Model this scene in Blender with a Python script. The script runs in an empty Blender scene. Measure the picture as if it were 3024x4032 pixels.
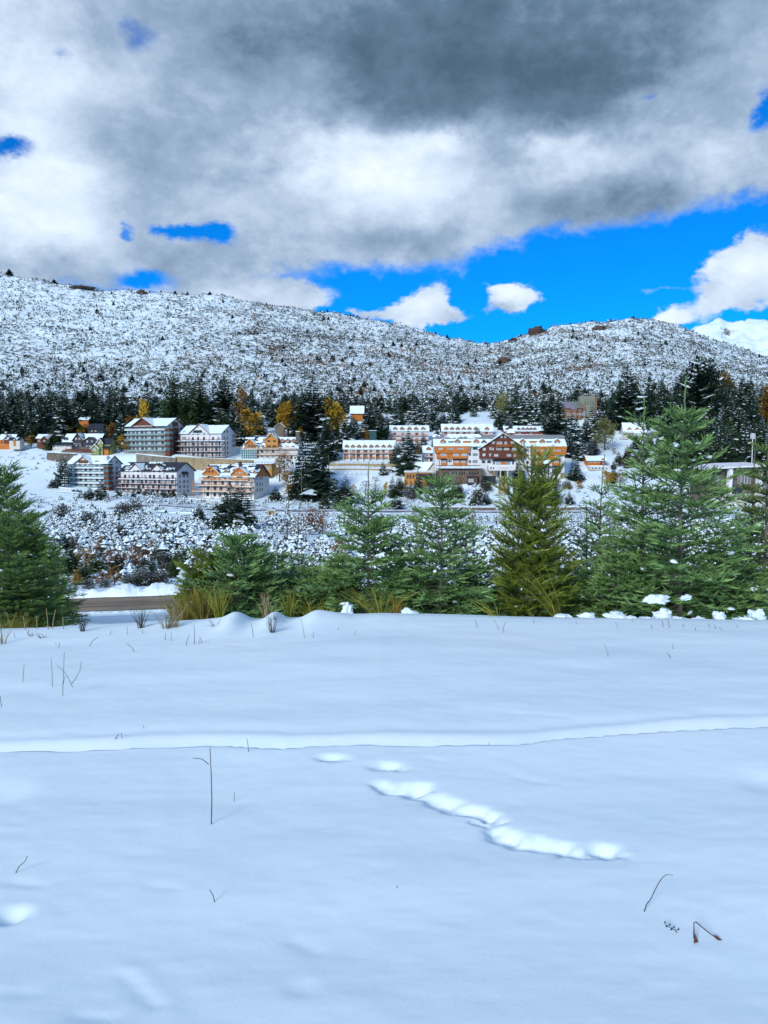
import bpy, math, random
import numpy as np
from mathutils import Vector, Matrix, noise as mnoise

random.seed(7)
RNG = np.random.default_rng(7)
scene = bpy.context.scene
COL = scene.collection
R = math.radians

# ------------------------------------------------------------------ camera
F_PX = 3029.0                      # focal length in photo pixels (photo is 3024 x 4032)
PITCH = math.atan((2016 - 1800) / F_PX)
CAM = np.array([0.0, 0.0, 1.6])
cp, sp = math.cos(PITCH), math.sin(PITCH)
cam_d = bpy.data.cameras.new("camera")
cam_d.sensor_fit = 'VERTICAL'
cam_d.sensor_height = 34.6
cam_d.lens = 34.6 * F_PX / 4032.0
cam_d.clip_start = 0.05
cam_d.clip_end = 20000
cam = bpy.data.objects.new("camera", cam_d)
COL.objects.link(cam)
cam.location = CAM
cam.rotation_euler = (math.pi / 2 - PITCH, 0, 0)
scene.camera = cam

# ------------------------------------------------------------------ light
SUN_EL, SUN_AZ = R(25), R(208)     # soft sun through cloud, behind the camera and to the left
sun_d = bpy.data.lights.new("sun", 'SUN')
sun_d.energy = 1.8
sun_d.angle = R(14)
sun_d.color = (1.0, 0.96, 0.90)
sun = bpy.data.objects.new("sun", sun_d)
COL.objects.link(sun)
sdir = Vector((math.sin(SUN_AZ) * math.cos(SUN_EL), math.cos(SUN_AZ) * math.cos(SUN_EL), math.sin(SUN_EL)))
sun.rotation_euler = sdir.to_track_quat('Z', 'Y').to_euler()

scene.render.engine = 'CYCLES'
scene.view_settings.view_transform = 'Standard'
scene.view_settings.look = 'None'
scene.view_settings.exposure = 0.80
scene.view_settings.gamma = 1.0
scene.view_settings.use_curve_mapping = False
scene.cycles.max_bounces = 6
scene.cycles.diffuse_bounces = 3
scene.cycles.glossy_bounces = 2
scene.cycles.transparent_max_bounces = 6
scene.cycles.use_denoising = True
scene.cycles.denoiser = 'OPENIMAGEDENOISE'

# ------------------------------------------------------------------ photo geometry
def ray(u, v):
    u = np.asarray(u, float); v = np.asarray(v, float)
    r = (u - 1512.0) / F_PX
    up = -(v - 2016.0) / F_PX
    return r, cp + up * sp, -sp + up * cp

def P(u, v, Y):
    """World point seen at photo pixel (u, v) at depth Y."""
    x, y, z = ray(u, v)
    k = np.asarray(Y, float) / y
    return np.stack(np.broadcast_arrays(x * k, np.asarray(Y, float) + 0 * k, CAM[2] + z * k), -1)

# ------------------------------------------------------------------ sky
class NT:
    def __init__(self, tree):
        self.t = tree; self.n = tree.nodes; self.l = tree.links
    def new(self, typ, **kw):
        n = self.n.new(typ)
        for k, v in kw.items(): setattr(n, k, v)
        return n
    def put(self, sock, val):
        if hasattr(val, 'is_linked') or isinstance(val, bpy.types.NodeSocket): self.l.new(val, sock)
        else: sock.default_value = val
    def m(self, op, a, b=None, c=None, clamp=False):
        n = self.new('ShaderNodeMath', operation=op, use_clamp=clamp)
        self.put(n.inputs[0], a)
        if b is not None: self.put(n.inputs[1], b)
        if c is not None: self.put(n.inputs[2], c)
        return n.outputs[0]
    def smooth(self, x, lo, hi, a=0.0, b=1.0):
        n = self.new('ShaderNodeMapRange', interpolation_type='SMOOTHSTEP')
        self.put(n.inputs[0], x); n.inputs[1].default_value = lo; n.inputs[2].default_value = hi
        n.inputs[3].default_value = a; n.inputs[4].default_value = b
        return n.outputs[0]
    def mix(self, f, a, b, blend='MIX'):
        n = self.new('ShaderNodeMix', data_type='RGBA', blend_type=blend)
        self.put(n.inputs[0], f)
        for s, v in ((n.inputs[6], a), (n.inputs[7], b)):
            if isinstance(v, tuple): s.default_value = (*v[:3], 1)
            else: self.l.new(v, s)
        return n.outputs[2]
    def noise(self, vec, scale, detail=4, rough=0.55, dist=0.0, lac=2.0):
        n = self.new('ShaderNodeTexNoise')
        if vec is not None: self.l.new(vec, n.inputs['Vector'])
        n.inputs['Scale'].default_value = scale; n.inputs['Detail'].default_value = detail
        n.inputs['Roughness'].default_value = rough; n.inputs['Distortion'].default_value = dist
        n.inputs['Lacunarity'].default_value = lac
        return n.outputs[0]

world = bpy.data.worlds.new("World")
scene.world = world
world.use_nodes = True
world.node_tree.nodes.clear()
W = NT(world.node_tree)
SKY_STRENGTH = 0.10
tc = W.new('ShaderNodeTexCoord').outputs['Generated']
sep = W.new('ShaderNodeSeparateXYZ'); W.l.new(tc, sep.inputs[0])
dx, dy, dz = sep.outputs
az = W.m('ARCTAN2', dx, dy)
el = W.m('ARCSINE', dz)

def px_ang(u, v):
    x, y, z = ray(u, v)
    return float(np.arctan2(x, y)), float(np.arctan2(z, np.hypot(x, y)))

K = 1.8228                          # photo pixels per pixel of the 1659-wide overview
# fractal warp shared by all cloud edges
vm = W.new('ShaderNodeVectorMath', operation='MULTIPLY'); W.l.new(tc, vm.inputs[0]); vm.inputs[1].default_value = (1, 1, 1.5)
cv = vm.outputs[0]
n_big = W.m('SUBTRACT', W.noise(cv, 3.4, 3, 0.5, 0.3), 0.5)
n_mid = W.m('SUBTRACT', W.noise(cv, 9.0, 8, 0.62, 0.15), 0.5)
n_fine = W.m('SUBTRACT', W.noise(cv, 26.0, 7, 0.66, 0.1), 0.5)
nw = W.new('ShaderNodeTexNoise'); W.l.new(cv, nw.inputs['Vector']); nw.inputs['Scale'].default_value = 13.0
nw.inputs['Detail'].default_value = 6; nw.inputs['Roughness'].default_value = 0.62
sw = W.new('ShaderNodeSeparateColor'); W.l.new(nw.outputs[1], sw.inputs[0])
azw = W.m('ADD', az, W.m('MULTIPLY', W.m('SUBTRACT', sw.outputs[0], 0.5), 0.085))
elw = W.m('ADD', el, W.m('MULTIPLY', W.m('SUBTRACT', sw.outputs[1], 0.5), 0.065))

def blob(cx, cy, rx, ry, amp, soft=1.0, warp=True):
    """amp * exp(-(d^2)) of an ellipse given in overview pixels."""
    a0, e0 = px_ang(cx * K, cy * K)
    fr = F_PX / K
    A, E = (azw, elw) if warp else (az, el)
    a = W.m('MULTIPLY', W.m('SUBTRACT', A, a0), fr / rx * math.cos(e0))
    e = W.m('MULTIPLY', W.m('SUBTRACT', E, e0), fr / ry)
    d = W.m('ADD', W.m('MULTIPLY', a, a), W.m('MULTIPLY', e, e))
    return W.m('MULTIPLY', W.m('EXPONENT', W.m('MULTIPLY', d, -1.0)), amp)

def total(vals):
    s = vals[0]
    for v in vals[1:]: s = W.m('ADD', s, v)
    return s

# lower edge of the cloud deck as a curve of azimuth
edge = [(-400, 650), (0, 640), (420, 620), (560, 604), (640, 598), (700, 590), (800, 584), (900, 582), (1000, 576), (1060, 545), (1110, 520),
        (1200, 496), (1260, 506), (1330, 498), (1400, 480), (1450, 470), (1500, 440), (1560, 424), (1610, 424), (1659, 425), (1900, 400), (2300, 420)]
fc = W.new('ShaderNodeFloatCurve')
pts = []
for (x, y) in edge:
    a, e = px_ang(x * K, y * K)
    pts.append(((a + 0.8) / 1.6, e))
cm = fc.mapping.curves[0]
while len(cm.points) > 2: cm.points.remove(cm.points[0])
cm.points[0].location = (0.0, pts[0][1]); cm.points[1].location = (1.0, pts[-1][1])
for a, e in pts: cm.points.new(min(max(a, 0.001), 0.999), e)
for p_ in cm.points: p_.handle_type = 'AUTO'
fc.mapping.update()
W.l.new(W.m('DIVIDE', W.m('ADD', azw, 0.8), 1.6), fc.inputs['Value'])
deck = W.m('MULTIPLY', W.m('SUBTRACT', elw, fc.outputs[0]), 36.0)
deck = W.m('MINIMUM', W.m('MAXIMUM', deck, -1.6), 1.0)
holes = [(440, 512, 60, 24, -1.75), (480, 520, 34, 30, -1.0), (360, 494, 46, 15, -1.25), (278, 500, 20, 13, -1.35), (312, 606, 76, 30, -1.8), (20, 322, 50, 28, -1.9), (288, 72, 44, 36, -1.22), (130, 124, 34, 22, -0.95),
         (1652, 222, 34, 44, -2.2), (1414, 212, 18, 14, -1.0), (1470, 455, 40, 16, -0.4)]
puffs = [(1085, 652, 46, 30, 3.2), (1125, 638, 46, 34, 3.2), (1595, 590, 70, 42, 3.0), (1650, 585, 90, 66, 3.2), (1560, 640, 60, 24, 1.7), (930, 652, 34, 26, 2.4), (885, 680, 90, 26, 2.5), (975, 694, 60, 20, 1.6),
         (480, 630, 110, 24, 2.6), (640, 650, 90, 26, 2.4), (560, 640, 110, 22, 2.2), (1420, 628, 52, 14, 1.5), (1455, 690, 70, 24, 2.3), (790, 684, 40, 10, 1.2), (1130, 708, 100, 14, 0.9), (1480, 596, 22, 10, 0.8), (1300, 655, 40, 12, 0.6)]
dens = total([deck] + [blob(*b) for b in puffs])
hole = W.m('ADD', total([blob(b[0], b[1], b[2], b[3], -b[4] * 0.62) for b in holes]), W.m('ADD', W.m('MULTIPLY', n_mid, 0.9), W.m('MULTIPLY', n_fine, 0.5)))
hole = W.smooth(hole, 0.30, 1.05)
dens = W.m('ADD', dens, W.m('MULTIPLY', n_mid, 1.5))
dens = W.m('ADD', dens, W.m('MULTIPLY', n_fine, 0.7))
# unseen broken cloud away from the view, its cover set for ambient light
outside = W.smooth(W.m('MAXIMUM', W.m('ABSOLUTE', az), W.m('MULTIPLY', el, 0.95)), 0.62, 0.95)
broken = W.m('ADD', W.m('MULTIPLY', n_big, 6.0), W.m('ADD', W.m('MULTIPLY', n_mid, 2.2), 0.0))
dens = W.m('ADD', W.m('MULTIPLY', dens, W.m('SUBTRACT', 1.0, outside)), W.m('MULTIPLY', broken, outside))
alpha = W.m('MULTIPLY', W.smooth(dens, -0.35, 0.55), W.m('SUBTRACT', 1.0, W.m('MULTIPLY', hole, W.m('SUBTRACT', 1.0, outside))))

# brightness of the cloud: 0 dark base .. 1 bright rim
bright = [(1060, 130, 420, 150, -0.32), (900, 60, 520, 90, -0.08), (1150, 250, 190, 80, -0.16), (700, 150, 240, 120, -0.05), (840, 345, 190, 62, 0.40), (960, 305, 50, 26, 0.22), (1240, 330, 90, 36, 0.26), (1500, 330, 130, 60, 0.10), (700, 330, 80, 40, 0.10),
          (40, 200, 110, 170, 0.26), (60, 470, 150, 80, 0.30), (200, 390, 60, 40, 0.16), (230, 160, 80, 50, 0.10), (890, 520, 110, 28, -0.20), (1300, 432, 220, 38, -0.18), (420, 340, 200, 100, -0.02), (130, 580, 260, 34, -0.10), (640, 545, 130, 30, 0.06), (250, 250, 120, 60, 0.0),
          (1110, 630, 70, 40, 0.36), (1610, 585, 110, 66, 0.38), (920, 660, 110, 40, 0.24), (560, 640, 190, 40, 0.20), (1450, 690, 80, 26, 0.24), (1090, 680, 60, 12, -0.14), (1560, 200, 110, 80, 0.08), (820, 450, 260, 50, 0.08)]
br = total([blob(*b, warp=True) for b in bright])
br = W.m('MULTIPLY', br, W.m('SUBTRACT', 1.0, outside))
br = W.m('ADD', br, W.m('ADD', 0.47, W.m('MULTIPLY', n_mid, 0.66)))
br = W.m('ADD', br, W.m('MULTIPLY', n_fine, 0.30))
br = W.m('ADD', br, W.m('MULTIPLY', n_big, 0.25))
ramp = W.new('ShaderNodeValToRGB'); W.l.new(br, ramp.inputs[0])
cr = ramp.color_ramp
cr.elements[0].position = -0.0; cr.elements[0].color = (0.068, 0.120, 0.185, 1)
cr.elements[1].position = 1.0; cr.elements[1].color = (0.87, 0.95, 1.0, 1)
for p_, c_ in ((0.16, (0.110, 0.180, 0.270)), (0.42, (0.285, 0.385, 0.535)), (0.7, (0.58, 0.69, 0.83))):
    e_ = cr.elements.new(p_); e_.color = (*c_, 1)

sky = W.new('ShaderNodeTexSky', sky_type='NISHITA')
sky.sun_disc = False
sky.sun_elevation = SUN_EL; sky.sun_rotation = SUN_AZ
sky.altitude = 1000; sky.air_density = 1.0; sky.dust_density = 0.3; sky.ozone_density = 3.0
SKY_TINT = (0.008, 0.46, 1.00)
blue = W.mix(1.0, sky.outputs[0], SKY_TINT, 'MULTIPLY')
cl = W.mix(1.0, ramp.outputs[0], (0.70 / SKY_STRENGTH,) * 3, 'MULTIPLY')
skycol = W.mix(alpha, blue, cl)
bg = W.new('ShaderNodeBackground'); W.l.new(skycol, bg.inputs[0]); bg.inputs[1].default_value = SKY_STRENGTH
wo = W.new('ShaderNodeOutputWorld'); W.l.new(bg.outputs[0], wo.inputs[0])

# ------------------------------------------------------------------ helpers
def tag(o, label=None, cat=None, group=None, kind=None):
    if label: o['label'] = label
    if cat: o['category'] = cat
    if group: o['group'] = group
    if kind: o['kind'] = kind
    return o

def link(name, data, parent=None, loc=None, rot=None, scale=None):
    o = bpy.data.objects.new(name, data)
    COL.objects.link(o)
    if parent is not None: o.parent = parent
    if loc is not None: o.location = loc
    if rot is not None: o.rotation_euler = rot
    if scale is not None: o.scale = scale if hasattr(scale, '__len__') else (scale,) * 3
    return o

def mesh_np(name, verts, faces, mats=(), midx=None, smooth=False, attrs=None):
    """verts (n,3), faces (m,3) or (m,4)."""
    me = bpy.data.meshes.new(name)
    verts = np.asarray(verts, np.float32); faces = np.asarray(faces, np.int32)
    k = faces.shape[1]
    me.vertices.add(len(verts)); me.vertices.foreach_set('co', verts.ravel())
    me.loops.add(faces.size); me.loops.foreach_set('vertex_index', faces.ravel())
    me.polygons.add(len(faces))
    me.polygons.foreach_set('loop_start', np.arange(0, faces.size, k, dtype=np.int32))
    for m in mats: me.materials.append(m)
    if midx is not None: me.polygons.foreach_set('material_index', np.asarray(midx, np.int32))
    if smooth: me.polygons.foreach_set('use_smooth', np.ones(len(faces), bool))
    for an, av in (attrs or {}).items():
        a = me.attributes.new(an, 'FLOAT', 'POINT'); a.data.foreach_set('value', np.asarray(av, np.float32))
    me.update(calc_edges=True)
    return me

def grid_faces(nr, nc):
    i = np.arange(nr - 1)[:, None] * nc + np.arange(nc - 1)[None, :]
    return np.stack([i, i + 1, i + nc + 1, i + nc], -1).reshape(-1, 4)

def vnoise(x, y, seed=0):
    """cheap smooth value noise on arrays, -1..1"""
    xi = np.floor(x).astype(np.int64); yi = np.floor(y).astype(np.int64)
    fx = x - xi; fy = y - yi
    fx = fx * fx * fx * (fx * (fx * 6 - 15) + 10); fy = fy * fy * fy * (fy * (fy * 6 - 15) + 10)
    def h(a, b):
        n = (a * 374761393 + b * 668265263 + seed * 974711) & 0x7fffffff
        n = ((n ^ (n >> 13)) * 1274126177) & 0x7fffffff
        n = n ^ (n >> 16)
        return (n & 0xffff) / 32767.5 - 1
    return (h(xi, yi) * (1 - fx) + h(xi + 1, yi) * fx) * (1 - fy) + (h(xi, yi + 1) * (1 - fx) + h(xi + 1, yi + 1) * fx) * fy

def fbm(x, y, oct=4, seed=0, gain=0.5):
    s = 0; a = 1; t = 0
    for i in range(oct):
        s = s + a * vnoise(x * 2 ** i + i * 17.3, y * 2 ** i - i * 9.1, seed + i); t += a; a *= gain
    return s / t

def sstep(a, b, x):
    t = np.clip((x - a) / (b - a), 0, 1); return t * t * (3 - 2 * t)

# ------------------------------------------------------------------ materials
MATS = {}
def mat(name, col, rough=0.7, var=0.15, scale=3.0, bump=0.0, bscale=30.0, spec=0.3, coat=None, attr_tone=None, col2=None, objvar=0.0, metal=0.0):
    m = bpy.data.materials.new(name); m.use_nodes = True
    t = NT(m.node_tree); b = t.n['Principled BSDF']
    b.inputs['Roughness'].default_value = rough
    b.inputs['Specular IOR Level'].default_value = spec
    b.inputs['Metallic'].default_value = metal
    co = t.new('ShaderNodeTexCoord').outputs['Object']
    c2 = col2 or tuple(min(c * (1 + var), 1) for c in col)
    c1 = tuple(c * (1 - var) for c in col) if col2 is None else col
    if attr_tone:
        at = t.new('ShaderNodeAttribute', attribute_name=attr_tone)
        f = at.outputs['Fac']
    else:
        f = t.smooth(t.noise(co, scale, 5, 0.6), 0.3, 0.7)
    c = t.mix(f, c1, c2)
    if objvar:
        oi = t.new('ShaderNodeObjectInfo').outputs['Random']
        hs = t.new('ShaderNodeHueSaturation'); t.l.new(c, hs.inputs['Color'])
        t.l.new(t.m('ADD', 1 - objvar, t.m('MULTIPLY', oi, 2 * objvar)), hs.inputs['Value'])
        t.l.new(t.m('ADD', 0.5 - objvar * 0.03, t.m('MULTIPLY', oi, objvar * 0.06)), hs.inputs['Hue'])
        c = hs.outputs[0]
    t.l.new(c, b.inputs['Base Color'])
    if bump:
        bn = t.new('ShaderNodeBump'); bn.inputs['Strength'].default_value = bump; bn.inputs['Distance'].default_value = 0.02
        t.l.new(t.noise(co, bscale, 5, 0.6), bn.inputs['Height']); t.l.new(bn.outputs[0], b.inputs['Normal'])
    MATS[name] = m
    return m

def snow_mat(name, scale=1.0, dirt=None, bump=0.12, grain=60.0):
    m = bpy.data.materials.new(name); m.use_nodes = True
    t = NT(m.node_tree); b = t.n['Principled BSDF']
    b.inputs['Roughness'].default_value = 0.62; b.inputs['Specular IOR Level'].default_value = 0.25
    co = t.new('ShaderNodeTexCoord').outputs['Object']
    c = t.mix(t.smooth(t.noise(co, scale, 4, 0.55), 0.3, 0.7), SNOW_A, SNOW_B)
    if dirt: c = dirt(t, co, c)
    t.l.new(c, b.inputs['Base Color'])
    bn = t.new('ShaderNodeBump'); bn.inputs['Strength'].default_value = bump; bn.inputs['Distance'].default_value = 0.01
    t.l.new(t.noise(co, grain, 4, 0.7), bn.inputs['Height']); t.l.new(bn.outputs[0], b.inputs['Normal'])
    MATS[name] = m
    return m

SNOW_A, SNOW_B = (0.765, 0.930, 0.955), (0.820, 0.960, 0.975)
M_SNOW = snow_mat('snow_field_surface', 0.7, None, 0.10, 45)
M_SNOWC = snow_mat('snow_clump_surface', 6, None, 0.5, 40)
M_SNOWR = snow_mat('roof_snow_surface', 0.4, None, 0.15, 3)

def hill_dirt(t, co, c):
    at = t.new('ShaderNodeAttribute', attribute_name='scrub').outputs['Fac']
    n1 = t.noise(co, 0.16, 6, 0.75)
    n2 = t.noise(co, 0.018, 4, 0.6)
    thr = t.m('ADD', t.m('MULTIPLY', t.m('SUBTRACT', n2, 0.5), 0.55), t.m('SUBTRACT', n1, 0.5))
    thr = t.m('ADD', thr, t.m('MULTIPLY', t.m('SUBTRACT', at, 0.5), 0.30))
    f = t.smooth(thr, 0.02, 0.10)
    g = t.mix(t.smooth(t.noise(co, 0.05, 3, 0.6), 0.35, 0.65), (0.075, 0.060, 0.045), (0.060, 0.072, 0.060))
    return t.mix(t.m('MULTIPLY', f, t.smooth(at, 0.05, 0.3)), c, g)
M_TERR = snow_mat('snowy_slope_surface', 0.05, hill_dirt, 0.2, 0.5)

# ------------------------------------------------------------------ terrain
YK = np.array([9, 12, 20, 30, 40, 44, 50, 53, 57, 80, 120, 200, 250, 280, 330, 345, 370, 390, 405, 420, 430, 440, 450, 475, 500, 530, 560, 600, 650, 720, 1400, 1470, 1700, 2600], float)
RIDGE_U = [-3000, -900, -300, 0, 200, 400, 600, 820, 1000, 1200, 1400, 1600, 1750, 1890, 2000, 2080, 2200, 2400, 2500, 2600, 2750, 2900, 3024, 3400, 4000, 6000]
RIDGE_V = [1180, 1030, 1052, 1075, 1108, 1140, 1152, 1160, 1185, 1222, 1250, 1285, 1325, 1354, 1342, 1312, 1287, 1264, 1255, 1266, 1312, 1368, 1408, 1500, 1560, 1600]
near = [2455, 2480, 2470, 2442, 2420, 2408, 2348, 2338, 2318, 2268, 2190]
COLS = {
    -200: near + [2090, 2070, 2055, 2030, 2010, 1960, 1925, 1900, 1870, 1850, 1830, 1808, 1765, 1742, 1715, 1690, 1660, 1630, 1592],
    250: near + [2085, 2060, 2050, 2035, 2020, 1975, 1938, 1915, 1885, 1862, 1840, 1815, 1768, 1745, 1715, 1690, 1660, 1630, 1592],
    600: near + [2085, 2060, 2045, 2010, 1990, 1962, 1950, 1940, 1932, 1880, 1842, 1788, 1770, 1748, 1715, 1690, 1660, 1630, 1592],
    900: near + [2085, 2060, 2045, 2022, 2010, 1985, 1966, 1958, 1925, 1878, 1842, 1802, 1772, 1722, 1695, 1665, 1645, 1622, 1590],
    1300: near + [2090, 2065, 2055, 2030, 2012, 1988, 1960, 1915, 1868, 1846, 1823, 1807, 1770, 1735, 1700, 1672, 1645, 1622, 1590],
    1600: near + [2095, 2070, 2060, 2035, 2014, 1990, 1950, 1908, 1868, 1846, 1824, 1807, 1765, 1735, 1700, 1672, 1645, 1622, 1590],
    2000: near + [2100, 2075, 2060, 2035, 2018, 1986, 1935, 1878, 1870, 1850, 1825, 1795, 1752, 1718, 1690, 1660, 1638, 1618, 1590],
    2400: near + [2095, 2055, 2050, 2030, 2020, 1980, 1930, 1890, 1858, 1836, 1815, 1796, 1766, 1736, 1690, 1636, 1622, 1608, 1590],
    3024: near + [2060, 1990, 1965, 1930, 1920, 1905, 1890, 1878, 1862, 1850, 1838, 1825, 1800, 1770, 1730, 1700, 1660, 1625, 1588],
}
CU = np.array(sorted(COLS)); CT = np.array([COLS[k] for k in CU], float)

def E(u, Y):
    """photo row of the bare ground at column u, depth Y (arrays)."""
    u = np.asarray(u, float); Y = np.asarray(Y, float)
    u, Y = np.broadcast_arrays(u, Y)
    shp = u.shape; u = u.ravel(); Y = Y.ravel()
    ys = YK[:30]
    j = np.clip(np.searchsorted(ys, Y) - 1, 0, len(ys) - 2)
    fy = np.clip((Y - ys[j]) / (ys[j + 1] - ys[j]), 0, 1)
    uc = np.clip(u, CU[0], CU[-1])
    i = np.clip(np.searchsorted(CU, uc) - 1, 0, len(CU) - 2)
    fu = (uc - CU[i]) / (CU[i + 1] - CU[i]); fu = fu * fu * (3 - 2 * fu)
    v = (CT[i, j] * (1 - fu) + CT[i + 1, j] * fu) * (1 - fy) + (CT[i, j + 1] * (1 - fu) + CT[i + 1, j + 1] * fu) * fy
    # left of the frame the road bends: tilt of the near ground
    v = v + np.clip((560 - u) / 260, -2.2, 2.2) * 9 * sstep(34, 44, Y) * (1 - sstep(56, 90, Y))
    rv = np.interp(u, RIDGE_U, RIDGE_V)
    far = Y > 720
    t = np.clip((Y - 720) / 680.0, 0, 1)
    vh = 1590 + (rv - 1590) * (t ** 0.92)
    vh = np.where(Y > 1400, rv + (Y - 1400) * 0.22 + np.clip(Y - 1470, 0, None) * 0.25, vh)
    return np.where(far, vh, v).reshape(shp)

def terr_noise(x, y, Y):
    amp = 0.02 + 0.9 * sstep(70, 160, Y) + 3.0 * sstep(760, 1000, Y)
    n = amp * 0.5 * fbm(x / 14, y / 14, 4, 3) + 5 * sstep(800, 1100, Y) * (1 - sstep(1300, 1420, Y)) * fbm(x / 130, y / 130, 3, 9)
    n = n + 0.10 * fbm(x / 1.3, y / 1.3, 3, 5) * (1 - sstep(60, 120, Y)) * (1 - sstep(42, 44, Y) * (1 - sstep(50, 51.5, Y)))
    return n + 5.0 * sstep(1300, 1400, Y) * (1 - sstep(1440, 1600, Y)) * fbm(x / 28, y / 300, 4, 21)

def gpos(u, Y):
    p = P(u, E(u, Y), Y)
    p[..., 2] += terr_noise(p[..., 0], p[..., 1], np.asarray(Y, float))
    return p

def depth_at(u, v):
    """depth at which the bare ground is seen at photo pixel (u, v)."""
    ys = np.concatenate([np.linspace(11, 60, 120), np.linspace(61, 720, 900)])
    vs = E(np.full_like(ys, u), ys)
    vs = np.minimum.accumulate(vs)
    return float(np.interp(-v, -vs, ys))

uc = np.concatenate([np.linspace(-3000, -300, 60)[:-1], np.linspace(-300, 3324, 340), np.linspace(3324, 6000, 60)[1:]])
yr = np.concatenate([np.linspace(9, 60, 90)[:-1], np.geomspace(60, 320, 90)[:-1], np.linspace(320, 720, 150)[:-1], np.linspace(720, 1480, 120)[:-1], np.geomspace(1480, 2600, 14)])
UU, YY = np.meshgrid(uc, yr)
TP = P(UU, E(UU, YY), YY)
tx, ty = TP[..., 0], TP[..., 1]
TP[..., 2] += terr_noise(tx, ty, YY)
TP[..., 2] -= 0.6 * (1 - sstep(9, 13, YY))
# scrub density painted by place: where shrubs and grass poke through the snow
scr = 0.05 + 0.22 * sstep(60, 90, YY) * (1 - sstep(330, 372, YY))
scr = np.where(YY > 640, 0.45 + 0.3 * fbm(tx / 160, ty / 160, 3, 33), scr)
scr = np.where((YY > 640), scr - 0.35 * sstep(900, 200, UU) * sstep(900, 1250, YY), scr)
scr = np.where((YY > 1330), 0.45, scr)
me = mesh_np('snowy_hills', TP.reshape(-1, 3), grid_faces(*UU.shape), [M_TERR], smooth=True, attrs={'scrub': scr.ravel()})
hills = tag(link('hillside_terrain', me), 'snowy valley and hillside', kind='structure')

# distant snowy mountain
def mtn_dirt(t, co, c):
    geo = t.new('ShaderNodeNewGeometry')
    s = t.new('ShaderNodeSeparateXYZ'); t.l.new(geo.outputs['Normal'], s.inputs[0])
    f = t.m('MULTIPLY', t.smooth(t.noise(co, 0.012, 7, 0.7), 0.50, 0.60), t.smooth(s.outputs[2], 0.80, 0.62))
    return t.mix(f, c, (0.16, 0.14, 0.13))
M_MTN = snow_mat('mountain_snow_surface', 0.004, mtn_dirt, 0.1, 0.02)
um = np.linspace(2250, 5200, 300); ym = np.linspace(3300, 5600, 90)
UM, YM = np.meshgrid(um, ym)
crest = np.interp(UM, [2250, 2600, 2740, 2800, 2835, 2875, 2920, 2970, 3024, 3200, 3600, 4200, 5200], [1560, 1400, 1312, 1288, 1276, 1288, 1272, 1268, 1248, 1190, 1120, 1200, 1400])
tt = np.clip((YM - 3300) / 1200, 0, 1)
VM = np.where(YM < 4500, 1640 + (crest - 1640) * tt ** 0.9, crest + (YM - 4500) * 0.3)
MP = P(UM, VM, YM)
ridge = 1 - np.abs(fbm(MP[..., 0] / 420, MP[..., 1] / 420, 5, 41))
MP[..., 2] += (ridge - 0.7) * 150 * sstep(3300, 3900, YM) + 30 * fbm(MP[..., 0] / 80, MP[..., 1] / 80, 4, 44)
me = mesh_np('snow_mountain', MP.reshape(-1, 3), grid_faces(*UM.shape), [M_MTN], smooth=True)
tag(link('distant_mountain', me), 'bright snow covered mountain beyond the hill', kind='structure')

# ------------------------------------------------------------------ gravel road below the snowfield
def road_dirt(t, co, c): return c
m_road = mat('wet_gravel', (0.265, 0.205, 0.140), 0.75, 0.25, 0.35, 0.3, 6.0)
t_ = NT(m_road.node_tree); _bs = t_.n['Principled BSDF']
_mp = t_.new('ShaderNodeMapping'); _mp.inputs['Scale'].default_value = (0.03, 1.0, 0.0); t_.l.new(t_.new('ShaderNodeTexCoord').outputs['Object'], _mp.inputs[0])
_rn = t_.smooth(t_.noise(_mp.outputs[0], 1.6, 3, .6), .42, .62); _old = _bs.inputs['Base Color'].links[0].from_socket
t_.l.new(t_.mix(t_.m('MULTIPLY', _rn, .7), _old, (0.115, 0.085, 0.055)), _bs.inputs['Base Color'])
ru = np.linspace(-900, 4200, 160); rt = np.linspace(0, 1, 9)
RU, RT = np.meshgrid(ru, rt)
RY = 44.6 + RT * 5.2 + 0.12 * fbm(RU / 60, RT * 2, 3, 5) * (np.abs(RT - 0.5) > 0.45)
RP = P(RU, E(RU, RY), RY); RP[..., 2] += 0.05 + 0.05 * (1 - (2 * RT - 1) ** 2)
me = mesh_np('gravel_road', RP.reshape(-1, 3), grid_faces(*RU.shape), [m_road], smooth=True)
tag(link('road', me), 'wet brown road cleared of snow', kind='structure')
# ploughed banks either side of the road
for (y0, wd, hh, sd) in ((50.2, 3.0, 1.0, 3), (43.9, 1.6, 0.22, 8)):
    bu = np.linspace(-900, 4200, 900); bt = np.linspace(0, 1, 12)
    BU, BT = np.meshgrid(bu, bt)
    BY = y0 + (BT if y0 > 47 else -BT) * wd
    BP = P(BU, E(BU, BY), BY)
    prof = np.sin(np.pi * np.clip(BT, 0, 1)) ** 0.6
    BP[..., 2] += -0.06 + prof * hh * (0.65 + 0.5 * fbm(BP[..., 0] / 1.1, BP[..., 1] / 1.1, 4, sd)) + 0.12 * prof * fbm(BP[..., 0] / .25, BP[..., 1] / .25, 3, sd)
    fcs = grid_faces(*BU.shape)
    if y0 < 47: fcs = fcs[:, ::-1]
    me = mesh_np('ploughed_snow_bank', BP.reshape(-1, 3), fcs, [M_SNOWC], smooth=True)
    tag(link('ploughed_snow_bank', me), 'snow bank ploughed along the road', kind='structure')

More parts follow.
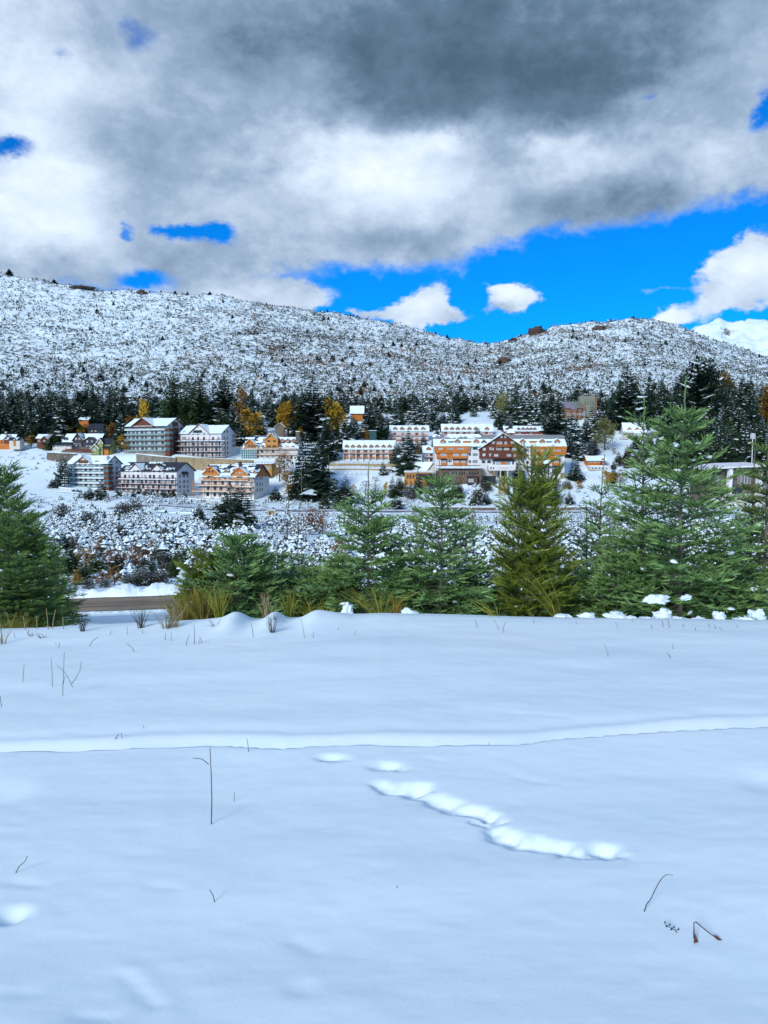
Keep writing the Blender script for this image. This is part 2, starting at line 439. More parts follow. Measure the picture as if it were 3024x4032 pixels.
# ------------------------------------------------------------------ foreground snowfield
YC = 9.0
EDGE_U = [-3000, -600, 0, 200, 400, 600, 700, 800, 870, 930, 985, 1040, 1080, 1125, 1170, 1240, 1320, 1400, 1500, 1750, 2000, 2200, 2300, 3024, 3600, 6000]
EDGE_V = [2540, 2515, 2490, 2473, 2470, 2463, 2458, 2450, 2442, 2410, 2462, 2444, 2404, 2454, 2446, 2404, 2416, 2430, 2424, 2430, 2433, 2437, 2440, 2448, 2455, 2460]
EDGE_UU = np.linspace(-3000, 6000, 4501)
_k = np.exp(-(np.arange(-40, 41) / 11.0) ** 2); _k /= _k.sum()
EDGE_VV = np.convolve(np.pad(np.interp(EDGE_UU, EDGE_U, EDGE_V), 40, mode='edge'), _k, 'valid')
def snow_z(x, y):
    x = np.asarray(x, float); y = np.asarray(y, float)
    ue = 1512 + x / YC * F_PX * 0.99
    ze = P(ue, np.interp(ue, EDGE_UU, EDGE_VV), YC)[..., 2]
    ue2 = np.array(EDGE_U, float); sm = np.interp(ue, [-3000, 0, 700, 1500, 3024, 6000], [2540, 2488, 2458, 2434, 2450, 2460])
    zs = P(ue, sm, YC)[..., 2]                      # smooth edge, without the small humps
    base = zs * np.clip(y / YC, -0.5, 1)
    hump = (ze - zs) * np.exp(-((y - YC) / 0.55) ** 2)
    z = base + hump
    over = np.clip(y - YC, 0, None)
    z = z - 0.07 * over ** 2 * 1.2 - 0.10 * over
    z = np.where(y > YC + 2.2, (base + hump) - 0.07 * 1.2 * 4.84 - 0.22 - 0.45 * (y - YC - 2.2), z)
    # rolling wind-packed surface
    z = z + 0.030 * fbm(x / 2.1, y / 1.0, 3, 61) + 0.006 * fbm(x / 0.8, y / 0.36, 3, 71) * (0.5 + 0.5 * fbm(x / 3, y / 3, 2, 5)) + 0.0022 * fbm(x / 0.11, y / 0.07, 3, 81)
    return z

def snow_hit(u, v):
    """point on the plain snow surface at a photo pixel"""
    ys = np.linspace(1.0, 12.5, 2400)
    q = P(np.full_like(ys, u), np.full_like(ys, v), ys)
    d = q[:, 2] - snow_z(q[:, 0], q[:, 1])
    k = int(np.argmax(d < 0)) if (d < 0).any() else len(ys) - 1
    return q[k]

def seg_dist(x, y, pts):
    """distance to a polyline and parameter along it"""
    best = np.full(x.shape, 1e9); par = np.zeros(x.shape); side = np.zeros(x.shape); acc = 0.0
    for (ax, ay), (bx, by) in zip(pts[:-1], pts[1:]):
        L = math.hypot(bx - ax, by - ay)
        t = np.clip(((x - ax) * (bx - ax) + (y - ay) * (by - ay)) / (L * L + 1e-12), 0, 1)
        d = np.hypot(x - ax - t * (bx - ax), y - ay - t * (by - ay))
        s = ((bx - ax) * (y - ay) - (by - ay) * (x - ax)) / L
        m = d < best
        best = np.where(m, d, best); par = np.where(m, acc + t * L, par); side = np.where(m, np.sign(s), side); acc += L
    return best, par, side

track_px = [(-2600, 3010), (-500, 2972), (0, 2952), (300, 2945), (620, 2928), (900, 2925), (1120, 2933), (1300, 2924), (1500, 2920), (1700, 2922), (1900, 2920), (2060, 2916), (2200, 2904), (2400, 2886), (2600, 2872), (2850, 2856), (3024, 2852), (3500, 2835), (5200, 2790)]
TRACK = [tuple(snow_hit(u, v - 6)[:2]) for u, v in track_px]
foot_px = [((1500, 3095), (1640, 3122)), ((1600, 3118), (1700, 3155)), ((1690, 3150), (1800, 3195)), ((1790, 3185), (1925, 3222)), ((1900, 3238), (1985, 3300)), ((1975, 3300), (2120, 3338)), ((2110, 3325), (2255, 3365)), ((2330, 3350), (2400, 3368)),
           ((1270, 2990), (1335, 2994)), ((1480, 3022), (1560, 3028))]
FEET = [[tuple(snow_hit(u, v)[:2]) for u, v in f] for f in foot_px]

def snow_marks(x, y):
    z = np.zeros(x.shape)
    # long trench
    d, s, side = seg_dist(x, y, TRACK)
    wob = 0.014 * fbm(s / 0.35, s * 0 + 3.1, 3, 11)
    w = 0.064 + 0.014 * vnoise(s / 0.5, s * 0, 4) + wob
    sd = d * side                                        # + on the far side
    depth = 0.052 + 0.014 * vnoise(s / 0.4, s * 0 + 7, 6)
    nearw = sstep(-w - 0.016, -w + 0.016, sd)            # near wall: steep
    farw = 1 - sstep(-w + 0.02, w + 0.11, sd)            # far wall: leans back
    z -= depth * np.minimum(nearw, farw)
    z += 0.014 * np.exp(-((sd + w + 0.05) / 0.05) ** 2) * (0.6 + 0.4 * vnoise(s / 0.2, s * 0, 9))
    z -= 0.012 * np.exp(-((sd - w - 0.16) / 0.10) ** 2)
    for k, f in enumerate(FEET):
        d, s, side = seg_dist(x, y, f)
        w = (0.050 if k < 8 else 0.040) * (1 + 0.16 * vnoise(s / 0.05 + k * 3, s * 0 + k, 14))
        sd = d * side
        dp = (0.085, 0.08, 0.075, 0.08, 0.08, 0.085, 0.07, 0.055, 0.03, 0.035)[k] * (0.22 + 0.30 * np.abs(vnoise(s / 0.09 + k, s * 0 + 2.0 * k, 31)))
        a = d + 0.03 * vnoise(x / 0.05, y / 0.05, 15)
        hole = 1 - sstep(w * 0.1, w * 1.45, np.where(side > 0, a * 0.72, a * 1.35))
        z = np.minimum(z, -dp * hole) if k else z - dp * hole
    for (u, v, rx, ry, dp) in ((1305, 2992, .075, .035, .040), (1522, 3026, .075, .04, .045), (1560, 3122, .07, .055, .055), (1640, 3118, .065, .06, .075), (1745, 3172, .085, .05, .05), (1850, 3205, .075, .05, .07), (1912, 3222, .05, .04, .06), (1990, 3305, .07, .05, .065), (2085, 3338, .085, .045, .07), (2190, 3352, .07, .04, .055), (2250, 3368, .05, .03, .045), (2372, 3358, .065, .045, .06)):
        c = snow_hit(u, v - 10); q = ((x - c[0]) / rx) ** 2 + ((y - c[1]) / ry) ** 2 * np.where(y < c[1], 1.7, .75)
        q = q * (1 + .35 * vnoise(x / .045 + u, y / .045, 77))
        z = np.minimum(z, z * .3 - .74 * dp * np.exp(-np.clip(q, 0, 30) ** 1.5))
    # soft pit at the left edge, shallow grooves and dimples
    for (u, v, r, dp) in ((40, 3605, 0.055, 0.034), (3030, 3080, 0.14, 0.02), (-60, 3130, 0.2, 0.03), (1190, 3890, .05, .006)):
        c = snow_hit(u, v); z -= dp * np.exp(-(((x - c[0]) / r) ** 2 + ((y - c[1]) / r) ** 2) ** 1.4)
    a, b = snow_hit(490, 3845)[:2], snow_hit(610, 3965)[:2]
    d, s, side = seg_dist(x, y, [tuple(a), tuple(b)])
    z -= 0.004 * np.exp(-(d / 0.018) ** 2); z += 0.003 * np.exp(-((d * side - 0.05) / 0.03) ** 2) * (d < 0.14)
    for (u, v, du, dv) in ((640, 3495, 50, 4), (1200, 3730, 40, 20), (360, 4005, 60, 8), (20, 3910, 90, 6), (100, 3480, 60, 10), (2120, 2815, 120, 8), (1700, 2990, 30, 6), (2080, 3070, 50, 12), (930, 2540, 60, 3), (1750, 2460, 60, 3)):
        a, b = snow_hit(u - du, v - dv)[:2], snow_hit(u + du, v + dv)[:2]
        d, s, side = seg_dist(x, y, [tuple(a), tuple(b)])
        z -= 0.004 * np.exp(-(d / 0.03) ** 2)
    return z

gx = np.concatenate([-np.geomspace(5.2, 90, 40)[::-1], np.linspace(-5.2, 5.2, 452)[1:-1], np.geomspace(5.2, 90, 40)])
gy = np.concatenate([-np.geomspace(1.2, 70, 26)[::-1], np.linspace(-1.2, 1.7, 14)[1:-1], np.geomspace(1.7, 9.6, 350), np.linspace(9.6, 14.5, 60)[1:]])
GX, GY = np.meshgrid(gx, gy)
GZ = snow_z(GX, GY) + snow_marks(GX, GY)
me = mesh_np('snowfield', np.stack([GX, GY, GZ], -1).reshape(-1, 3), grid_faces(*GX.shape), [M_SNOW], smooth=True)
tag(link('snow_ground', me), 'smooth snowfield with a track and footprints', kind='structure')

# ------------------------------------------------------------------ tree geometry
M_BARK = mat('conifer_bark', (0.060, 0.048, 0.040), 0.9, 0.3, 8, 0.4, 30)
M_BARKG = mat('young_fir_bark', (0.13, 0.115, 0.10), 0.85, 0.3, 10, 0.3, 60)
M_CONIF = mat('dark_conifer_needles', (0.010, 0.028, 0.018), 0.7, col2=(0.040, 0.075, 0.040), attr_tone='tone', objvar=0.30, spec=0.2)
M_CONIF_G = mat('green_conifer_needles', (0.018, 0.045, 0.018), 0.7, col2=(0.065, 0.11, 0.035), attr_tone='tone', objvar=0.25, spec=0.2)
M_CONIF_B = mat('bluish_conifer_needles', (0.030, 0.050, 0.055), 0.7, col2=(0.075, 0.105, 0.105), attr_tone='tone', objvar=0.2, spec=0.2)
M_TSNOW = snow_mat('snow_on_branches', 3, None, 0.2, 20)
M_YEL = mat('yellow_autumn_leaves', (0.26, 0.15, 0.012), 0.7, col2=(0.62, 0.39, 0.03), attr_tone='tone', objvar=0.15, spec=0.2)
M_OCH = mat('ochre_autumn_leaves', (0.17, 0.085, 0.015), 0.7, col2=(0.34, 0.19, 0.035), attr_tone='tone', objvar=0.2, spec=0.2)
M_OLV = mat('pale_olive_leaves', (0.11, 0.12, 0.035), 0.7, col2=(0.24, 0.25, 0.09), attr_tone='tone', objvar=0.15, spec=0.2)
M_RUST = mat('rusty_autumn_leaves', (0.12, 0.045, 0.02), 0.7, col2=(0.26, 0.11, 0.04), attr_tone='tone', objvar=0.2, spec=0.2)
M_TWIG = mat('grey_brown_twigs', (0.07, 0.058, 0.055), 0.9, col2=(0.15, 0.125, 0.115), attr_tone='tone', objvar=0.2, spec=0.1)
M_SHRUB = mat('dark_shrub_leaves', (0.020, 0.026, 0.018), 0.8, col2=(0.085, 0.082, 0.055), attr_tone='tone', objvar=0.3, spec=0.1)

class Tris:
    """collects loose triangles with a tone and a material slot"""
    def __init__(self): self.v = []; self.t = []; self.m = []
    def add(self, tri, tone, mi):           # tri (n,3,3)
        self.v.append(np.asarray(tri, np.float32)); n = len(tri)
        self.t.append(np.broadcast_to(np.asarray(tone, np.float32), (n,)) if np.ndim(tone) < 2 else tone)
        self.m.append(np.full(n, mi, np.int32))
    def mesh(self, name, mats):
        v = np.concatenate(self.v); t = np.concatenate(self.t); m = np.concatenate(self.m)
        return mesh_np(name, v.reshape(-1, 3), np.arange(len(v) * 3).reshape(-1, 3), mats, m, attrs={'tone': np.repeat(t, 3)})

def tube_tris(pts, rad, n=5):
    """triangles of a tapered tube along pts (k,3)"""
    pts = np.asarray(pts, float); k = len(pts)
    tang = np.gradient(pts, axis=0); tang /= np.linalg.norm(tang, axis=1)[:, None] + 1e-9
    ref = np.array([1.0, 0.1, 0]) if abs(tang[0, 2]) > 0.7 else np.array([0, 0, 1.0])
    a = np.cross(tang, ref); a /= np.linalg.norm(a, axis=1)[:, None] + 1e-9
    b = np.cross(tang, a)
    th = np.arange(n) * 2 * math.pi / n
    ring = pts[:, None] + np.asarray(rad)[:, None, None] * (np.cos(th)[None, :, None] * a[:, None] + np.sin(th)[None, :, None] * b[:, None])
    nx = np.roll(ring, -1, axis=1)
    q0, q1, q2, q3 = ring[:-1], nx[:-1], nx[1:], ring[1:]
    return np.concatenate([np.stack([q0, q1, q2], 2).reshape(-1, 3, 3), np.stack([q0, q2, q3], 2).reshape(-1, 3, 3)])

def trunk_mesh(name, h, r, rg, bend=0.02, mats=None, n=6):
    zz = np.linspace(-0.06 * h, h, 8)
    ph = rg.uniform(0, 6.3)
    pts = np.stack([bend * h * np.sin(zz / h * 2 + ph) - bend * h * math.sin(ph), bend * h * np.sin(zz / h * 1.6 + ph * 2) - bend * h * math.sin(ph * 2), zz], 1)
    t = Tris(); t.add(tube_tris(pts, r * np.clip(1 - zz / h, 0.06, 1.1), n), 0.5, 0)
    return t.mesh(name, mats or [M_BARK])

def conifer_crown(name, seed, shape='spruce', snow=0.3, needle=None, droop=0.35):
    """unit-height conifer crown (height 1, base of trunk at 0): whorls of drooping sprays"""
    rg = np.random.default_rng(seed)
    T = Tris()
    z0 = {'spruce': 0.05, 'fir': 0.04, 'pine': 0.16, 'column': 0.03, 'cedar': 0.10}[shape]
    Rm = {'spruce': 0.31, 'fir': 0.36, 'pine': 0.34, 'column': 0.19, 'cedar': 0.42}[shape]
    nw = {'spruce': 24, 'fir': 20, 'pine': 15, 'column': 26, 'cedar': 15}[shape]
    zs = z0 + (1 - z0) * np.linspace(0, 0.985, nw) ** 0.92
    lop = rg.uniform(0.75, 1.2, 6)
    for i, z in enumerate(zs):
        t = (z - z0) / (1 - z0)
        if shape in ('spruce', 'fir'): rr = Rm * ((1 - t) ** 0.78) * min(1, 0.72 + t * 3)
        elif shape == 'column': rr = Rm * (1 - t) ** 0.55 * min(1, 0.7 + t * 2)
        elif shape == 'pine': rr = Rm * max(0.10, (1 - t) ** 0.60) * min(1, 0.55 + t * 2.2)
        else: rr = Rm * max(0.06, (1 - t ** 1.2) ** 0.9) * min(1, 0.5 + t * 3)
        rr = rr * rg.uniform(0.82, 1.12) + 0.008
        nb = 11 if t < 0.55 else (8 if t < 0.85 else 6)
        off = rg.uniform(0, 6.3)
        for b in range(nb):
            a = off + b * 2 * math.pi / nb + rg.normal(0, 0.22)
            L = rr * rg.uniform(0.68, 1.18) * lop[int(a / 1.047) % 6]
            d = np.array([math.cos(a), math.sin(a), 0]); s = np.array([-math.sin(a), math.cos(a), 0])
            up = 0.30 * t + (0.1 if shape == 'pine' else -0.02)
            ts = np.array([0.08, 0.45, 0.8, 1.0])
            dr = droop * (1 - t * 0.7) * rg.uniform(0.7, 1.3)
            c = np.array([0, 0, z + rg.normal(0, 0.006)]) + d * (ts * L)[:, None] + np.array([0, 0, 1.0]) * (L * (up * ts - dr * ts ** 1.7 + 0.10 * ts ** 4))[:, None]
            w = L * np.array([0.22, 0.42, 0.30, 0.0]) * rg.uniform(0.8, 1.25)
            tone = np.clip(0.15 + 0.6 * rg.random() + 0.15 * t, 0, 1)
            sag = np.array([0, 0, -1.0])
            # roof-shaped spray: two sides hanging from the mid rib, ragged edge
            for sg in (-1, 1):
                e = c + s * sg * w[:, None] + sag * (w * rg.uniform(0.35, 0.8))[:, None]
                for k in range(3):
                    jag = d * L * rg.uniform(0.05, 0.16)
                    T.add([[c[k], e[k] + jag, c[k + 1]]], tone * rg.uniform(0.7, 1.2), 0)
                    mid = (c[k] + c[k + 1]) / 2
                    tip = mid + s * sg * w[k] * rg.uniform(0.9, 1.5) + d * L * 0.12 + sag * w[k] * rg.uniform(0.3, 1.0)
                    T.add([[mid - d * L * 0.06, tip, mid + d * L * 0.07]], tone * rg.uniform(0.6, 1.3), 0)
            # snow lying along the upper side of the spray
            if rg.random() < snow:
                lo = rg.uniform(0.1, 0.5); hi = min(1.0, lo + rg.uniform(0.25, 0.65))
                tt = np.linspace(lo, hi, 3)
                cc = np.stack([np.interp(tt, ts, c[:, q]) for q in range(3)], 1) + np.array([0, 0, 0.006 + 0.004 * rg.random()])
                ww = np.interp(tt, ts, w) * rg.uniform(0.5, 1.0) * np.array([0.6, 1.0, 0.5])
                for sg in (-1, 1):
                    e = cc + s * sg * ww[:, None] + sag * (ww * 0.5)[:, None]
                    for k in range(2):
                        T.add([[cc[k], e[k], cc[k + 1]], [cc[k + 1], e[k], e[k + 1]]], 1.0, 1)
    # pointed top
    for a in np.linspace(0, 2 * math.pi, 5)[:-1]:
        d = np.array([math.cos(a), math.sin(a), 0])
        T.add([[np.array([0, 0, 1.01]), np.array([0, 0, 0.93]) + d * 0.014, np.array([0, 0, 0.93]) + np.array([-d[1], d[0], 0]) * 0.014]], 0.5, 0)
    return T.mesh(name, [needle or M_CONIF, M_TSNOW])

def leafy_crown(name, seed, leaf, dens=900, rx=0.30, rz=0.42, zc=0.58, snow=0.05, size=0.035, gaps=0.35, tall=False):
    """unit-height broadleaf crown: leaf clumps spread through uneven lobes"""
    rg = np.random.default_rng(seed); T = Tris()
    nl = 11
    th = rg.uniform(0, 6.28, nl); hz = np.linspace(-0.8, 0.9, nl) + rg.normal(0, 0.1, nl)
    lobes = np.stack([rx * 0.55 * np.cos(th) * np.sqrt(np.clip(1 - hz ** 2, 0.08, 1)), rx * 0.55 * np.sin(th) * np.sqrt(np.clip(1 - hz ** 2, 0.08, 1)), zc + rz * 0.75 * hz], 1)
    lr = rg.uniform(0.45, 0.75, nl) * rx * (1.0 - 0.35 * np.clip(hz, 0, 1))
    lt = rg.uniform(0, 1, nl)
    for q in range(dens):
        i = rg.integers(nl)
        d = rg.normal(size=3); d /= np.linalg.norm(d)
        rad = rg.random() ** 0.4
        p = lobes[i] + d * lr[i] * rad * np.array([1, 1, 1.15])
        if mnoise.noise(Vector(p * 9 + seed)) < -gaps: continue
        u = rg.normal(size=3); u /= np.linalg.norm(u); w = np.cross(u, rg.normal(size=3)); w /= np.linalg.norm(w) + 1e-9
        s = size * rg.uniform(0.6, 1.4)
        tone = np.clip(0.5 * lt[i] + 0.5 * rg.random(), 0, 1)
        T.add([[p - u * s * .5, p + w * s * 0.7, p + u * s * .6]], tone, 0)
        T.add([[p - u * s * .4 - w * s * .2, p - w * s * 0.8, p + u * s * .5]], tone * 0.85, 0)
        if d[2] > 0.3 and rg.random() < snow:
            T.add([[p + [0, 0, s * .3] + np.array([math.cos(k), math.sin(k), 0]) * s * 0.7 for k in (0, 2.1, 4.2)]], 1.0, 1)
    return T.mesh(name, [leaf, M_TSNOW])

def limb_trunk(name, seed, zc=0.58, rx=0.28, mats=None, r=0.022, nl=9):
    rg = np.random.default_rng(seed); T = Tris()
    zz = np.linspace(-0.05, 0.85, 6)
    T.add(tube_tris(np.stack([0.01 * np.sin(zz * 5), 0.01 * np.cos(zz * 4), zz], 1), r * np.array([1.2, 1, .85, .6, .35, .15]), 6), 0.5, 0)
    for k in range(nl):
        z = 0.22 + 0.5 * k / nl; a = k * 2.4 + rg.normal(0, .3); L = rx * rg.uniform(0.6, 1.0)
        t = np.linspace(0, 1, 4)
        pts = np.stack([np.cos(a) * L * t, np.sin(a) * L * t, z + L * (0.7 * t + 0.25 * t * t)], 1)
        T.add(tube_tris(pts, r * 0.45 * np.array([1, .7, .45, .15]), 4), 0.5, 0)
    return T.mesh(name, mats or [M_BARK])

def shrub_tris(rg, T, p, w, h, snow, leaf_mi=0, n=16, base_tone=None):
    """a loose shrub with snow lodged on it, appended to T"""
    p = np.asarray(p, float); bt = rg.random() if base_tone is None else base_tone
    a = rg.uniform(0, 6.28, n); r = np.sqrt(rg.random(n)) * w * 0.5; z = rg.random(n) * h * (1 - 0.5 * (r / (w * .5)) ** 2)
    c = p + np.stack([np.cos(a) * r, np.sin(a) * r, z], 1)
    s = (0.30 if n > 12 else 0.52) * min(w, h) * rg.uniform(0.6, 1.3, n)
    u = rg.normal(size=(n, 3)); u[:, 2] = np.abs(u[:, 2]) + .4; u /= np.linalg.norm(u, axis=1)[:, None]
    v = np.cross(u, rg.normal(size=(n, 3))); v /= np.linalg.norm(v, axis=1)[:, None] + 1e-9
    tri = np.stack([c - v * (s * .55)[:, None], c + v * (s * .55)[:, None], c + u * (s * 1.1)[:, None]], 1)
    T.add(tri, np.clip(0.6 * bt + 0.4 * rg.random(n), 0, 1), leaf_mi)
    k = int(n * snow)
    if k > 0:
        i = rg.integers(0, n, k); cc = c[i] + np.array([0, 0, 1.0]) * (s[i] * rg.uniform(.3, .9, k))[:, None]; ss = s[i] * (rg.uniform(0.45, 1.05, k) if n > 12 else rg.uniform(.6, 1.0, k))
        ang = rg.uniform(0, 6.28, k)
        ring = [cc + np.stack([np.cos(ang + q) * ss * .8, np.sin(ang + q) * ss * .8, -rg.uniform(.25, .6, k) * ss], 1) for q in (0, 1.57, 3.14, 4.71)]
        apex = cc + np.stack([rg.normal(0, .15, k) * ss, rg.normal(0, .15, k) * ss, rg.uniform(.05, .28, k) * ss], 1)
        tri = np.concatenate([np.stack([ring[q], ring[(q + 1) % 4], apex], 1) for q in range(4)])
        T.add(tri, 1.0, 1)

def clump_mesh(name, seed, sub=3, rough=0.35, flat=0.7):
    import bmesh
    bm = bmesh.new(); bmesh.ops.create_icosphere(bm, subdivisions=sub, radius=1.0)
    for v in bm.verts:
        p = v.co.copy(); s = Vector((seed * 3.1, seed * 1.7, 0))
        d = 1 + rough * mnoise.noise(p * 1.3 + s) + rough * .7 * mnoise.noise(p * 2.9 + s) + rough * .5 * mnoise.noise(p * 5.5 + s) + rough * .35 * mnoise.noise(p * 11 + s)
        v.co = p * d; v.co.z *= flat
        if v.co.z < -.25: v.co.z = -.25 + (v.co.z + .25) * .3
    me = bpy.data.meshes.new(name); bm.to_mesh(me); bm.free(); me.materials.append(M_SNOWC)
    me.polygons.foreach_set('use_smooth', np.ones(len(me.polygons), bool)); me.update()
    return me

# ---- prototypes
CROWN = {}
for k in range(4):
    CROWN['spruce%d' % k] = conifer_crown('spruce_crown', 100 + k, 'spruce', 0.16 + 0.05 * k)
    CROWN['fir%d' % k] = conifer_crown('fir_crown', 110 + k, 'fir', 0.14 + 0.05 * k)
    CROWN['pine%d' % k] = conifer_crown('pine_crown', 120 + k, 'pine', 0.16 + 0.05 * k, droop=0.15)
    CROWN['column%d' % k] = conifer_crown('column_crown', 130 + k, 'column', 0.14, M_CONIF_G, droop=0.1)
    CROWN['snowy%d' % k] = conifer_crown('snowy_crown', 140 + k, 'cedar', 0.85, droop=0.55)
    CROWN['snowfir%d' % k] = conifer_crown('snowy_fir_crown', 150 + k, 'fir', 0.62, droop=0.45)
    CROWN['green%d' % k] = conifer_crown('green_crown', 160 + k, 'fir', 0.10, M_CONIF_G, droop=0.25)
    CROWN['blue%d' % k] = conifer_crown('blue_crown', 170 + k, 'spruce', 0.35, M_CONIF_B, droop=0.3)
    CROWN['yellow%d' % k] = leafy_crown('yellow_crown', 180 + k, M_YEL, 900, 0.24, 0.44, 0.55, 0.02)
    CROWN['ochre%d' % k] = leafy_crown('ochre_crown', 190 + k, M_OCH, 700, 0.26, 0.44, 0.55, 0.05, gaps=0.2)
    CROWN['olive%d' % k] = leafy_crown('olive_crown', 200 + k, M_OLV, 1300, 0.42, 0.42, 0.56, 0.08)
    CROWN['bare%d' % k] = leafy_crown('bare_crown', 210 + k, M_TWIG, 700, 0.36, 0.42, 0.55, 0.45, size=0.028, gaps=0.05)
    CROWN['rust%d' % k] = leafy_crown('rusty_crown', 220 + k, M_RUST, 700, 0.36, 0.42, 0.52, 0.2)
    CROWN['bush%d' % k] = leafy_crown('bush_crown', 230 + k, M_SHRUB, 900, 0.55, 0.42, 0.45, 0.6, size=0.055)
    CROWN['larch%d' % k] = conifer_crown('larch_crown', 240 + k, 'spruce', 0.06, M_OCH, droop=0.2)
TRUNKS = [trunk_mesh('trunk', 0.97, 0.016, np.random.default_rng(300 + k), 0.006) for k in range(3)]
LIMBS = [limb_trunk('limbed_trunk', 310 + k) for k in range(3)]
LIMBY = ('yellow', 'ochre', 'olive', 'bare', 'rust', 'bush')
DEF_W = {}

def tree(u, vtop, vbase, kind, label, group=None, w=1.0, Y=None, name=None, cat=None, var=None):
    """a tree standing on the ground seen at (u, vbase), with its top at photo row vtop"""
    if Y is None: Y = depth_at(u, vbase)
    g = P(u, vbase, Y) if Y is None else gpos(u, Y)
    g = np.array(g, float)
    top = P(u, vtop, Y)[2]
    h = max(top - g[2] + 0.2, 1.0)
    k = int(RNG.integers(4)) if var is None else var
    if h < 9 and 300 < Y < 480: w *= 1.3
    nm = name or {'yellow': 'autumn_tree', 'ochre': 'autumn_tree', 'olive': 'leafy_tree', 'bare': 'bare_tree', 'rust': 'autumn_shrub', 'bush': 'snowy_bush', 'pine': 'pine_tree', 'larch': 'larch_tree',
                  'snowy': 'snow_laden_conifer', 'snowfir': 'snow_laden_conifer', 'spruce': 'spruce_tree', 'blue': 'spruce_tree', 'fir': 'fir_tree'}.get(kind, 'conifer_tree')
    ct = cat or ('bush' if kind in ('bush', 'rust') else 'tree')
    o = tag(link(nm, None, None, (g[0], g[1], g[2] - 0.2), (0, 0, RNG.uniform(0, 6.28)), (h * w * RNG.uniform(.92, 1.08), h * w * RNG.uniform(.92, 1.08), h)), label, ct, group)
    link('trunk', LIMBS[k % 3] if kind in LIMBY else TRUNKS[k % 3], o)
    link('crown', CROWN[kind + str(k)], o)
    return o

# ------------------------------------------------------------------ building kit
class MB:
    def __init__(self): self.v = []; self.f = []; self.m = []
    def poly(self, pts, mi=0):
        k = len(self.v); self.v += [tuple(p) for p in pts]; self.f.append(tuple(range(k, k + len(pts)))); self.m.append(mi)
    def box(self, x0, x1, y0, y1, z0, z1, mi=0):
        k = len(self.v)
        self.v += [(x0, y0, z0), (x1, y0, z0), (x1, y1, z0), (x0, y1, z0), (x0, y0, z1), (x1, y0, z1), (x1, y1, z1), (x0, y1, z1)]
        for f in ((0, 3, 2, 1), (4, 5, 6, 7), (0, 1, 5, 4), (1, 2, 6, 5), (2, 3, 7, 6), (3, 0, 4, 7)):
            self.f.append(tuple(k + i for i in f)); self.m.append(mi)
    def prism(self, a, b, mi=0):
        """closed prism between two matching polygons"""
        n = len(a); k = len(self.v); self.v += [tuple(p) for p in a] + [tuple(p) for p in b]
        self.f.append(tuple(k + i for i in range(n))[::-1]); self.m.append(mi)
        self.f.append(tuple(k + n + i for i in range(n))); self.m.append(mi)
        for i in range(n):
            j = (i + 1) % n
            self.f.append((k + i, k + j, k + n + j, k + n + i)); self.m.append(mi)
    def slab(self, p0, p1, p2, p3, t, mi=0):
        """thick sheet on quad p0..p3 (counter-clockwise from outside); thickness t inwards"""
        p = [Vector(q) for q in (p0, p1, p2, p3)]
        n = (p[1] - p[0]).cross(p[3] - p[0]).normalized() * t
        self.prism([q - n for q in p], p, mi)
    def tube(self, pts, r, n=5, mi=0):
        t = tube_tris(np.array(pts, float), np.full(len(pts), r) if np.ndim(r) == 0 else r, n)
        for tri in t: self.poly(tri, mi)
    def mesh(self, name, mats):
        me = bpy.data.meshes.new(name); me.from_pydata(self.v, [], self.f)
        for m in (mats if isinstance(mats, (list, tuple)) else [mats]): me.materials.append(m)
        me.polygons.foreach_set('material_index', self.m)
        me.update(); return me
    def build(self, name, mats, parent=None, **kw): return link(name, self.mesh(name, mats), parent, **kw)

PLASTER = mat('white_plaster', (0.66, 0.67, 0.66), 0.85, 0.07, 0.5, 0.1, 20)
CREAM = mat('cream_plaster', (0.56, 0.54, 0.47), 0.85, 0.10, 0.4, 0.1, 20)
BROWN = mat('red_brown_timber', (0.120, 0.040, 0.022), 0.7, 0.25, 1.2, 0.2, 12)
MAROON = mat('maroon_timber', (0.125, 0.028, 0.022), 0.7, 0.2, 1.2)
ORANGE = mat('varnished_orange_timber', (0.47, 0.150, 0.022), 0.6, 0.2, 0.9, 0.2, 12)
HONEY = mat('honey_timber', (0.50, 0.23, 0.045), 0.6, 0.18, 0.9, 0.2, 12)
PINEW = mat('pale_pine_timber', (0.47, 0.29, 0.13), 0.65, 0.15, 0.9, 0.2, 12)
DKTRIM = mat('dark_timber_trim', (0.055, 0.030, 0.022), 0.7, 0.2, 2)
SLATE = mat('dark_slate_roof', (0.024, 0.029, 0.040), 0.55, 0.25, 0.6, 0.15, 4)
GREYMETAL = mat('grey_sheet_metal', (0.22, 0.23, 0.24), 0.4, 0.12, 0.5)
CONC = mat('weathered_concrete', (0.21, 0.19, 0.155), 0.9, 0.3, 0.35, 0.2, 8)
TANCONC = mat('tan_concrete', (0.33, 0.26, 0.15), 0.9, 0.16, 0.35, 0.2, 8)
PALECONC = mat('pale_concrete', (0.50, 0.49, 0.45), 0.9, 0.14, 0.35, 0.2, 8)
STONE = mat('grey_brown_stone', (0.135, 0.110, 0.090), 0.95, 0.35, 0.9, 0.5, 4)
DKBLUE = mat('dark_blue_grey_boarding', (0.030, 0.040, 0.055), 0.7, 0.2, 1.0)
GREENW = mat('sage_green_render', (0.235, 0.285, 0.120), 0.85, 0.12, 0.6)
OLIVEG = mat('olive_grey_cladding', (0.21, 0.23, 0.17), 0.6, 0.12, 0.4)
TEAL = mat('teal_boarding', (0.020, 0.085, 0.080), 0.7, 0.2, 1.0)
BRICK = mat('brown_brickwork', (0.23, 0.135, 0.085), 0.9, 0.18, 1.2)
PURPLER = mat('violet_grey_roof_metal', (0.235, 0.205, 0.265), 0.45, 0.1, 0.4)
GREENR = mat('grey_green_roof_metal', (0.16, 0.215, 0.175), 0.45, 0.1, 0.4)
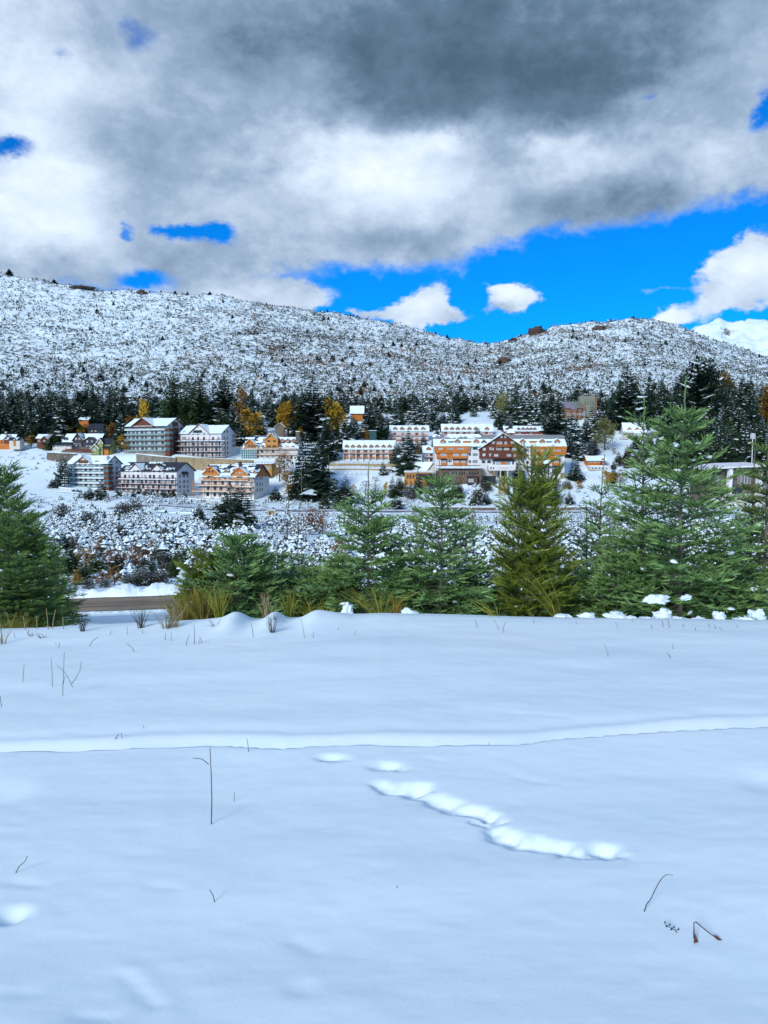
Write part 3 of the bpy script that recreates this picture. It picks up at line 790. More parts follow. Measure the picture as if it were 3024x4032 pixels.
OCHREW = mat('ochre_render', (0.42, 0.25, 0.06), 0.85, 0.12, 0.5)
GLASS = mat('dark_window_glass', (0.035, 0.050, 0.060), 0.08, 0.25, 0.8, spec=0.8, objvar=0.3)
GLASSB = mat('curtained_window_glass', (0.33, 0.38, 0.40), 0.15, 0.2, 1.2, spec=0.7, objvar=0.3)
GLASST = mat('teal_tinted_glass', (0.075, 0.145, 0.150), 0.08, 0.25, 0.8, spec=0.8, objvar=0.35)
RAILG = mat('pale_glass_railing', (0.22, 0.30, 0.31), 0.15, 0.15, 0.6, spec=0.7)
WHITEP = mat('white_paint', (0.74, 0.75, 0.75), 0.5, 0.05, 1.0)
BLUEP = mat('blue_paint', (0.010, 0.10, 0.40), 0.5, 0.1, 1.0)
DARKM = mat('dark_metal', (0.03, 0.03, 0.035), 0.5, 0.2, 1.0)
REDP = mat('brick_red_paint', (0.26, 0.045, 0.030), 0.6, 0.15, 1.0)
POLEW = mat('grey_pole_timber', (0.16, 0.13, 0.10), 0.9, 0.2, 2.0)

_win = {}
def win_mesh(w, h, mull, fm):
    key = (round(w, 2), round(h, 2), mull, fm.name)
    if key not in _win:
        b = MB(); t = 0.11 if w > 1.2 else 0.08
        b.box(-w / 2, w / 2, -0.07, 0.02, 0, t); b.box(-w / 2, w / 2, -0.07, 0.02, h - t, h)
        b.box(-w / 2, -w / 2 + t, -0.068, 0.018, t, h - t); b.box(w / 2 - t, w / 2, -0.068, 0.018, t, h - t)
        for i in range(mull):
            x = -w / 2 + w * (i + 1) / (mull + 1); b.box(x - t * .4, x + t * .4, -0.062, 0.014, t, h - t)
        p = MB(); p.box(-w / 2 + 0.01, w / 2 - 0.01, -0.025, 0.005, 0.01, h - 0.01)
        _win[key] = (b.mesh('window_frame', fm), p)
    return key
_pane = {}
def window(parent, x, y, z, w, h, fm=None, gm=None, mull=1, face=0.0, name='window'):
    """window standing on a wall: face 0 looks to -y, 90 looks to +x"""
    fm = fm or DKTRIM; gm = gm or (GLASS if RNG.random() < 0.65 else GLASSB)
    key = win_mesh(w, h, mull, fm)
    pk = key[:2] + (gm.name,)
    if pk not in _pane: _pane[pk] = _win[key][1].mesh('pane', gm)
    o = link(name, _win[key][0], parent, (x, y, z), (0, 0, R(face)))
    link('pane', _pane[pk], o)
    return o

def snow_slab(name, parent, p0, e1, e2, L1, L2, seed, cover=0.85, t=0.28, cell=0.65, edge=0.25):
    """patchy layer of snow on the plane p0 + a*e1 + b*e2"""
    p0, e1, e2 = Vector(p0), Vector(e1).normalized(), Vector(e2).normalized()
    n = e1.cross(e2); n = n if n.z > 0 else -n; n.normalize()
    n1, n2 = max(2, int(L1 / cell)), max(2, int(L2 / cell))
    a = (np.arange(n1) + .5) / n1 * L1; b = (np.arange(n2) + .5) / n2 * L2
    A, B = np.meshgrid(a, b, indexing='ij')
    f = fbm(A / 3.2 + seed * 3.7, B / 2.4 + seed, 3, seed)
    thr = -1.2 + 1.5 * (1 - cover) * 1.6
    on = f > thr
    if not on.any(): return None
    va, vb = np.linspace(0, L1, n1 + 1), np.linspace(0, L2, n2 + 1)
    VA, VB = np.meshgrid(va, vb, indexing='ij')
    jit = (RNG.random(VA.shape) - .5) * cell * 0.5
    inn = np.ones_like(VA); inn[0] = inn[-1] = 0; inn[:, 0] = inn[:, -1] = 0
    VA = VA + jit * inn; VB = VB + (RNG.random(VA.shape) - .5) * cell * 0.5 * inn - (RNG.random(VA.shape)) * edge * (VB == 0)
    hh = t * (0.75 + 0.4 * fbm(VA / 1.5, VB / 1.5, 2, seed + 5))
    m = MB(); idx = lambda i, j: i * (n2 + 1) + j
    base = [p0 + e1 * float(VA[i, j]) + e2 * float(VB[i, j]) + n * 0.012 for i in range(n1 + 1) for j in range(n2 + 1)]
    top = [base[idx(i, j)] + n * float(hh[i, j]) for i in range(n1 + 1) for j in range(n2 + 1)]
    m.v = [tuple(q) for q in base + top]; o = len(base)
    flip = e1.cross(e2).z < 0
    for i in range(n1):
        for j in range(n2):
            if not on[i, j]: continue
            q = [idx(i, j), idx(i + 1, j), idx(i + 1, j + 1), idx(i, j + 1)]
            tq = [o + k for k in q]
            m.f.append(tuple(tq[::-1] if flip else tq)); m.m.append(0)
            for (di, dj, k0, k1) in ((0, -1, 0, 1), (1, 0, 1, 2), (0, 1, 2, 3), (-1, 0, 3, 0)):
                ii, jj = i + di, j + dj
                if not (0 <= ii < n1 and 0 <= jj < n2 and on[ii, jj]):
                    f4 = (q[k0], q[k1], o + q[k1], o + q[k0]); m.f.append(f4[::-1] if flip else f4); m.m.append(0)
    return m.build(name, M_SNOWR, parent)

_dorm = {}
class Building:
    def __init__(s, name, label, cat, ul, ur, vb, Y, rz=0.0, ub=None, D=10.0, group=None):
        """front wall seen between photo columns ul..ur, its foot at row vb; Y = depth of the right front corner"""
        c, sn = math.cos(R(rz)), math.sin(R(rz))
        Cr = P(ur, vb, Y); k = (ul - 1512) / F_PX
        s.W = (Cr[0] - k * Cr[1]) / (c - k * sn)
        if ub is not None:
            k2 = (ub - 1512) / F_PX; D = (Cr[0] - k2 * Cr[1]) / (sn + k2 * c)
        s.D = D; s.ul, s.ur, s.vb = ul, ur, vb
        s.s = Y / F_PX * math.cos(PITCH)
        org = (Cr[0] - s.W * c, Cr[1] - s.W * sn, Cr[2])
        s.o = tag(link(name, None, None, org, (0, 0, R(rz))), label, cat, group)
        s.sd = int(RNG.integers(1000)); s.name = name
        s.k = 0
    def x(s, u): return s.W * (u - s.ul) / (s.ur - s.ul)
    def z(s, v): return (s.vb - v) * s.s
    def body(s, H, Hr, m, base=3.0, x0=0, x1=None, y0=0.0, D=None, name='wall', axis='x'):
        """main volume with a gabled top; axis = direction of the ridge"""
        x1 = s.W if x1 is None else x1; D = s.D if D is None else D
        b = MB()
        if axis == 'x':
            pr = lambda x: [(x, y0, -base), (x, y0, H), (x, y0 + D / 2, Hr), (x, y0 + D, H), (x, y0 + D, -base)]
            b.prism(pr(x0), pr(x1))
        else:
            pr = lambda y: [(x0, y, -base), (x1, y, -base), (x1, y, H), ((x0 + x1) / 2, y, Hr), (x0, y, H)]
            b.prism(pr(y0), pr(y0 + D))
        return b.build(name, m, s.o)
    def roof(s, H, Hr, m, x0=0, x1=None, y0=0.0, D=None, over=0.8, t=0.22, snow=0.85, snow_t=0.3, axis='x', back=True, name='roof', ydeep=None):
        x1 = s.W if x1 is None else x1; D = s.D if D is None else D
        b = MB(); s.k += 1
        if axis == 'x':
            run = D / 2; sl = (Hr - H) / run
            ze = H - over * sl + 0.05; zr = Hr + 0.05
            a, c = x0 - over, x1 + over
            b.slab((a, y0 - over, ze + t), (c, y0 - over, ze + t), (c, y0 + run, zr + t), (a, y0 + run, zr + t), t)
            b.slab((c, y0 + D + over, ze + t), (a, y0 + D + over, ze + t), (a, y0 + run, zr + t + .003), (c, y0 + run, zr + t + .003), t)
            r = b.build(name, m, s.o)
            if snow > 0:
                L2 = math.hypot(run + over, zr - ze)
                snow_slab('roof_snow', r, (a + .1, y0 - over + .05, ze + t), (1, 0, 0), (0, run + over, zr - ze), c - a - .2, L2 - 0.25, s.sd + s.k, snow, snow_t)
        else:
            run = (x1 - x0) / 2; sl = (Hr - H) / run; xm = (x0 + x1) / 2
            ze = H - over * sl + 0.05; zr = Hr + 0.05; a, c = y0 - over, y0 + (ydeep or D)
            b.slab((x0 - over, c, ze + t), (x0 - over, a, ze + t), (xm, a, zr + t), (xm, c, zr + t), t)
            b.slab((x1 + over, a, ze + t), (x1 + over, c, ze + t), (xm, c, zr + t + .003), (xm, a, zr + t + .003), t)
            r = b.build(name, m, s.o)
            if snow > 0:
                L2 = math.hypot(run + over, zr - ze)
                snow_slab('roof_snow', r, (x0 - over + .05, a + .15, ze + t), (0, 1, 0), (run + over, 0, zr - ze), c - a - .3, L2 - .2, s.sd + s.k, snow, snow_t)
                snow_slab('roof_snow', r, (x1 + over - .05, a + .15, ze + t), (0, 1, 0), (-run - over, 0, zr - ze), c - a - .3, L2 - .2, s.sd + s.k + 1, snow, snow_t)
        return r
    def gable(s, x0, x1, zb, ze, za, m, rm, out=0.3, deep=None, snow=0.7, over=0.6, trim=BROWN):
        """front-facing cross gable"""
        deep = deep or s.D / 2
        b = MB(); pr = lambda y: [(x0, y, zb), (x1, y, zb), (x1, y, ze), ((x0 + x1) / 2, y, za), (x0, y, ze)]
        b.prism(pr(-out), pr(deep)); b.build('gable', m, s.o)
        s.roof(ze, za, rm, x0, x1, -out, deep + out, over, 0.2, snow, 0.26, 'y', name='gable_roof')
        if trim is not None:                         # barge boards
            t = MB(); sl = (za - ze) / ((x1 - x0) / 2); xm = (x0 + x1) / 2
            for sg, xe in ((-1, x0 - over), (1, x1 + over)):
                zE = ze - over * sl
                t.prism([(xe, -out - over - .06, zE - .25), (xm, -out - over - .06, za - .25), (xm, -out - over - .06, za + .26), (xe, -out - over - .06, zE + .26)],
                        [(xe, -out - over - .005, zE - .25), (xm, -out - over - .005, za - .25), (xm, -out - over - .005, za + .26), (xe, -out - over - .005, zE + .26)])
            t.build('barge_board', trim, s.o)
    def dormer(s, x, y, z, w, h, m=ORANGE, rm=SLATE, depth=2.6, snow=True, wins=1, fm=None, gm=None):
        key = (round(w, 2), round(h, 2), m.name, rm.name, depth)
        if key not in _dorm:
            b = MB(); hw = w / 2; ap = h + w * 0.42
            pr = lambda y_: [(-hw, y_, 0), (hw, y_, 0), (hw, y_, h), (0, y_, ap), (-hw, y_, h)]
            b.prism(pr(0), pr(depth))
            r = MB(); ov = .3
            r.slab((-hw - ov, depth, h - .25 + .1), (-hw - ov, -ov, h - .25 + .1), (0, -ov, ap + .1), (0, depth, ap + .1), .12)
            r.slab((hw + ov, -ov, h - .25 + .1), (hw + ov, depth, h - .25 + .1), (0, depth, ap + .103), (0, -ov, ap + .103), .12)
            sn = MB()
            sn.slab((-hw - ov + .05, depth, h - .25 + .36), (-hw - ov + .05, -ov + .1, h - .25 + .36), (0, -ov + .1, ap + .38), (0, depth, ap + .38), .24)
            sn.slab((hw + ov - .05, -ov + .1, h - .25 + .36), (hw + ov - .05, depth, h - .25 + .36), (0, depth, ap + .384), (0, -ov + .1, ap + .384), .24)
            _dorm[key] = (b.mesh('dormer', m), r.mesh('dormer_roof', rm), sn.mesh('dormer_snow', M_SNOWR))
        a, r, sn = _dorm[key]
        d = link('dormer', a, s.o, (x, y, z))
        link('dormer_roof', r, d)
        if snow: link('dormer_snow', sn, d)
        window(d, 0, -0.005, h * 0.12, w * 0.72, h * 0.78, fm or DKTRIM, gm or GLASSB, wins)
        return d
    def balcony(s, x0, x1, z, dep=1.6, slab=WHITEP, rail=MAROON, style='wood', snow=True, th=0.22, rh=1.0, y=0.0, ends=True):
        b = MB(); b.box(x0, x1, y - dep, y + 0.02, z - th, z); o = b.build('balcony', slab, s.o)
        r = MB()
        if style == 'wood':
            for q in (0.45, 0.72, rh): r.box(x0, x1, y - dep - .03, y - dep + .05, z + q - .08, z + q + .02)
            n = max(2, int((x1 - x0) / 1.8))
            for i in range(n + 1):
                xx = x0 + (x1 - x0) * i / n; r.box(xx - .05, xx + .05, y - dep - .028, y - dep + .048, z, z + rh + .02)
            if ends:
                for xx in (x0, x1):
                    for q in (0.5, rh): r.box(xx - .03, xx + .03, y - dep + .06, y, z + q - .07, z + q + .018)
        elif style == 'glass':
            r.box(x0, x1, y - dep, y - dep + .04, z + .08, z + rh); r.box(x0, x0 + .04, y - dep + .05, y, z + .08, z + rh); r.box(x1 - .04, x1, y - dep + .05, y, z + .08, z + rh)
        else:
            r.box(x0, x1, y - dep - .02, y - dep + .10, z + .003, z + rh); r.box(x0, x0 + .1, y - dep + .11, y, z + .003, z + rh); r.box(x1 - .1, x1, y - dep + .11, y, z + .003, z + rh)
        r.build('railing', rail, o)
        if snow:
            q = MB(); n = max(3, int((x1 - x0) / 1.5)); xs = np.linspace(x0 + .05, x1 - .05, n + 1); hs = z + .06 + .16 * RNG.random(n + 1); ys = y - dep + .35 + .5 * RNG.random(n + 1)
            for i in range(n):
                q.poly([(xs[i], y - dep - .05, z + .004), (xs[i + 1], y - dep - .05, z + .004), (xs[i + 1], y - dep - .05, hs[i + 1]), (xs[i], y - dep - .05, hs[i])])
                q.poly([(xs[i], y - dep - .05, hs[i]), (xs[i + 1], y - dep - .05, hs[i + 1]), (xs[i + 1], ys[i + 1], z + .005), (xs[i], ys[i], z + .005)])
            if q.v: q.build('balcony_snow', M_SNOWR, o)
        return o
    def post(s, x, y, z0, z1, m=MAROON, r=0.10):
        b = MB(); b.box(-r, r, -r, r, 0, 1); key = 'post' + m.name + str(r)
        if key not in _dorm: _dorm[key] = b.mesh('post', m)
        return link('post', _dorm[key], s.o, (x, y, z0), None, (1, 1, z1 - z0))
    def chimney(s, x, y, z0, z1, m=PLASTER, w=0.9, cap=True):
        b = MB(); b.box(x - w / 2, x + w / 2, y - w / 2, y + w / 2, z0, z1); c = b.build('chimney', m, s.o)
        if cap:
            q = MB(); q.box(x - w / 2 - .08, x + w / 2 + .08, y - w / 2 - .08, y + w / 2 + .08, z1 + .003, z1 + .3); q.build('chimney_snow', M_SNOWR, c)
    def wins(s, us, v, wpx, hpx, y=-0.005, fm=None, gm=None, mull=1, name='window'):
        for u in us: window(s.o, s.x(u), y, s.z(v + hpx / 2), wpx * s.s, hpx * s.s, fm, gm, mull, 0, name)
    def side(s, ys, zs, w=1.1, h=1.3, fm=None, gm=None):
        for yy in ys:
            for z in zs: window(s.o, s.W + 0.005, yy, z, w, h, fm, gm, 1, 90)

def wall_run(name, label, pts, m, t=0.5, panel=None, cat='wall', cap=0.22, group=None, pier=None, drop=2.0):
    """retaining wall through points (u, vtop, vbot, Y); optional panels and a snow cap"""
    c = [(P(u, vt, Y), P(u, vb, Y)) for (u, vt, vb, Y) in pts]
    o = c[0][1]; root = tag(link(name, None, None, tuple(o)), label, cat, group)
    for (t0, b0), (t1, b1) in zip(c[:-1], c[1:]):
        L = math.hypot(t1[0] - t0[0], t1[1] - t0[1]); n = max(1, int(L / panel)) if panel else 1
        d = Vector((t1[0] - t0[0], t1[1] - t0[1], 0)).normalized(); nrm = Vector((-d.y, d.x, 0)) * t
        sn = MB()
        for i in range(n):
            f0, f1 = i / n, (i + 1) / n
            g = 0.05 / L if panel else 0
            A, B = [Vector(t0 + (t1 - t0) * q) - Vector(o) for q in (f0 + g, f1 - g)]; Cc, Dd = [Vector(b0 + (b1 - b0) * q) - Vector(o) for q in (f0 + g, f1 - g)]
            Cc.z -= drop; Dd.z -= drop
            b = MB(); b.prism([Cc, Dd, B, A], [Cc + nrm, Dd + nrm, B + nrm, A + nrm]); b.build('panel' if panel else 'wall_body', m, root)
            if pier and i:
                q = MB(); e = Vector((0, 0, .15)); pd = d * .22
                q.prism([Cc - pd - nrm * .35, Cc + pd - nrm * .35, A + pd - nrm * .35 + e, A - pd - nrm * .35 + e], [Cc - pd + nrm * .1, Cc + pd + nrm * .1, A + pd + nrm * .1 + e, A - pd + nrm * .1 + e])
                q.build('pier', m, root)
        if cap:
            A, B = Vector(t0) - Vector(o), Vector(t1) - Vector(o); u_ = Vector((0, 0, cap))
            A.z += .01; B.z += .01
            sn.prism([A - nrm * .1, B - nrm * .1, B - nrm * .1 + u_, A - nrm * .1 + u_], [A + nrm * 1.6, B + nrm * 1.6, B + nrm * 1.6 + u_ * 1.2, A + nrm * 1.6 + u_ * 1.2]); sn.build('snow_cap', M_SNOWR, root)
    return root

def fence_run(label, u0, v0, u1, v1, Y0, Y1, h=1.2, n=10, m=None, rails=2, name='fence', r=0.06, group=None):
    a, b = P(u0, v0, Y0), P(u1, v1, Y1)
    root = tag(link(name, None, None, tuple(a)), label, 'fence', group); m = m or DARKM
    key = ('fp', m.name, round(h, 2), r)
    if key not in _dorm:
        q = MB(); q.box(-r, r, -r, r, -0.5, h); _dorm[key] = q.mesh('post', m)
    for i in range(n + 1): link('post', _dorm[key], root, tuple((b - a) * i / n))
    d = Vector(b - a)
    for k in range(rails):
        z = h * (k + 1) / rails - .05; q = MB(); q.tube([(0, -.02, z), tuple(d + Vector((0, -.02, z)))], r * .6, 4); q.build('rail', m, root)
    return root

# ------------------------------------------------------------------ B1 brown-gabled apartment block
b = Building('apartment_block', 'six-storey apartment block with red-brown gable and teal glass balconies', 'building', 506, 660, 1780, 450, -20, ub=728)
sc = b.s; H, Hr = b.z(1676), b.z(1646)
b.body(H, Hr, PALECONC, 5); b.roof(H, Hr, BROWN, snow=0.93, over=1.0)
b.gable(b.x(534), b.x(609), b.z(1692), b.z(1674), b.z(1645), BROWN, BROWN, 0.9, snow=0.85, over=1.0, trim=MAROON)
q = MB(); q.box(.02, b.W - .02, -.06, -.005, b.z(1691), H - .2); q.build('boarding', BROWN, b.o)
b.wins((516, 541, 557, 576, 598, 622, 645), 1682, 10, 13, y=-0.07, fm=DKTRIM, gm=GLASST)
for i, v in enumerate((1692, 1713, 1734, 1755, 1777)):
    b.balcony(-0.9, b.W + 0.3, b.z(v), 1.7, CONC if i else WHITEP, RAILG, 'glass', i < 1, 0.3, 0.95)
    if i:
        for j, u in enumerate((514, 528, 545, 562, 579, 601, 618, 640)):
            window(b.o, b.x(u + (j % 2) * 2), -0.005, b.z(v) + 0.05, (1.5, 1.9)[j % 2], 2.3, DKTRIM, (GLASST, GLASS, GLASST)[(i + j) % 3], 1)
for i, v in enumerate((1777, 1755, 1734, 1713, 1692)):      # corner bay with brown bands
    q = MB(); q.box(b.W - .3, b.W + 2.9, -2.0, 2.2, b.z(v) - 1.0 if i else b.z(v) - 4, b.z(v) + 0.55); q.build('corner_balcony', BROWN, b.o)
    q = MB(); q.box(b.W - .2, b.W + 2.6, -1.7, 2.0, b.z(v) + .551, b.z(v) + 2.1); q.build('corner_glazing', GLASST, b.o)
q = MB(); q.box(b.W, b.W + .5, 5.2, 10.2, -5, b.z(1664)); q.build('stair_tower', BROWN, b.o)
q = MB(); q.box(b.W - .2, b.W + .9, 4.9, 10.5, b.z(1664) + .003, b.z(1664) + .35); q.build('tower_roof', SLATE, b.o)
for z in (b.z(1684), b.z(1704), b.z(1725), b.z(1745)):
    window(b.o, b.W + .505, 6.6, z, .9, 1.1, DKTRIM, GLASSB, 0, 90); window(b.o, b.W + .505, 8.8, z, .9, 1.1, DKTRIM, GLASSB, 0, 90)
b.side((b.D - 2.5,), (b.z(1690), b.z(1712), b.z(1735)), 1.3, 1.5)
q = MB(); q.box(-1.2, b.W + .5, -1.9, -.1, -5, b.z(1778) - .36); q.build('plinth', CONC, b.o)

# ------------------------------------------------------------------ B2 white scaffold-balconied apartments
b = Building('apartment_block', 'white apartment house with brown timber balcony grid above a tan wall', 'building', 713, 873, 1800, 446, -20, ub=931)
H, Hr = b.z(1706), b.z(1674)
b.body(H, Hr, PLASTER, 4); b.roof(H, Hr, SLATE, snow=0.88)
b.gable(b.x(752), b.x(828), b.z(1745), b.z(1705), b.z(1670), PLASTER, SLATE, 0.5, snow=0.72, trim=BROWN)
for u in (843, 861): b.dormer(b.x(u), 0.9, b.z(1713), 1.7, 1.2, PLASTER)
b.dormer(b.x(728), .5, b.z(1712), 2.2, 1.5, PLASTER)
b.wins((765, 784, 809), 1707, 9, 9, y=-.51); b.wins((781, 787), 1681, 3, 4, y=-.51, mull=0)
q = MB(); q.prism([(b.x(768), -1.4, b.z(1702)), (b.x(802), -1.4, b.z(1702)), (b.x(800), -.5, b.z(1694)), (b.x(770), -.5, b.z(1694))], [(b.x(768), -1.4, b.z(1701)), (b.x(802), -1.4, b.z(1701)), (b.x(800), -.45, b.z(1693)), (b.x(770), -.45, b.z(1693))]); q.build('canopy', SLATE, b.o)
b.wins((729,), 1724, 18, 10, mull=2); b.wins((748, 841, 862), 1727, 8, 13); b.wins((765, 785, 808), 1727, 9, 13, y=-.51)
for i, v in enumerate((1735, 1756, 1778, 1799)):
    b.balcony(b.x(700), b.x(896), b.z(v), 2.4, WHITEP if i < 1 else BROWN, MAROON, 'wood', True, 0.25)
    if i:
        for j, u in enumerate((722, 733, 748, 766, 783, 800, 815, 838, 852, 865)):
            window(b.o, b.x(u), -.505 if 755 < u < 826 else -.005, b.z(v) + .05, 1.15, 2.1, DKTRIM, (GLASS, GLASSB)[(i * 3 + j) % 2], 1)
for u in (702, 724, 746, 768, 790, 812, 834, 865, 895): b.post(b.x(u), -2.38, b.z(1806), b.z(1731), MAROON, .12)
b.side((3.2, 6.5), (b.z(1703), b.z(1728), b.z(1748), b.z(1768), b.z(1788)), 1.2, 1.4)
for z in (b.z(1715), b.z(1735), b.z(1755)):
    q = MB(); q.box(b.W, b.W + 1.5, b.D - 4.5, b.D + 2.5, z - .2, z); o_ = q.build('balcony', BROWN, b.o)
    r = MB(); r.box(b.W + 1.42, b.W + 1.5, b.D - 4.5, b.D + 2.5, z + .8, z + 1.0); r.box(b.W + 1.42, b.W + 1.49, b.D - 4.5, b.D + 2.5, z + .35, z + .5); r.build('railing', MAROON, o_)
wall_run('retaining_wall', 'tall tan panelled retaining wall under the white scaffolded apartments', [(690, 1797, 1836, 440), (800, 1803, 1838, 437), (905, 1808, 1845, 434), (1000, 1812, 1846, 433)], TANCONC, .6, 5.0, cap=.2)
wall_run('retaining_wall', 'stained grey retaining wall below the brown-gabled block', [(536, 1787, 1806, 442), (600, 1795, 1812, 440), (688, 1802, 1822, 438)], CONC, .6, 6.0, cap=.3)

# ------------------------------------------------------------------ B3 yellow timber chalet hotel
b = Building('chalet_hotel', 'yellow timber chalet hotel with glass conservatory and stone chimney', 'building', 961, 1172, 1808, 448, -8, D=13)
H, Hr = b.z(1764), b.z(1722)
b.body(H, Hr, PLASTER, 3); b.roof(H, Hr, SLATE, snow=0.62)
b.gable(b.x(966), b.x(1010), b.z(1766), b.z(1750), b.z(1729), ORANGE, SLATE, 0.6, snow=0.85, trim=HONEY)
b.gable(b.x(1048), b.x(1097), b.z(1766), b.z(1731), b.z(1706), HONEY, SLATE, 1.0, deep=9, snow=0.5, trim=HONEY)
b.wins((1062, 1084), 1737, 11, 8, y=-1.005); b.wins((1068, 1077), 1720, 5, 6, y=-1.005); b.wins((1062, 1084), 1758, 17, 8, y=-1.005, gm=GLASS, mull=0)
b.wins((973, 984, 995, 1004), 1757, 8, 11, y=-.605, fm=HONEY); b.wins((1020, 1036), 1757, 11, 10, fm=WHITEP)
for u in (1110, 1132, 1155): b.dormer(b.x(u), 1.2, b.z(1742), 2.0, 1.3, ORANGE)
b.dormer(b.x(1042), 1.2, b.z(1741), 2.0, 1.5, ORANGE); b.dormer(b.x(1051), 5.2, b.z(1722), 2.4, 1.5, ORANGE)
b.wins((1108, 1132, 1155), 1759, 13, 8, fm=HONEY)
for i, v in enumerate((1768, 1790)):
    b.balcony(b.x(957 if i == 0 else 1018), b.x(1170), b.z(v), 1.7, PINEW, HONEY, 'wood', True, .3)
b.wins((1033, 1055, 1077, 1100, 1126), 1778, 10, 11, fm=BROWN); b.wins((1033, 1055, 1077, 1100, 1126, 1148), 1800, 9, 12, fm=BROWN)
for u in (1018, 1043, 1066, 1088, 1112, 1135): b.post(b.x(u), -1.6, -1, b.z(1769), HONEY, .14)
q = MB(); q.box(b.x(957), b.x(1016), -2.6, -.02, -2, b.z(1771)); c = q.build('conservatory', GLASST, b.o)
q = MB()
for i in range(8):
    xx = b.x(957) + (b.x(1016) - b.x(957)) * i / 7; q.box(xx - .08, xx + .08, -2.68, -2.605, -1, b.z(1770))
for z in np.linspace(0, b.z(1771), 5): q.box(b.x(957), b.x(1016), -2.66, -2.606, z - .07, z + .07)
q.build('glazing_bars', WHITEP, c)
b.chimney(b.x(1171), 2.0, b.z(1745), b.z(1700), STONE, 2.2)
b = Building('annex_building', 'low ochre annex with flat snowy roof below the yellow chalet', 'building', 930, 1070, 1857, 424, -10, D=8)
b.body(b.z(1829), b.z(1828.6), OCHREW, 3); b.roof(b.z(1829), b.z(1828), BROWN, over=.5, snow=1.0, snow_t=.5); b.wins((1056,), 1843, 17, 12, fm=PALECONC, gm=GLASSB, mull=2)
fence_run('railing on the flat roof of the ochre annex', 935, 1826, 1080, 1826, 422, 421, 1.1, 12, DARKM)

# ------------------------------------------------------------------ B4 white terraced apartments with glass rails
b = Building('apartment_block', 'white five-storey apartments with pale glass balconies and brown corner bay', 'building', 270, 421, 1925, 402, -20, ub=480)
H, Hr = b.z(1826), b.z(1796)
b.body(H, Hr, PLASTER, 4); b.roof(H, Hr, SLATE, snow=0.86)
b.gable(b.x(299), b.x(368), b.z(1842), b.z(1826), b.z(1799), PLASTER, SLATE, 0.4, snow=0.85, trim=BROWN)
q = MB(); q.box(b.x(314), b.x(352), -.46, -.405, b.z(1825), b.z(1812)); q.build('gable_glazing', GLASS, b.o)
for u in (322, 330, 338, 346): b.post(b.x(u), -.5, b.z(1826), b.z(1808), HONEY, .12)
b.chimney(b.x(308), 3, b.z(1822), b.z(1792), PLASTER, 2.0); b.chimney(b.x(411), 2.2, b.z(1832), b.z(1797), PLASTER, 2.2)
q = MB(); q.slab((b.x(362), .9, b.z(1822) + .6), (b.x(388), .9, b.z(1822) + .6), (b.x(388), 3.2, b.z(1812) + .6), (b.x(362), 3.2, b.z(1812) + .6), .2); q.build('skylight', GLASS, b.o)
for i, v in enumerate((1841, 1861, 1881, 1901, 1922)):
    b.balcony(-0.8, b.W + .2, b.z(v), 1.8, WHITEP, RAILG, 'glass', i < 4, .45, .95)
    for j, u in enumerate((281, 301, 320, 340, 359, 384, 404)):
        window(b.o, b.x(u), -.405 if 299 < u < 368 and i == 0 else -.005, b.z(v) + .05, 1.7, 2.1, DKTRIM, (GLASST, GLASS, GLASSB)[(i + j * 2) % 3], 1)
    q = MB(); q.box(b.W - .2, b.W + 3.0, -2.1, 1.6, b.z(v) - .9, b.z(v) + .55); q.build('corner_balcony', BROWN, b.o)
    q = MB(); q.box(b.W - .1, b.W + 2.7, -1.8, 1.4, b.z(v) + .551, b.z(v) + 1.75); q.build('corner_glazing', GLASST, b.o)
q = MB(); q.box(b.W - .6, b.W + 3.4, -2.4, 1.9, b.z(1828) - .1, b.z(1826) + .1); q.build('bay_roof', SLATE, b.o)
q = MB(); q.box(b.W - .6, b.W + 3.4, -2.4, 1.9, b.z(1826) + .103, b.z(1826) + .5); q.build('bay_snow', M_SNOWR, b.o)
b.side((4.0, 8.0), (b.z(1826), b.z(1848), b.z(1868), b.z(1888), b.z(1908)), 1.5, 1.3)
q = MB(); q.box(-1, b.W + 2.6, -1.9, -.05, -4, b.z(1923) - .5); q.build('plinth', PALECONC, b.o)
wall_run('retaining_wall', 'long brown-grey retaining wall in front of the white terraced apartments', [(178, 1933, 1955, 392), (260, 1938, 1957, 389), (330, 1945, 1962, 386), (395, 1950, 1966, 383)], STONE, .6, 5.0, cap=.25)
wall_run('retaining_wall', 'short upper terrace wall at the left corner of the white terraced apartments', [(231, 1918, 1932, 397), (300, 1928, 1941, 392)], PALECONC, .5, None, cap=.2)

# ------------------------------------------------------------------ B5 white apartments with dark red balconies
b = Building('apartment_block', 'white apartment house with dark red balconies and dark blue slate roof', 'building', 477, 697, 1948, 392, -22, ub=766)
H, Hr = b.z(1854), b.z(1822)
b.body(H, Hr, PLASTER, 4); b.roof(H, Hr, SLATE, snow=0.34, over=1.0)
b.gable(b.x(517), b.x(563), b.z(1890), b.z(1850), b.z(1826), PLASTER, SLATE, .5, snow=0.8, trim=MAROON)
b.gable(b.x(601), b.x(649), b.z(1890), b.z(1852), b.z(1828), PLASTER, SLATE, .5, snow=0.35, trim=MAROON)
b.dormer(b.x(497), .6, b.z(1860), 2.4, 1.5, PLASTER, SLATE); b.dormer(b.x(573), .8, b.z(1860), 2.0, 1.3, BROWN); b.dormer(b.x(588), .6, b.z(1862), 2.0, 1.3, BROWN)
b.dormer(b.x(664), .8, b.z(1861), 2.0, 1.4, BROWN); b.dormer(b.x(679), .8, b.z(1861), 2.0, 1.4, BROWN)
b.wins((531, 549), 1856, 9, 9, y=-.505); b.wins((612, 634), 1856, 8, 9, y=-.505)
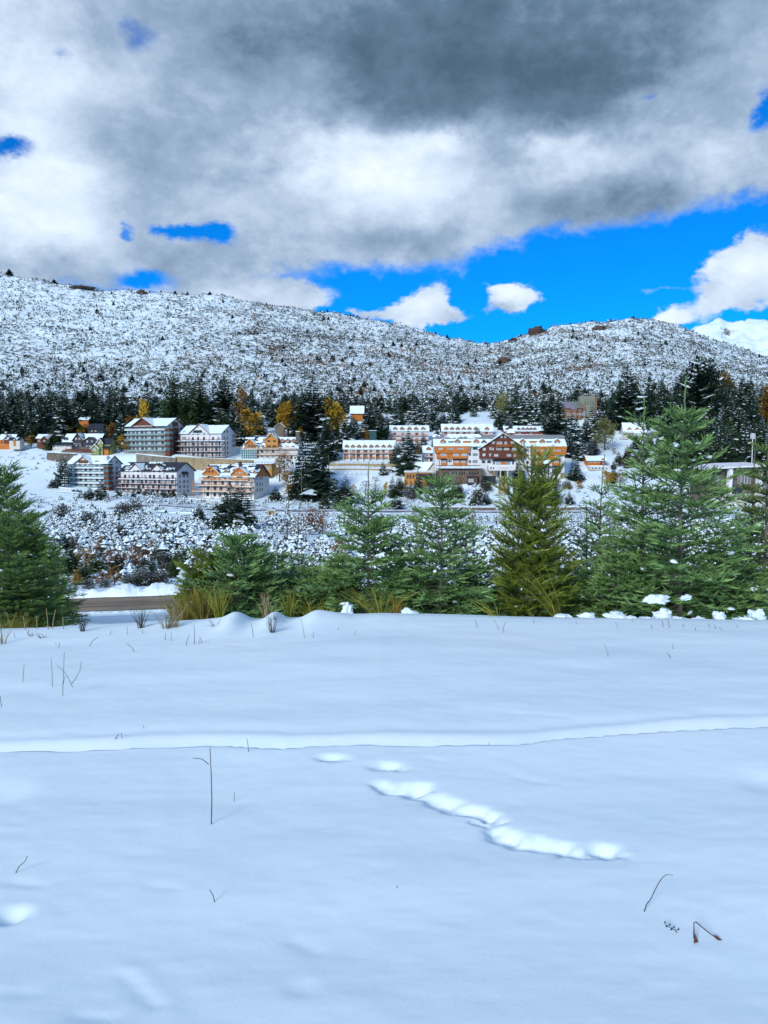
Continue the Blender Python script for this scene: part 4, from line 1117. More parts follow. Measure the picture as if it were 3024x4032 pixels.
rows = ((1887, (494, 512, 531, 549, 575, 594, 612, 634, 661, 682)), (1906, (491, 506, 526, 546, 561, 578, 597, 612, 630, 655, 680)), (1926, (484, 502, 526, 548, 566, 585, 605, 628, 650, 672)), (1946, (486, 506, 530, 556, 582, 604, 622, 642, 666, 684)))
for i, (v, us) in enumerate(rows):
    z = b.z(v)
    if i < 2: b.balcony(b.x(473), b.x(702), z, 1.8, WHITEP if i == 0 else MAROON, MAROON, 'wood', True, .3)
    elif i == 2: b.balcony(b.x(458), b.x(556), z + .4, 2.6, MAROON, MAROON, 'wood', True, .3); b.balcony(b.x(570), b.x(696), z, 2.6, MAROON, MAROON, 'wood', True, .3)
    for j, u in enumerate(us):
        red = (i + j) % 3 == 2 and u > 560
        window(b.o, b.x(u), -.505 if (517 < u < 563 or 601 < u < 649) and i < 1 else -.005, z + .05, 1.4, 2.1, MAROON if red else DKTRIM, (GLASS, GLASSB, GLASS)[(i + j) % 3], 1)
for u in (474, 500, 530, 562, 590, 618, 648, 676, 700): b.post(b.x(u), -1.78, b.z(1934), b.z(1882), MAROON, .10)
b.side((2.5, 6.0, 9.0), (b.z(1880), b.z(1902), b.z(1922), b.z(1940)), 1.1, 1.2)
q = MB(); q.prism([(b.W + .01, 4.0, b.z(1866)), (b.W + 1.3, 4.0, b.z(1868)), (b.W + 1.3, 9, b.z(1868)), (b.W + .01, 9, b.z(1866))], [(b.W + .01, 4.0, b.z(1858)), (b.W + .4, 4.4, b.z(1858)), (b.W + .4, 8.6, b.z(1858)), (b.W + .01, 9, b.z(1858))]); q.build('canopy', SLATE, b.o)
b.side((5.4, 7.4), (b.z(1872),), 1.4, .9)
q = MB(); q.box(b.x(456), b.x(560), -3.0, -.05, -4, b.z(1938)); q.build('plinth', CONC, b.o)
q = MB(); q.box(b.x(572), b.x(598), -3.0, -.05, -4, b.z(1940)); q.build('plinth', CONC, b.o)
q = MB(); q.box(b.x(640), b.x(694), -3.4, -.05, -4, b.z(1943)); q.build('plinth', CONC, b.o)

# ------------------------------------------------------------------ B6 apartments with orange timber gables
b = Building('apartment_block', 'white apartment house with two orange timber front gables and timber balconies', 'building', 797, 1003, 1962, 388, -17, ub=1060)
H, Hr = b.z(1876), b.z(1832)
b.body(H, Hr, PLASTER, 3); b.roof(H, Hr, SLATE, snow=0.55, over=1.0)
q = MB(); q.prism([(b.W + .012, .3, H - .2), (b.W + .012, b.D - .3, H - .2), (b.W + .012, b.D / 2, Hr - .2)], [(b.W + .12, .3, H - .2), (b.W + .12, b.D - .3, H - .2), (b.W + .12, b.D / 2, Hr - .2)]); q.build('gable_boarding', ORANGE, b.o)
b.gable(b.x(803), b.x(868), b.z(1893), b.z(1866), b.z(1837), PINEW, SLATE, .7, snow=0.45, trim=ORANGE)
b.gable(b.x(914), b.x(981), b.z(1895), b.z(1868), b.z(1840), PINEW, SLATE, .7, snow=0.45, trim=ORANGE)
for (ua, ub_, va, ve) in ((803, 868, 1837, 1866), (914, 981, 1840, 1868)):
    q = MB(); xa, xb = b.x(ua), b.x(ub_); q.prism([(xa + .1, -.78, b.z(ve) - .3), (xb - .1, -.78, b.z(ve) - .3), ((xa + xb) / 2, -.78, b.z(va) - .3)], [(xa + .1, -.705, b.z(ve) - .3), (xb - .1, -.705, b.z(ve) - .3), ((xa + xb) / 2, -.705, b.z(va) - .3)]); q.build('gable_boarding', ORANGE, b.o)
b.wins((829, 843), 1857, 8, 7, y=-.785); b.wins((936, 948, 958), 1862, 8, 8, y=-.785, fm=PINEW, gm=GLASSB)
b.dormer(b.x(807), 2.4, b.z(1856), 1.8, 1.2, ORANGE); b.dormer(b.x(889), 1.2, b.z(1867), 2.1, 1.4, ORANGE); b.dormer(b.x(917), 2.2, b.z(1862), 1.8, 1.3, ORANGE); b.dormer(b.x(1000), 1.2, b.z(1870), 2.1, 1.4, ORANGE)
q = MB(); q.prism([(b.x(874), -1.8, b.z(1873)), (b.x(918), -1.8, b.z(1873)), (b.x(916), 0, b.z(1866)), (b.x(876), 0, b.z(1866))], [(b.x(874), -1.8, b.z(1871)), (b.x(918), -1.8, b.z(1871)), (b.x(916), .3, b.z(1862)), (b.x(876), .3, b.z(1862))]); q.build('awning_snow', M_SNOWR, b.o)
b.wins((823, 850), 1880, 10, 11, y=-.705, fm=BROWN); b.wins((935, 962), 1885, 12, 13, y=-.705, fm=PINEW, gm=GLASSB); b.wins((888, 908, 990, 1000), 1882, 9, 12)
b.balcony(b.x(790), b.x(985), b.z(1892), 1.9, PINEW, ORANGE, 'wood', True, .3); b.balcony(b.x(985), b.x(1008), b.z(1895), 1.5, PINEW, MAROON, 'wood', True, .3)
b.balcony(b.x(776), b.x(900), b.z(1913), 2.6, PINEW, ORANGE, 'wood', True, .3); b.balcony(b.x(905), b.x(1000), b.z(1917), 2.0, PINEW, ORANGE, 'wood', True, .3)
b.balcony(b.x(768), b.x(1000), b.z(1936), 3.0, PINEW, ORANGE, 'wood', True, .3)
for v, us in ((1903, (797, 823, 850, 878, 906, 936, 962, 990)), (1925, (789, 820, 848, 872, 902, 935, 960, 988)), (1949, (790, 818, 846, 866, 896, 925, 955, 985))):
    for j, u in enumerate(us): window(b.o, b.x(u), -.005, b.z(v + 8), 1.5, 2.0, BROWN if j % 3 == 0 else DKTRIM, None, 1)
for u in (770, 802, 840, 872, 904, 936, 968, 998): b.post(b.x(u), -1.85 if u > 780 else -2.9, b.z(1962), b.z(1890), HONEY, .13)
b.side((3.0, 6.2, 8.6), (b.z(1890), b.z(1914), b.z(1936)), 1.0, 1.5, BROWN)
b.chimney(b.x(925), 6.4, b.z(1838), b.z(1818), DARKM, 1.3, False)
wall_run('retaining_wall', 'pale concrete retaining wall in front of the orange-gabled apartments', [(718, 1962, 1984, 376), (800, 1968, 1990, 372), (880, 1972, 1998, 370)], PALECONC, .6, 6.0, cap=.3)

# ------------------------------------------------------------------ B7..B10 dormered hotel rows
def row_house(name, label, ul, ur, vb, ve, vr, Y, dus, floors, rz=0.0, D=11, wallm=PLASTER, roofm=SLATE, snow=0.96, bal=ORANGE, group=None, dw=15, dh=12, bays=True, rail=None, dm=ORANGE):
    b = Building(name, label, 'building', ul, ur, vb, Y, rz, D=D, group=group)
    H, Hr = b.z(ve), b.z(vr); b.body(H, Hr, wallm, 3); b.roof(H, Hr, roofm, snow=snow, over=.7)
    run = D / 2
    for u in dus:
        zz = b.z(ve) + .3; b.dormer(b.x(u), run * .3 / (Hr - H) - .2, zz, dw * b.s, dh * b.s * .8, dm, roofm, 3.4, True, 2)
    n = len(dus)
    for i, (v, h) in enumerate(floors):
        for j, u in enumerate(dus):
            window(b.o, b.x(u) + (.5 if j % 2 else -.3), -.005, b.z(v + h / 2), 12 * b.s, h * b.s, BROWN, (GLASS, GLASSB, GLASST)[(i + j) % 3], 2)
        z = b.z(v + h / 2) - .1
        b.balcony(0, b.W, z, 1.5, bal, rail or bal, 'wood', i == 0, .3, .9)
    if bays:
        for j in range(n + 1):
            x = b.W * j / n
            q = MB(); x0, x1 = max(x - .15, 0.0), min(x + .15, b.W)
            q.prism([(x0, -1.9, -2), (x0, .05, -2), (x0, .05, H + .6), (x0, -.5, H + .2), (x0, -1.9, .5)], [(x1, -1.9, -2), (x1, .05, -2), (x1, .05, H + .6), (x1, -.5, H + .2), (x1, -1.9, .5)]); q.build('party_wall', wallm, b.o)
    return b
row_house('hotel_row', 'long white two-storey row with eight orange dormers under a snowy roof', 1353, 1555, 1804, 1768, 1735, 448, (1366, 1390, 1414, 1437, 1462, 1485, 1510, 1534), ((1777, 13), (1795, 12)), 0)
b = row_house('hotel_row', 'white three-storey row with five orange dormers behind the tall snowy conifer', 1536, 1687, 1738, 1698, 1676, 498, (1556, 1583, 1612, 1638, 1666), ((1709, 9), (1728, 9)), 0, bays=False, rail=REDP)
row_house('hotel_row', 'dark-roofed row with seven orange dormers behind the main hotel roof', 1740, 1940, 1714, 1698, 1670, 506, (1756, 1779, 1802, 1825, 1848, 1872, 1917), ((1706, 8),), 0, snow=0.80, bays=False, rail=REDP)
row_house('hotel_row', 'red-fronted row with six small dormers right of the orange roof tower', 1985, 2140, 1716, 1698, 1678, 510, (1995, 2041, 2059, 2076, 2090, 2105), ((1706, 8),), 0, wallm=REDP, bays=False, rail=REDP, dw=11, dh=11, dm=REDP)
b = Building('side_chalet', 'small white chalet with pink-red balcony at the left shoulder of the hotel', 'building', 1668, 1726, 1822, 432, 4, D=9)
b.body(b.z(1782), b.z(1756), PLASTER, 3); b.roof(b.z(1782), b.z(1756), SLATE, snow=.9); b.dormer(b.x(1688), .8, b.z(1778), 2.4, 1.6, ORANGE); b.balcony(0, b.W, b.z(1800), 1.4, REDP, REDP, 'wood', True); b.wins((1680, 1698, 1715), 1790, 10, 9, fm=BROWN); b.wins((1680, 1698, 1715), 1812, 11, 12, fm=BROWN)
b = Building('lodge_annex', 'low annex with snowy gable roof and glazed front left of the hotel', 'building', 1632, 1722, 1868, 418, 0, D=10)
b.body(b.z(1850), b.z(1820), CREAM, 4); b.roof(b.z(1850), b.z(1820), SLATE, snow=.72, over=1.0); b.wins((1650, 1668, 1690, 1708), 1857, 14, 9, fm=BROWN, gm=GLASST)
b.gable(b.x(1684), b.x(1724), b.z(1868), b.z(1850), b.z(1824), CREAM, SLATE, 2.0, 6, snow=.9, trim=BROWN)
b = Building('garage_deck', 'flat-roofed garage with honey timber doors and white railing', 'building', 1595, 1700, 1888, 404, 0, D=9)
b.body(b.z(1862), b.z(1861.5), HONEY, 3); q = MB(); q.box(-.4, b.W + .4, -.6, 9, b.z(1861), b.z(1860) + .2); q.build('deck', PALECONC, b.o); q = MB(); q.box(-.3, b.W + .3, -.4, 9, b.z(1860) + .203, b.z(1860) + .6); q.build('deck_snow', M_SNOWR, b.o)
b.wins((1605, 1616, 1628, 1640), 1876, 9, 18, fm=HONEY, gm=GLASS, name='door'); q = MB(); q.box(b.x(1650), b.W, -.08, -.006, -.5, b.z(1866)); q.build('shutter', SLATE, b.o)
r = MB()
for z in (.5, .8, 1.1): r.box(-.3, b.W + .3, -.56, -.5, b.z(1860) + z, b.z(1860) + z + .1)
for i in range(9): r.box(b.W * i / 8 - .05, b.W * i / 8 + .05, -.555, -.505, b.z(1860) + .2, b.z(1860) + 1.2)
r.build('railing', WHITEP, b.o)

# ------------------------------------------------------------------ B11 the big hotel
b = Building('grand_hotel', 'large orange and brown timber mountain hotel with white ground storeys', 'building', 1712, 2222, 1874, 406, 0, D=16)
H, Hr = b.z(1755), b.z(1713)
b.body(H, Hr, PLASTER, 5); b.roof(H, Hr, GREYMETAL, snow=0.0, over=1.0)
def on_roof(v): return 8.0 * (b.z(v) - H) / (Hr - H)
run = 8.0; L2 = math.hypot(run + 1, Hr - H + 1 * (Hr - H) / run)
snow_slab('roof_snow', b.o, (-.9, -.95, H - (Hr - H) / run + .29), (1, 0, 0), (0, run, Hr - H), b.W + 1.8, L2 * .60, 51, .95, .32)
snow_slab('roof_snow', b.o, (-.9, on_roof(1727), b.z(1727) + .29), (1, 0, 0), (0, run, Hr - H), b.x(1905), L2 * .34, 54, .50, .2)
# left wing: jettied timber storeys
def timber(x0, x1, z0, z1, out, name='timber_storey', lean=0.0):
    q = MB(); q.prism([(x0, -out, z0), (x1, -out, z0), (x1, .0, z0), (x0, .0, z0)], [(x0 - lean, -out - lean, z1), (x1 + lean, -out - lean, z1), (x1 + lean, .0, z1), (x0 - lean, .0, z1)]); return q.build(name, ORANGE, b.o)
timber(b.x(1712), b.x(1846), b.z(1784), b.z(1757), 1.5, lean=.35); timber(b.x(1718), b.x(1840), b.z(1806), b.z(1785), .9)
timber(b.x(2090), b.x(2224), b.z(1792), b.z(1759), 1.5, lean=.5); timber(b.x(2092), b.x(2203), b.z(1813), b.z(1793), .9)
for (u0, u1) in ((1736, 1757), (1784, 1836), (2095, 2146), (2172, 2202)):
    timber(b.x(u0), b.x(u1), b.z(1833), b.z(1810), 1.1, 'oriel')
    q = MB(); q.prism([(b.x(u0) - .4, -1.7, b.z(1812)), (b.x(u1) + .4, -1.7, b.z(1812)), (b.x(u1) + .2, -.1, b.z(1807)), (b.x(u0) - .2, -.1, b.z(1807))], [(b.x(u0) - .4, -1.7, b.z(1811)), (b.x(u1) + .4, -1.7, b.z(1811)), (b.x(u1) + .2, -.05, b.z(1805.5)), (b.x(u0) - .2, -.05, b.z(1805.5))]); q.build('oriel_roof', SLATE, b.o)
    for w_ in range(2 if u1 - u0 > 30 else 1): window(b.o, b.x(u0 + (u1 - u0) * (w_ + .5) / (2 if u1 - u0 > 30 else 1)), -1.105, b.z(1822), 2.2, 1.3, WHITEP, GLASSB, 1)
for u, w_ in ((1733, 17), (1771, 26), (1811, 26), (1833, 5), (1785, 4)): window(b.o, b.x(u), -1.72, b.z(1770), w_ * b.s, 1.45, WHITEP, GLASSB if w_ > 10 else GLASS, 2 if w_ > 10 else 0)
for u, w_ in ((2107, 20), (2140, 26), (2189, 26), (2214, 6), (2163, 5)): window(b.o, b.x(u), -1.78, b.z(1777), w_ * b.s, 1.45, WHITEP, GLASSB if w_ > 10 else GLASS, 2 if w_ > 10 else 0)
for u in (1745, 1794, 1826): window(b.o, b.x(u), -.905, b.z(1796), 2.9, 1.3, WHITEP, GLASSB, 1)
for u in (2104, 2137, 2194): window(b.o, b.x(u), -.905, b.z(1803), 2.9, 1.3, WHITEP, GLASSB, 1)
for v in (1766, 1790, 1817):
    b.wins((1870,), v, 19, 10, fm=DKTRIM); b.wins((2077,), v + 3, 8, 10, fm=DKTRIM)
    if v > 1780: b.wins((1850,), v, 7, 10, fm=DKTRIM)
b.wins((1769, 1776), 1815, 6, 10)
# big brown gable
b.gable(b.x(1886), b.x(2067), b.z(1806), b.z(1768), b.z(1709), BROWN, BROWN, 1.6, deep=11, snow=0.75, over=.8, trim=DKTRIM)
for u, v, w_, h_ in ((1971, 1721, 7, 9), (1986, 1721, 7, 9), (1939, 1743, 12, 9), (1956, 1745, 6, 10), (1967, 1745, 13, 10), (1988, 1745, 10, 10), (2014, 1743, 12, 9), (1904, 1769, 11, 10), (1928, 1767, 8, 10), (1938, 1768, 7, 9), (1962, 1768, 21, 9), (1991, 1768, 20, 9), (2022, 1769, 18, 9), (2050, 1771, 12, 9),
                     (1903, 1791, 11, 10), (1927, 1791, 7, 11), (1951, 1793, 16, 9), (2001, 1793, 16, 9), (2024, 1794, 8, 10)):
    window(b.o, b.x(u), -1.605, b.z(v + h_ / 2), w_ * b.s, h_ * b.s, WHITEP, GLASSB, 1 if w_ > 9 else 0)
b.balcony(b.x(1949), b.x(2009), b.z(1758), 1.3, ORANGE, ORANGE, 'wood', False, .25, 1.0, y=-1.6)
for u in (1744, 1801, 1875, 2058, 2135, 2194): b.dormer(b.x(u), on_roof(1750), b.z(1749), 2.6, 1.7, ORANGE, BROWN, 4.2, True, 2)
b.dormer(b.x(1905), on_roof(1750), b.z(1749), 2.4, 1.3, BROWN, BROWN, 4.2, True, 1)
for u, m_ in ((1775, GREYMETAL), (1838, ORANGE), (2098, ORANGE), (2162, GREYMETAL)):
    q = MB(); w_ = 3.8 if m_ is ORANGE else 2.6; y_ = on_roof(1748); q.box(b.x(u) - w_ / 2, b.x(u) + w_ / 2, y_, y_ + 4, b.z(1749), b.z(1736)); d = q.build('shed_dormer', m_, b.o)
    q = MB(); q.box(b.x(u) - w_ / 2 - .2, b.x(u) + w_ / 2 + .2, y_ - .3, y_ + 4, b.z(1736) + .003, b.z(1736) + .4); q.build('dormer_snow', M_SNOWR, d)
# white storey under the gable and entrance portico
b.wins((1903, 1925), 1818, 14, 11); b.wins((2076,), 1821, 10, 10)
q = MB(); q.box(b.x(1935), b.x(2026), -3.4, -.05, b.z(1832), b.z(1815)); q.build('entrance_bay', PLASTER, b.o)
q = MB(); q.prism([(b.x(1932), -4.0, b.z(1816)), (b.x(2029), -4.0, b.z(1816)), (b.x(2015), -.1, b.z(1807)), (b.x(1945), -.1, b.z(1807))], [(b.x(1932), -4.0, b.z(1815)), (b.x(2029), -4.0, b.z(1815)), (b.x(2015), -.1, b.z(1806)), (b.x(1945), -.1, b.z(1806))]); q.build('bay_roof', SLATE, b.o)
for u, w_, g_ in ((1956, 16, GLASSB), (1996, 16, GLASSB), (2015, 7, GLASS), (1941, 6, GLASS)): window(b.o, b.x(u), -3.405, b.z(1829), w_ * b.s, 1.6, BROWN, g_, 0)
q = MB(); q.box(b.x(1966), b.x(1987), -3.5, -3.406, b.z(1830), b.z(1817)); q.build('timber_panel', ORANGE, b.o)
q = MB(); q.box(b.x(1916), b.x(2022), -7.5, -.1, b.z(1852), b.z(1833)); p_ = q.build('portico', PLASTER, b.o)
q = MB(); q.box(b.x(1916) - .1, b.x(2022) + .1, -7.6, -3.5, b.z(1833) + .003, b.z(1833) + .4); q.build('portico_snow', M_SNOWR, p_)
q = MB(); q.box(b.x(1955), b.x(1991), -7.6, -7.505, b.z(1844), b.z(1840)); q.build('name_board', PALECONC, p_)
for u in (1925, 1935): window(p_, b.x(u), -7.505, b.z(1846), .6, .9, BROWN, GLASS, 0)
for u in (1919, 1938, 1962, 1990, 2018): b.post(b.x(u), -7.1, -1, b.z(1852), HONEY if u in (1919, 1938) else PLASTER, .25)
q = MB(); q.box(b.x(1962), b.x(1990), -.16, -.01, -1, b.z(1855)); q.build('entrance_door', MAROON, b.o)
# glazed lobby left
q = MB(); q.box(b.x(1716), b.x(1892), -6, -.1, -5, b.z(1852)); l_ = q.build('lobby', STONE, b.o)
q = MB(); q.slab((b.x(1712), -7, b.z(1843)), (b.x(1894), -7, b.z(1843)), (b.x(1890), 0, b.z(1832)), (b.x(1716), 0, b.z(1832)), .25); q.build('lobby_roof', BROWN, b.o)
snow_slab('roof_snow', b.o, (b.x(1712), -6.9, b.z(1843)), (1, 0, 0), (0, 7, b.z(1832) - b.z(1843)), b.x(1894) - b.x(1712), 4.4, 71, .8, .3)
for u, w_ in ((1722, 20), (1752, 26), (1784, 26), (1815, 28), (1860, 44), (1882, 8)): window(l_, b.x(u), -6.005, b.z(1871), w_ * b.s, 18 * b.s, HONEY, GLASS, 3 if w_ > 30 else 2)
q = MB(); q.box(b.x(1835), b.x(1874), -8, -6.01, -4.5, b.z(1872)); q.build('lower_porch', SLATE, b.o)
window(b.o, b.x(1848), -8.005, b.z(1898), 3.0, 2.0, HONEY, GLASSB, 1); window(b.o, b.x(1864), -8.005, b.z(1898), 1.4, 2.2, HONEY, GLASS, 0)
q = MB(); q.box(b.x(1890), b.x(1942), -9.6, -9.2, -4, b.z(1872)); q.build('dark_screen', SLATE, b.o)
b.wins((2095, 2115, 2150, 2180), 1855, 14, 16, fm=BROWN, gm=GLASST)
q = MB(); q.box(b.x(2070), b.x(2200), -1.2, -.1, b.z(1841), b.z(1836)); q.build('awning', SLATE, b.o)
q = MB(); q.box(b.W - 2, b.W + .5, -1.0, 2, -5, b.z(1862)); q.build('stone_pier', CONC, b.o)
q = MB(); q.box(b.x(2008), b.x(2036), 9.5, 13.5, b.z(1745), b.z(1703)); t_w = q.build('roof_tower', ORANGE, b.o)
q = MB(); xa, xb = b.x(2005), b.x(2039); q.prism([(xa, 9, b.z(1703)), (xb, 9, b.z(1703)), (xb, 14, b.z(1703)), (xa, 14, b.z(1703))], [(xa + 1.6, 10.8, b.z(1686)), (xb - 1.6, 10.8, b.z(1686)), (xb - 1.6, 12.2, b.z(1686)), (xa + 1.6, 12.2, b.z(1686))]); q.build('tower_roof', M_SNOWR, t_w)
q = MB(); q.box(b.x(2014), b.x(2030), 11, 12.4, b.z(1687), b.z(1666)); q.build('chimney', SLATE, t_w)
window(t_w, b.x(2022), 9.495, b.z(1712), 1.6, 1.2, DKTRIM, GLASS, 1)
# driveway up to the portico
dv = MB(); A, Bq, Cq, Dq = P(1962, 1933, 384), P(2000, 1933, 384), P(1992, 1876, 400), P(1966, 1876, 400)
dv.prism([A - [0, 0, 1.5], Bq - [0, 0, 1.5], Cq - [0, 0, 1.5], Dq - [0, 0, 1.5]], [A + [0, 0, .25], Bq + [0, 0, .25], Cq + [0, 0, .25], Dq + [0, 0, .25]])
tag(dv.build('driveway', TANCONC), 'brown cleared driveway to the hotel entrance', kind='structure')

# ------------------------------------------------------------------ B14 brick church with tilted metal roofs
b = Building('brick_church', 'modern brick church with violet-grey lean roof and grey slab tower', 'church', 2222, 2290, 1630, 552, 0, D=14)
q = MB(); q.prism([(0, 0, -4), (0, 0, b.z(1608)), (0, 13, b.z(1580)), (0, 13, -4)], [(b.W, 0, -4), (b.W, 0, b.z(1608)), (b.W, 13, b.z(1580)), (b.W, 13, -4)]); q.build('wall', BRICK, b.o)
q = MB(); q.slab((-.5, -1.2, b.z(1609) + .3), (b.W * .55, -1.2, b.z(1609) + .3), (b.W * .55, 13, b.z(1579) + .3), (-.5, 13, b.z(1579) + .3), .3); q.build('roof', PURPLER, b.o)
q = MB(); q.slab((b.W * .55 + .003, -1.1, b.z(1608) + .32), (b.W + .3, -1.1, b.z(1608) + .32), (b.W + .3, 13, b.z(1578) + .32), (b.W * .55 + .003, 13, b.z(1578) + .32), .3); q.build('roof', GREENR, b.o)
q = MB(); q.prism([(b.W * .32, -3, -4), (b.W * .32, -3, b.z(1613)), (b.W * .32, 6, b.z(1593)), (b.W * .32, 6, -4)], [(b.W * .62, -3, -4), (b.W * .62, -3, b.z(1613)), (b.W * .62, 6, b.z(1593)), (b.W * .62, 6, -4)]); q.build('porch', BRICK, b.o)
q = MB(); q.slab((b.W * .3, -3.6, b.z(1614) + .3), (b.W * .64, -3.6, b.z(1614) + .3), (b.W * .64, 6.2, b.z(1592) + .3), (b.W * .3, 6.2, b.z(1592) + .3), .25); q.build('porch_roof', PURPLER, b.o)
q = MB(); x0, x1 = b.x(2286), b.x(2352); q.box(x0, x1, 4, 9, -4, b.z(1558)); t_w = q.build('tower', OLIVEG, b.o)
q = MB(); q.box(x1 + .003, x1 + 1.6, 4.5, 8.5, -4, b.z(1561)); q.build('tower_flank', BRICK, t_w)
for u in (2311, 2322, 2334, 2344): window(t_w, b.x(u), 3.995, b.z(1594), .55, 15 * b.s, GREYMETAL, GLASS, 0)
q = MB(); q.prism([(b.W + .01, 3, -4), (x0 + 4.4, 3, -4), (x0 + 4.4, 3, b.z(1603)), (b.W + .01, 3, b.z(1585))], [(b.W + .01, 3.9, -4), (x0 + 4.4, 3.9, -4), (x0 + 4.4, 3.9, b.z(1603)), (b.W + .01, 3.9, b.z(1585))]); q.build('gable', BRICK, b.o)
an = np.linspace(0, math.pi, 9); q = MB(); xc = b.x(2299); q.prism([(xc - 2, 2.85, -1)] + [(xc - 2 * math.cos(a), 2.85, 1.2 + 2 * math.sin(a)) for a in an] + [(xc + 2, 2.85, -1)], [(xc - 2, 2.99, -1)] + [(xc - 2 * math.cos(a), 2.99, 1.2 + 2 * math.sin(a)) for a in an] + [(xc + 2, 2.99, -1)]); q.build('arched_window', GLASSB, b.o)
fence_run('white picket railing on the snow in front of the brick church', 2222, 1634, 2300, 1634, 548, 548, 1.2, 12, WHITEP)

# ------------------------------------------------------------------ other houses
def small_house(name, label, ul, ur, vb, ve, vr, Y, wallm, roofm, rz=0, D=7, axis='x', snow=.95, wins=(), cat='house', fm=None, chim=None, over=.6, gm=None):
    b = Building(name, label, cat, ul, ur, vb, Y, rz, D=D)
    H, Hr = b.z(ve), b.z(vr); b.body(H, Hr, wallm, 3, axis=axis); b.roof(H, Hr, roofm, axis=axis, snow=snow, over=over, ydeep=D + .5)
    for (u, v, w_, h_) in wins: window(b.o, b.x(u), -.005, b.z(v + h_ / 2), w_ * b.s, h_ * b.s, fm or DKTRIM, gm, 1 if w_ > 6 else 0)
    if chim: b.chimney(b.x(chim[0]), D * .4, b.z(chim[1]), b.z(chim[2]), CONC, 1.0)
    return b
b = small_house('lodge', 'white lodge with two orange dormers among the right-hand forest', 2452, 2545, 1742, 1704, 1664, 505, PLASTER, SLATE, -6, 12, wins=((2475, 1722, 11, 11), (2500, 1722, 11, 11), (2525, 1722, 11, 11)))
for u in (2476, 2508, 2532): b.dormer(b.x(u), 1.4, b.z(1702), 3.0, 2.0, ORANGE, BROWN, 4, True, 2)
b.balcony(-.8, b.x(2490), b.z(1706), 1.8, REDP, REDP, 'wood', True); b.balcony(-3, b.x(2466), b.z(1728), 2.4, REDP, REDP, 'wood', True)
b = small_house('kiosk', 'orange timber kiosk with glazed front and thick snow roof', 2312, 2382, 1834, 1812, 1797, 428, ORANGE, BROWN, 0, 7, wins=((2322, 1818, 17, 8), (2340, 1818, 17, 8), (2356, 1818, 12, 8)), fm=HONEY, gm=GLASSB, cat='kiosk', over=1.0)
b.gable(b.x(2362), b.x(2382), 0, b.z(1816), b.z(1805), REDP, BROWN, .6, 3.0, snow=1.0, over=.4, trim=None); window(b.o, b.x(2374), -.605, b.z(1830), .8, 1.6, DKTRIM, GLASSB, 0)
q = MB(); q.box(-.5, b.W * .9, -6, -.8, -2.5, -.3); q.build('terrace', PALECONC, b.o); q = MB(); q.box(-.6, b.W * .9 + .1, -6.1, -.8, -.297, .2); q.build('terrace_snow', M_SNOWR, b.o)
for u in (2322, 2334, 2348, 2360): window(b.o, b.x(u), -6.005, -1.9, 1.3, 1.2, WHITEP, GLASST, 0)
small_house('cabin', 'little yellow timber cabin with thick snow roof high in the trees', 1384, 1428, 1640, 1624, 1598, 545, ORANGE, BROWN, 0, 9, wins=((1406, 1632, 6, 5),), over=1.2)
small_house('shed', 'weathered wooden shed with snowy roof on the open snow', 1085, 1120, 1703, 1681, 1667, 496, POLEW, BROWN, 0, 5, 'y', cat='shed', wins=())
small_house('hut', 'tiny red-brown hut beside the tall snow-streaked conifer', 1243, 1262, 1677, 1655, 1645, 510, BROWN, BROWN, 0, 3.5, 'y', cat='hut')
b = small_house('utility_shed', 'dark teal shed with flat snowy roof above the dormered row', 1454, 1482, 1736, 1698, 1697.4, 488, TEAL, TEAL, 0, 4, cat='shed', snow=1.0, wins=((1461, 1714, 5, 9),), over=.4)
small_house('cabin', 'half-hidden cabin with white gable in the left forest', 229, 252, 1682, 1665, 1654, 512, BROWN, SLATE, 0, 7, cat='house', wins=((240, 1674, 7, 6),))
small_house('cabin', 'orange cabin with snowy lean roof above the dark upper chalet', 318, 348, 1666, 1654, 1645, 516, ORANGE, GREYMETAL, 0, 7, cat='house', snow=.7)
b = small_house('cottage', 'orange-brown cottage with snowy roof at the far left edge', 2, 56, 1752, 1730, 1711, 474, ORANGE, BROWN, 0, 8, wins=((12, 1742, 6, 9), (22, 1742, 6, 9), (36, 1743, 12, 8)), chim=(19, 1722, 1702), fm=BROWN)
b.gable(b.x(22), b.x(52), b.z(1745), b.z(1730), b.z(1713), BROWN, BROWN, .6, 4.5, snow=.95, trim=None); window(b.o, b.x(36), -.605, b.z(1729), 1.6, 1.1, WHITEP, GLASSB, 1)
b = small_house('garage', 'grey garage with orange door and dark hipped roof beside the cottage', 42, 78, 1750, 1733, 1723, 468, CREAM, SLATE, 0, 6, cat='garage', snow=.35); q = MB(); q.box(b.x(56), b.x(65), -.08, -.006, -1, b.z(1736)); q.build('door', ORANGE, b.o)
b = small_house('cottage', 'red-brown cottage with two stepped snowy roofs left of the retaining wall', 150, 196, 1745, 1726, 1711, 474, BROWN, SLATE, 0, 8, wins=((160, 1736, 10, 9), (178, 1737, 10, 8)))
b.gable(b.x(166), b.x(196), 0, b.z(1733), b.z(1718), MAROON, BROWN, 1.2, 5, snow=.95, trim=None); window(b.o, b.x(182), -1.205, b.z(1742), 1.8, 1.2, WHITEP, GLASSB, 1)
b = Building('chalet', 'dark blue-grey chalet complex with wide veranda and snowy main roof', 'house', 216, 388, 1763, 470, -6, D=12)
b.body(b.z(1738), b.z(1708), DKBLUE, 3, b.x(250), b.W, 1.5, 11); b.roof(b.z(1738), b.z(1708), SLATE, b.x(250), b.W, 1.5, 11, snow=.92)
b.gable(b.x(292), b.x(332), -1, b.z(1733), b.z(1706), DKBLUE, SLATE, .6, 7, snow=.5, trim=DKTRIM)
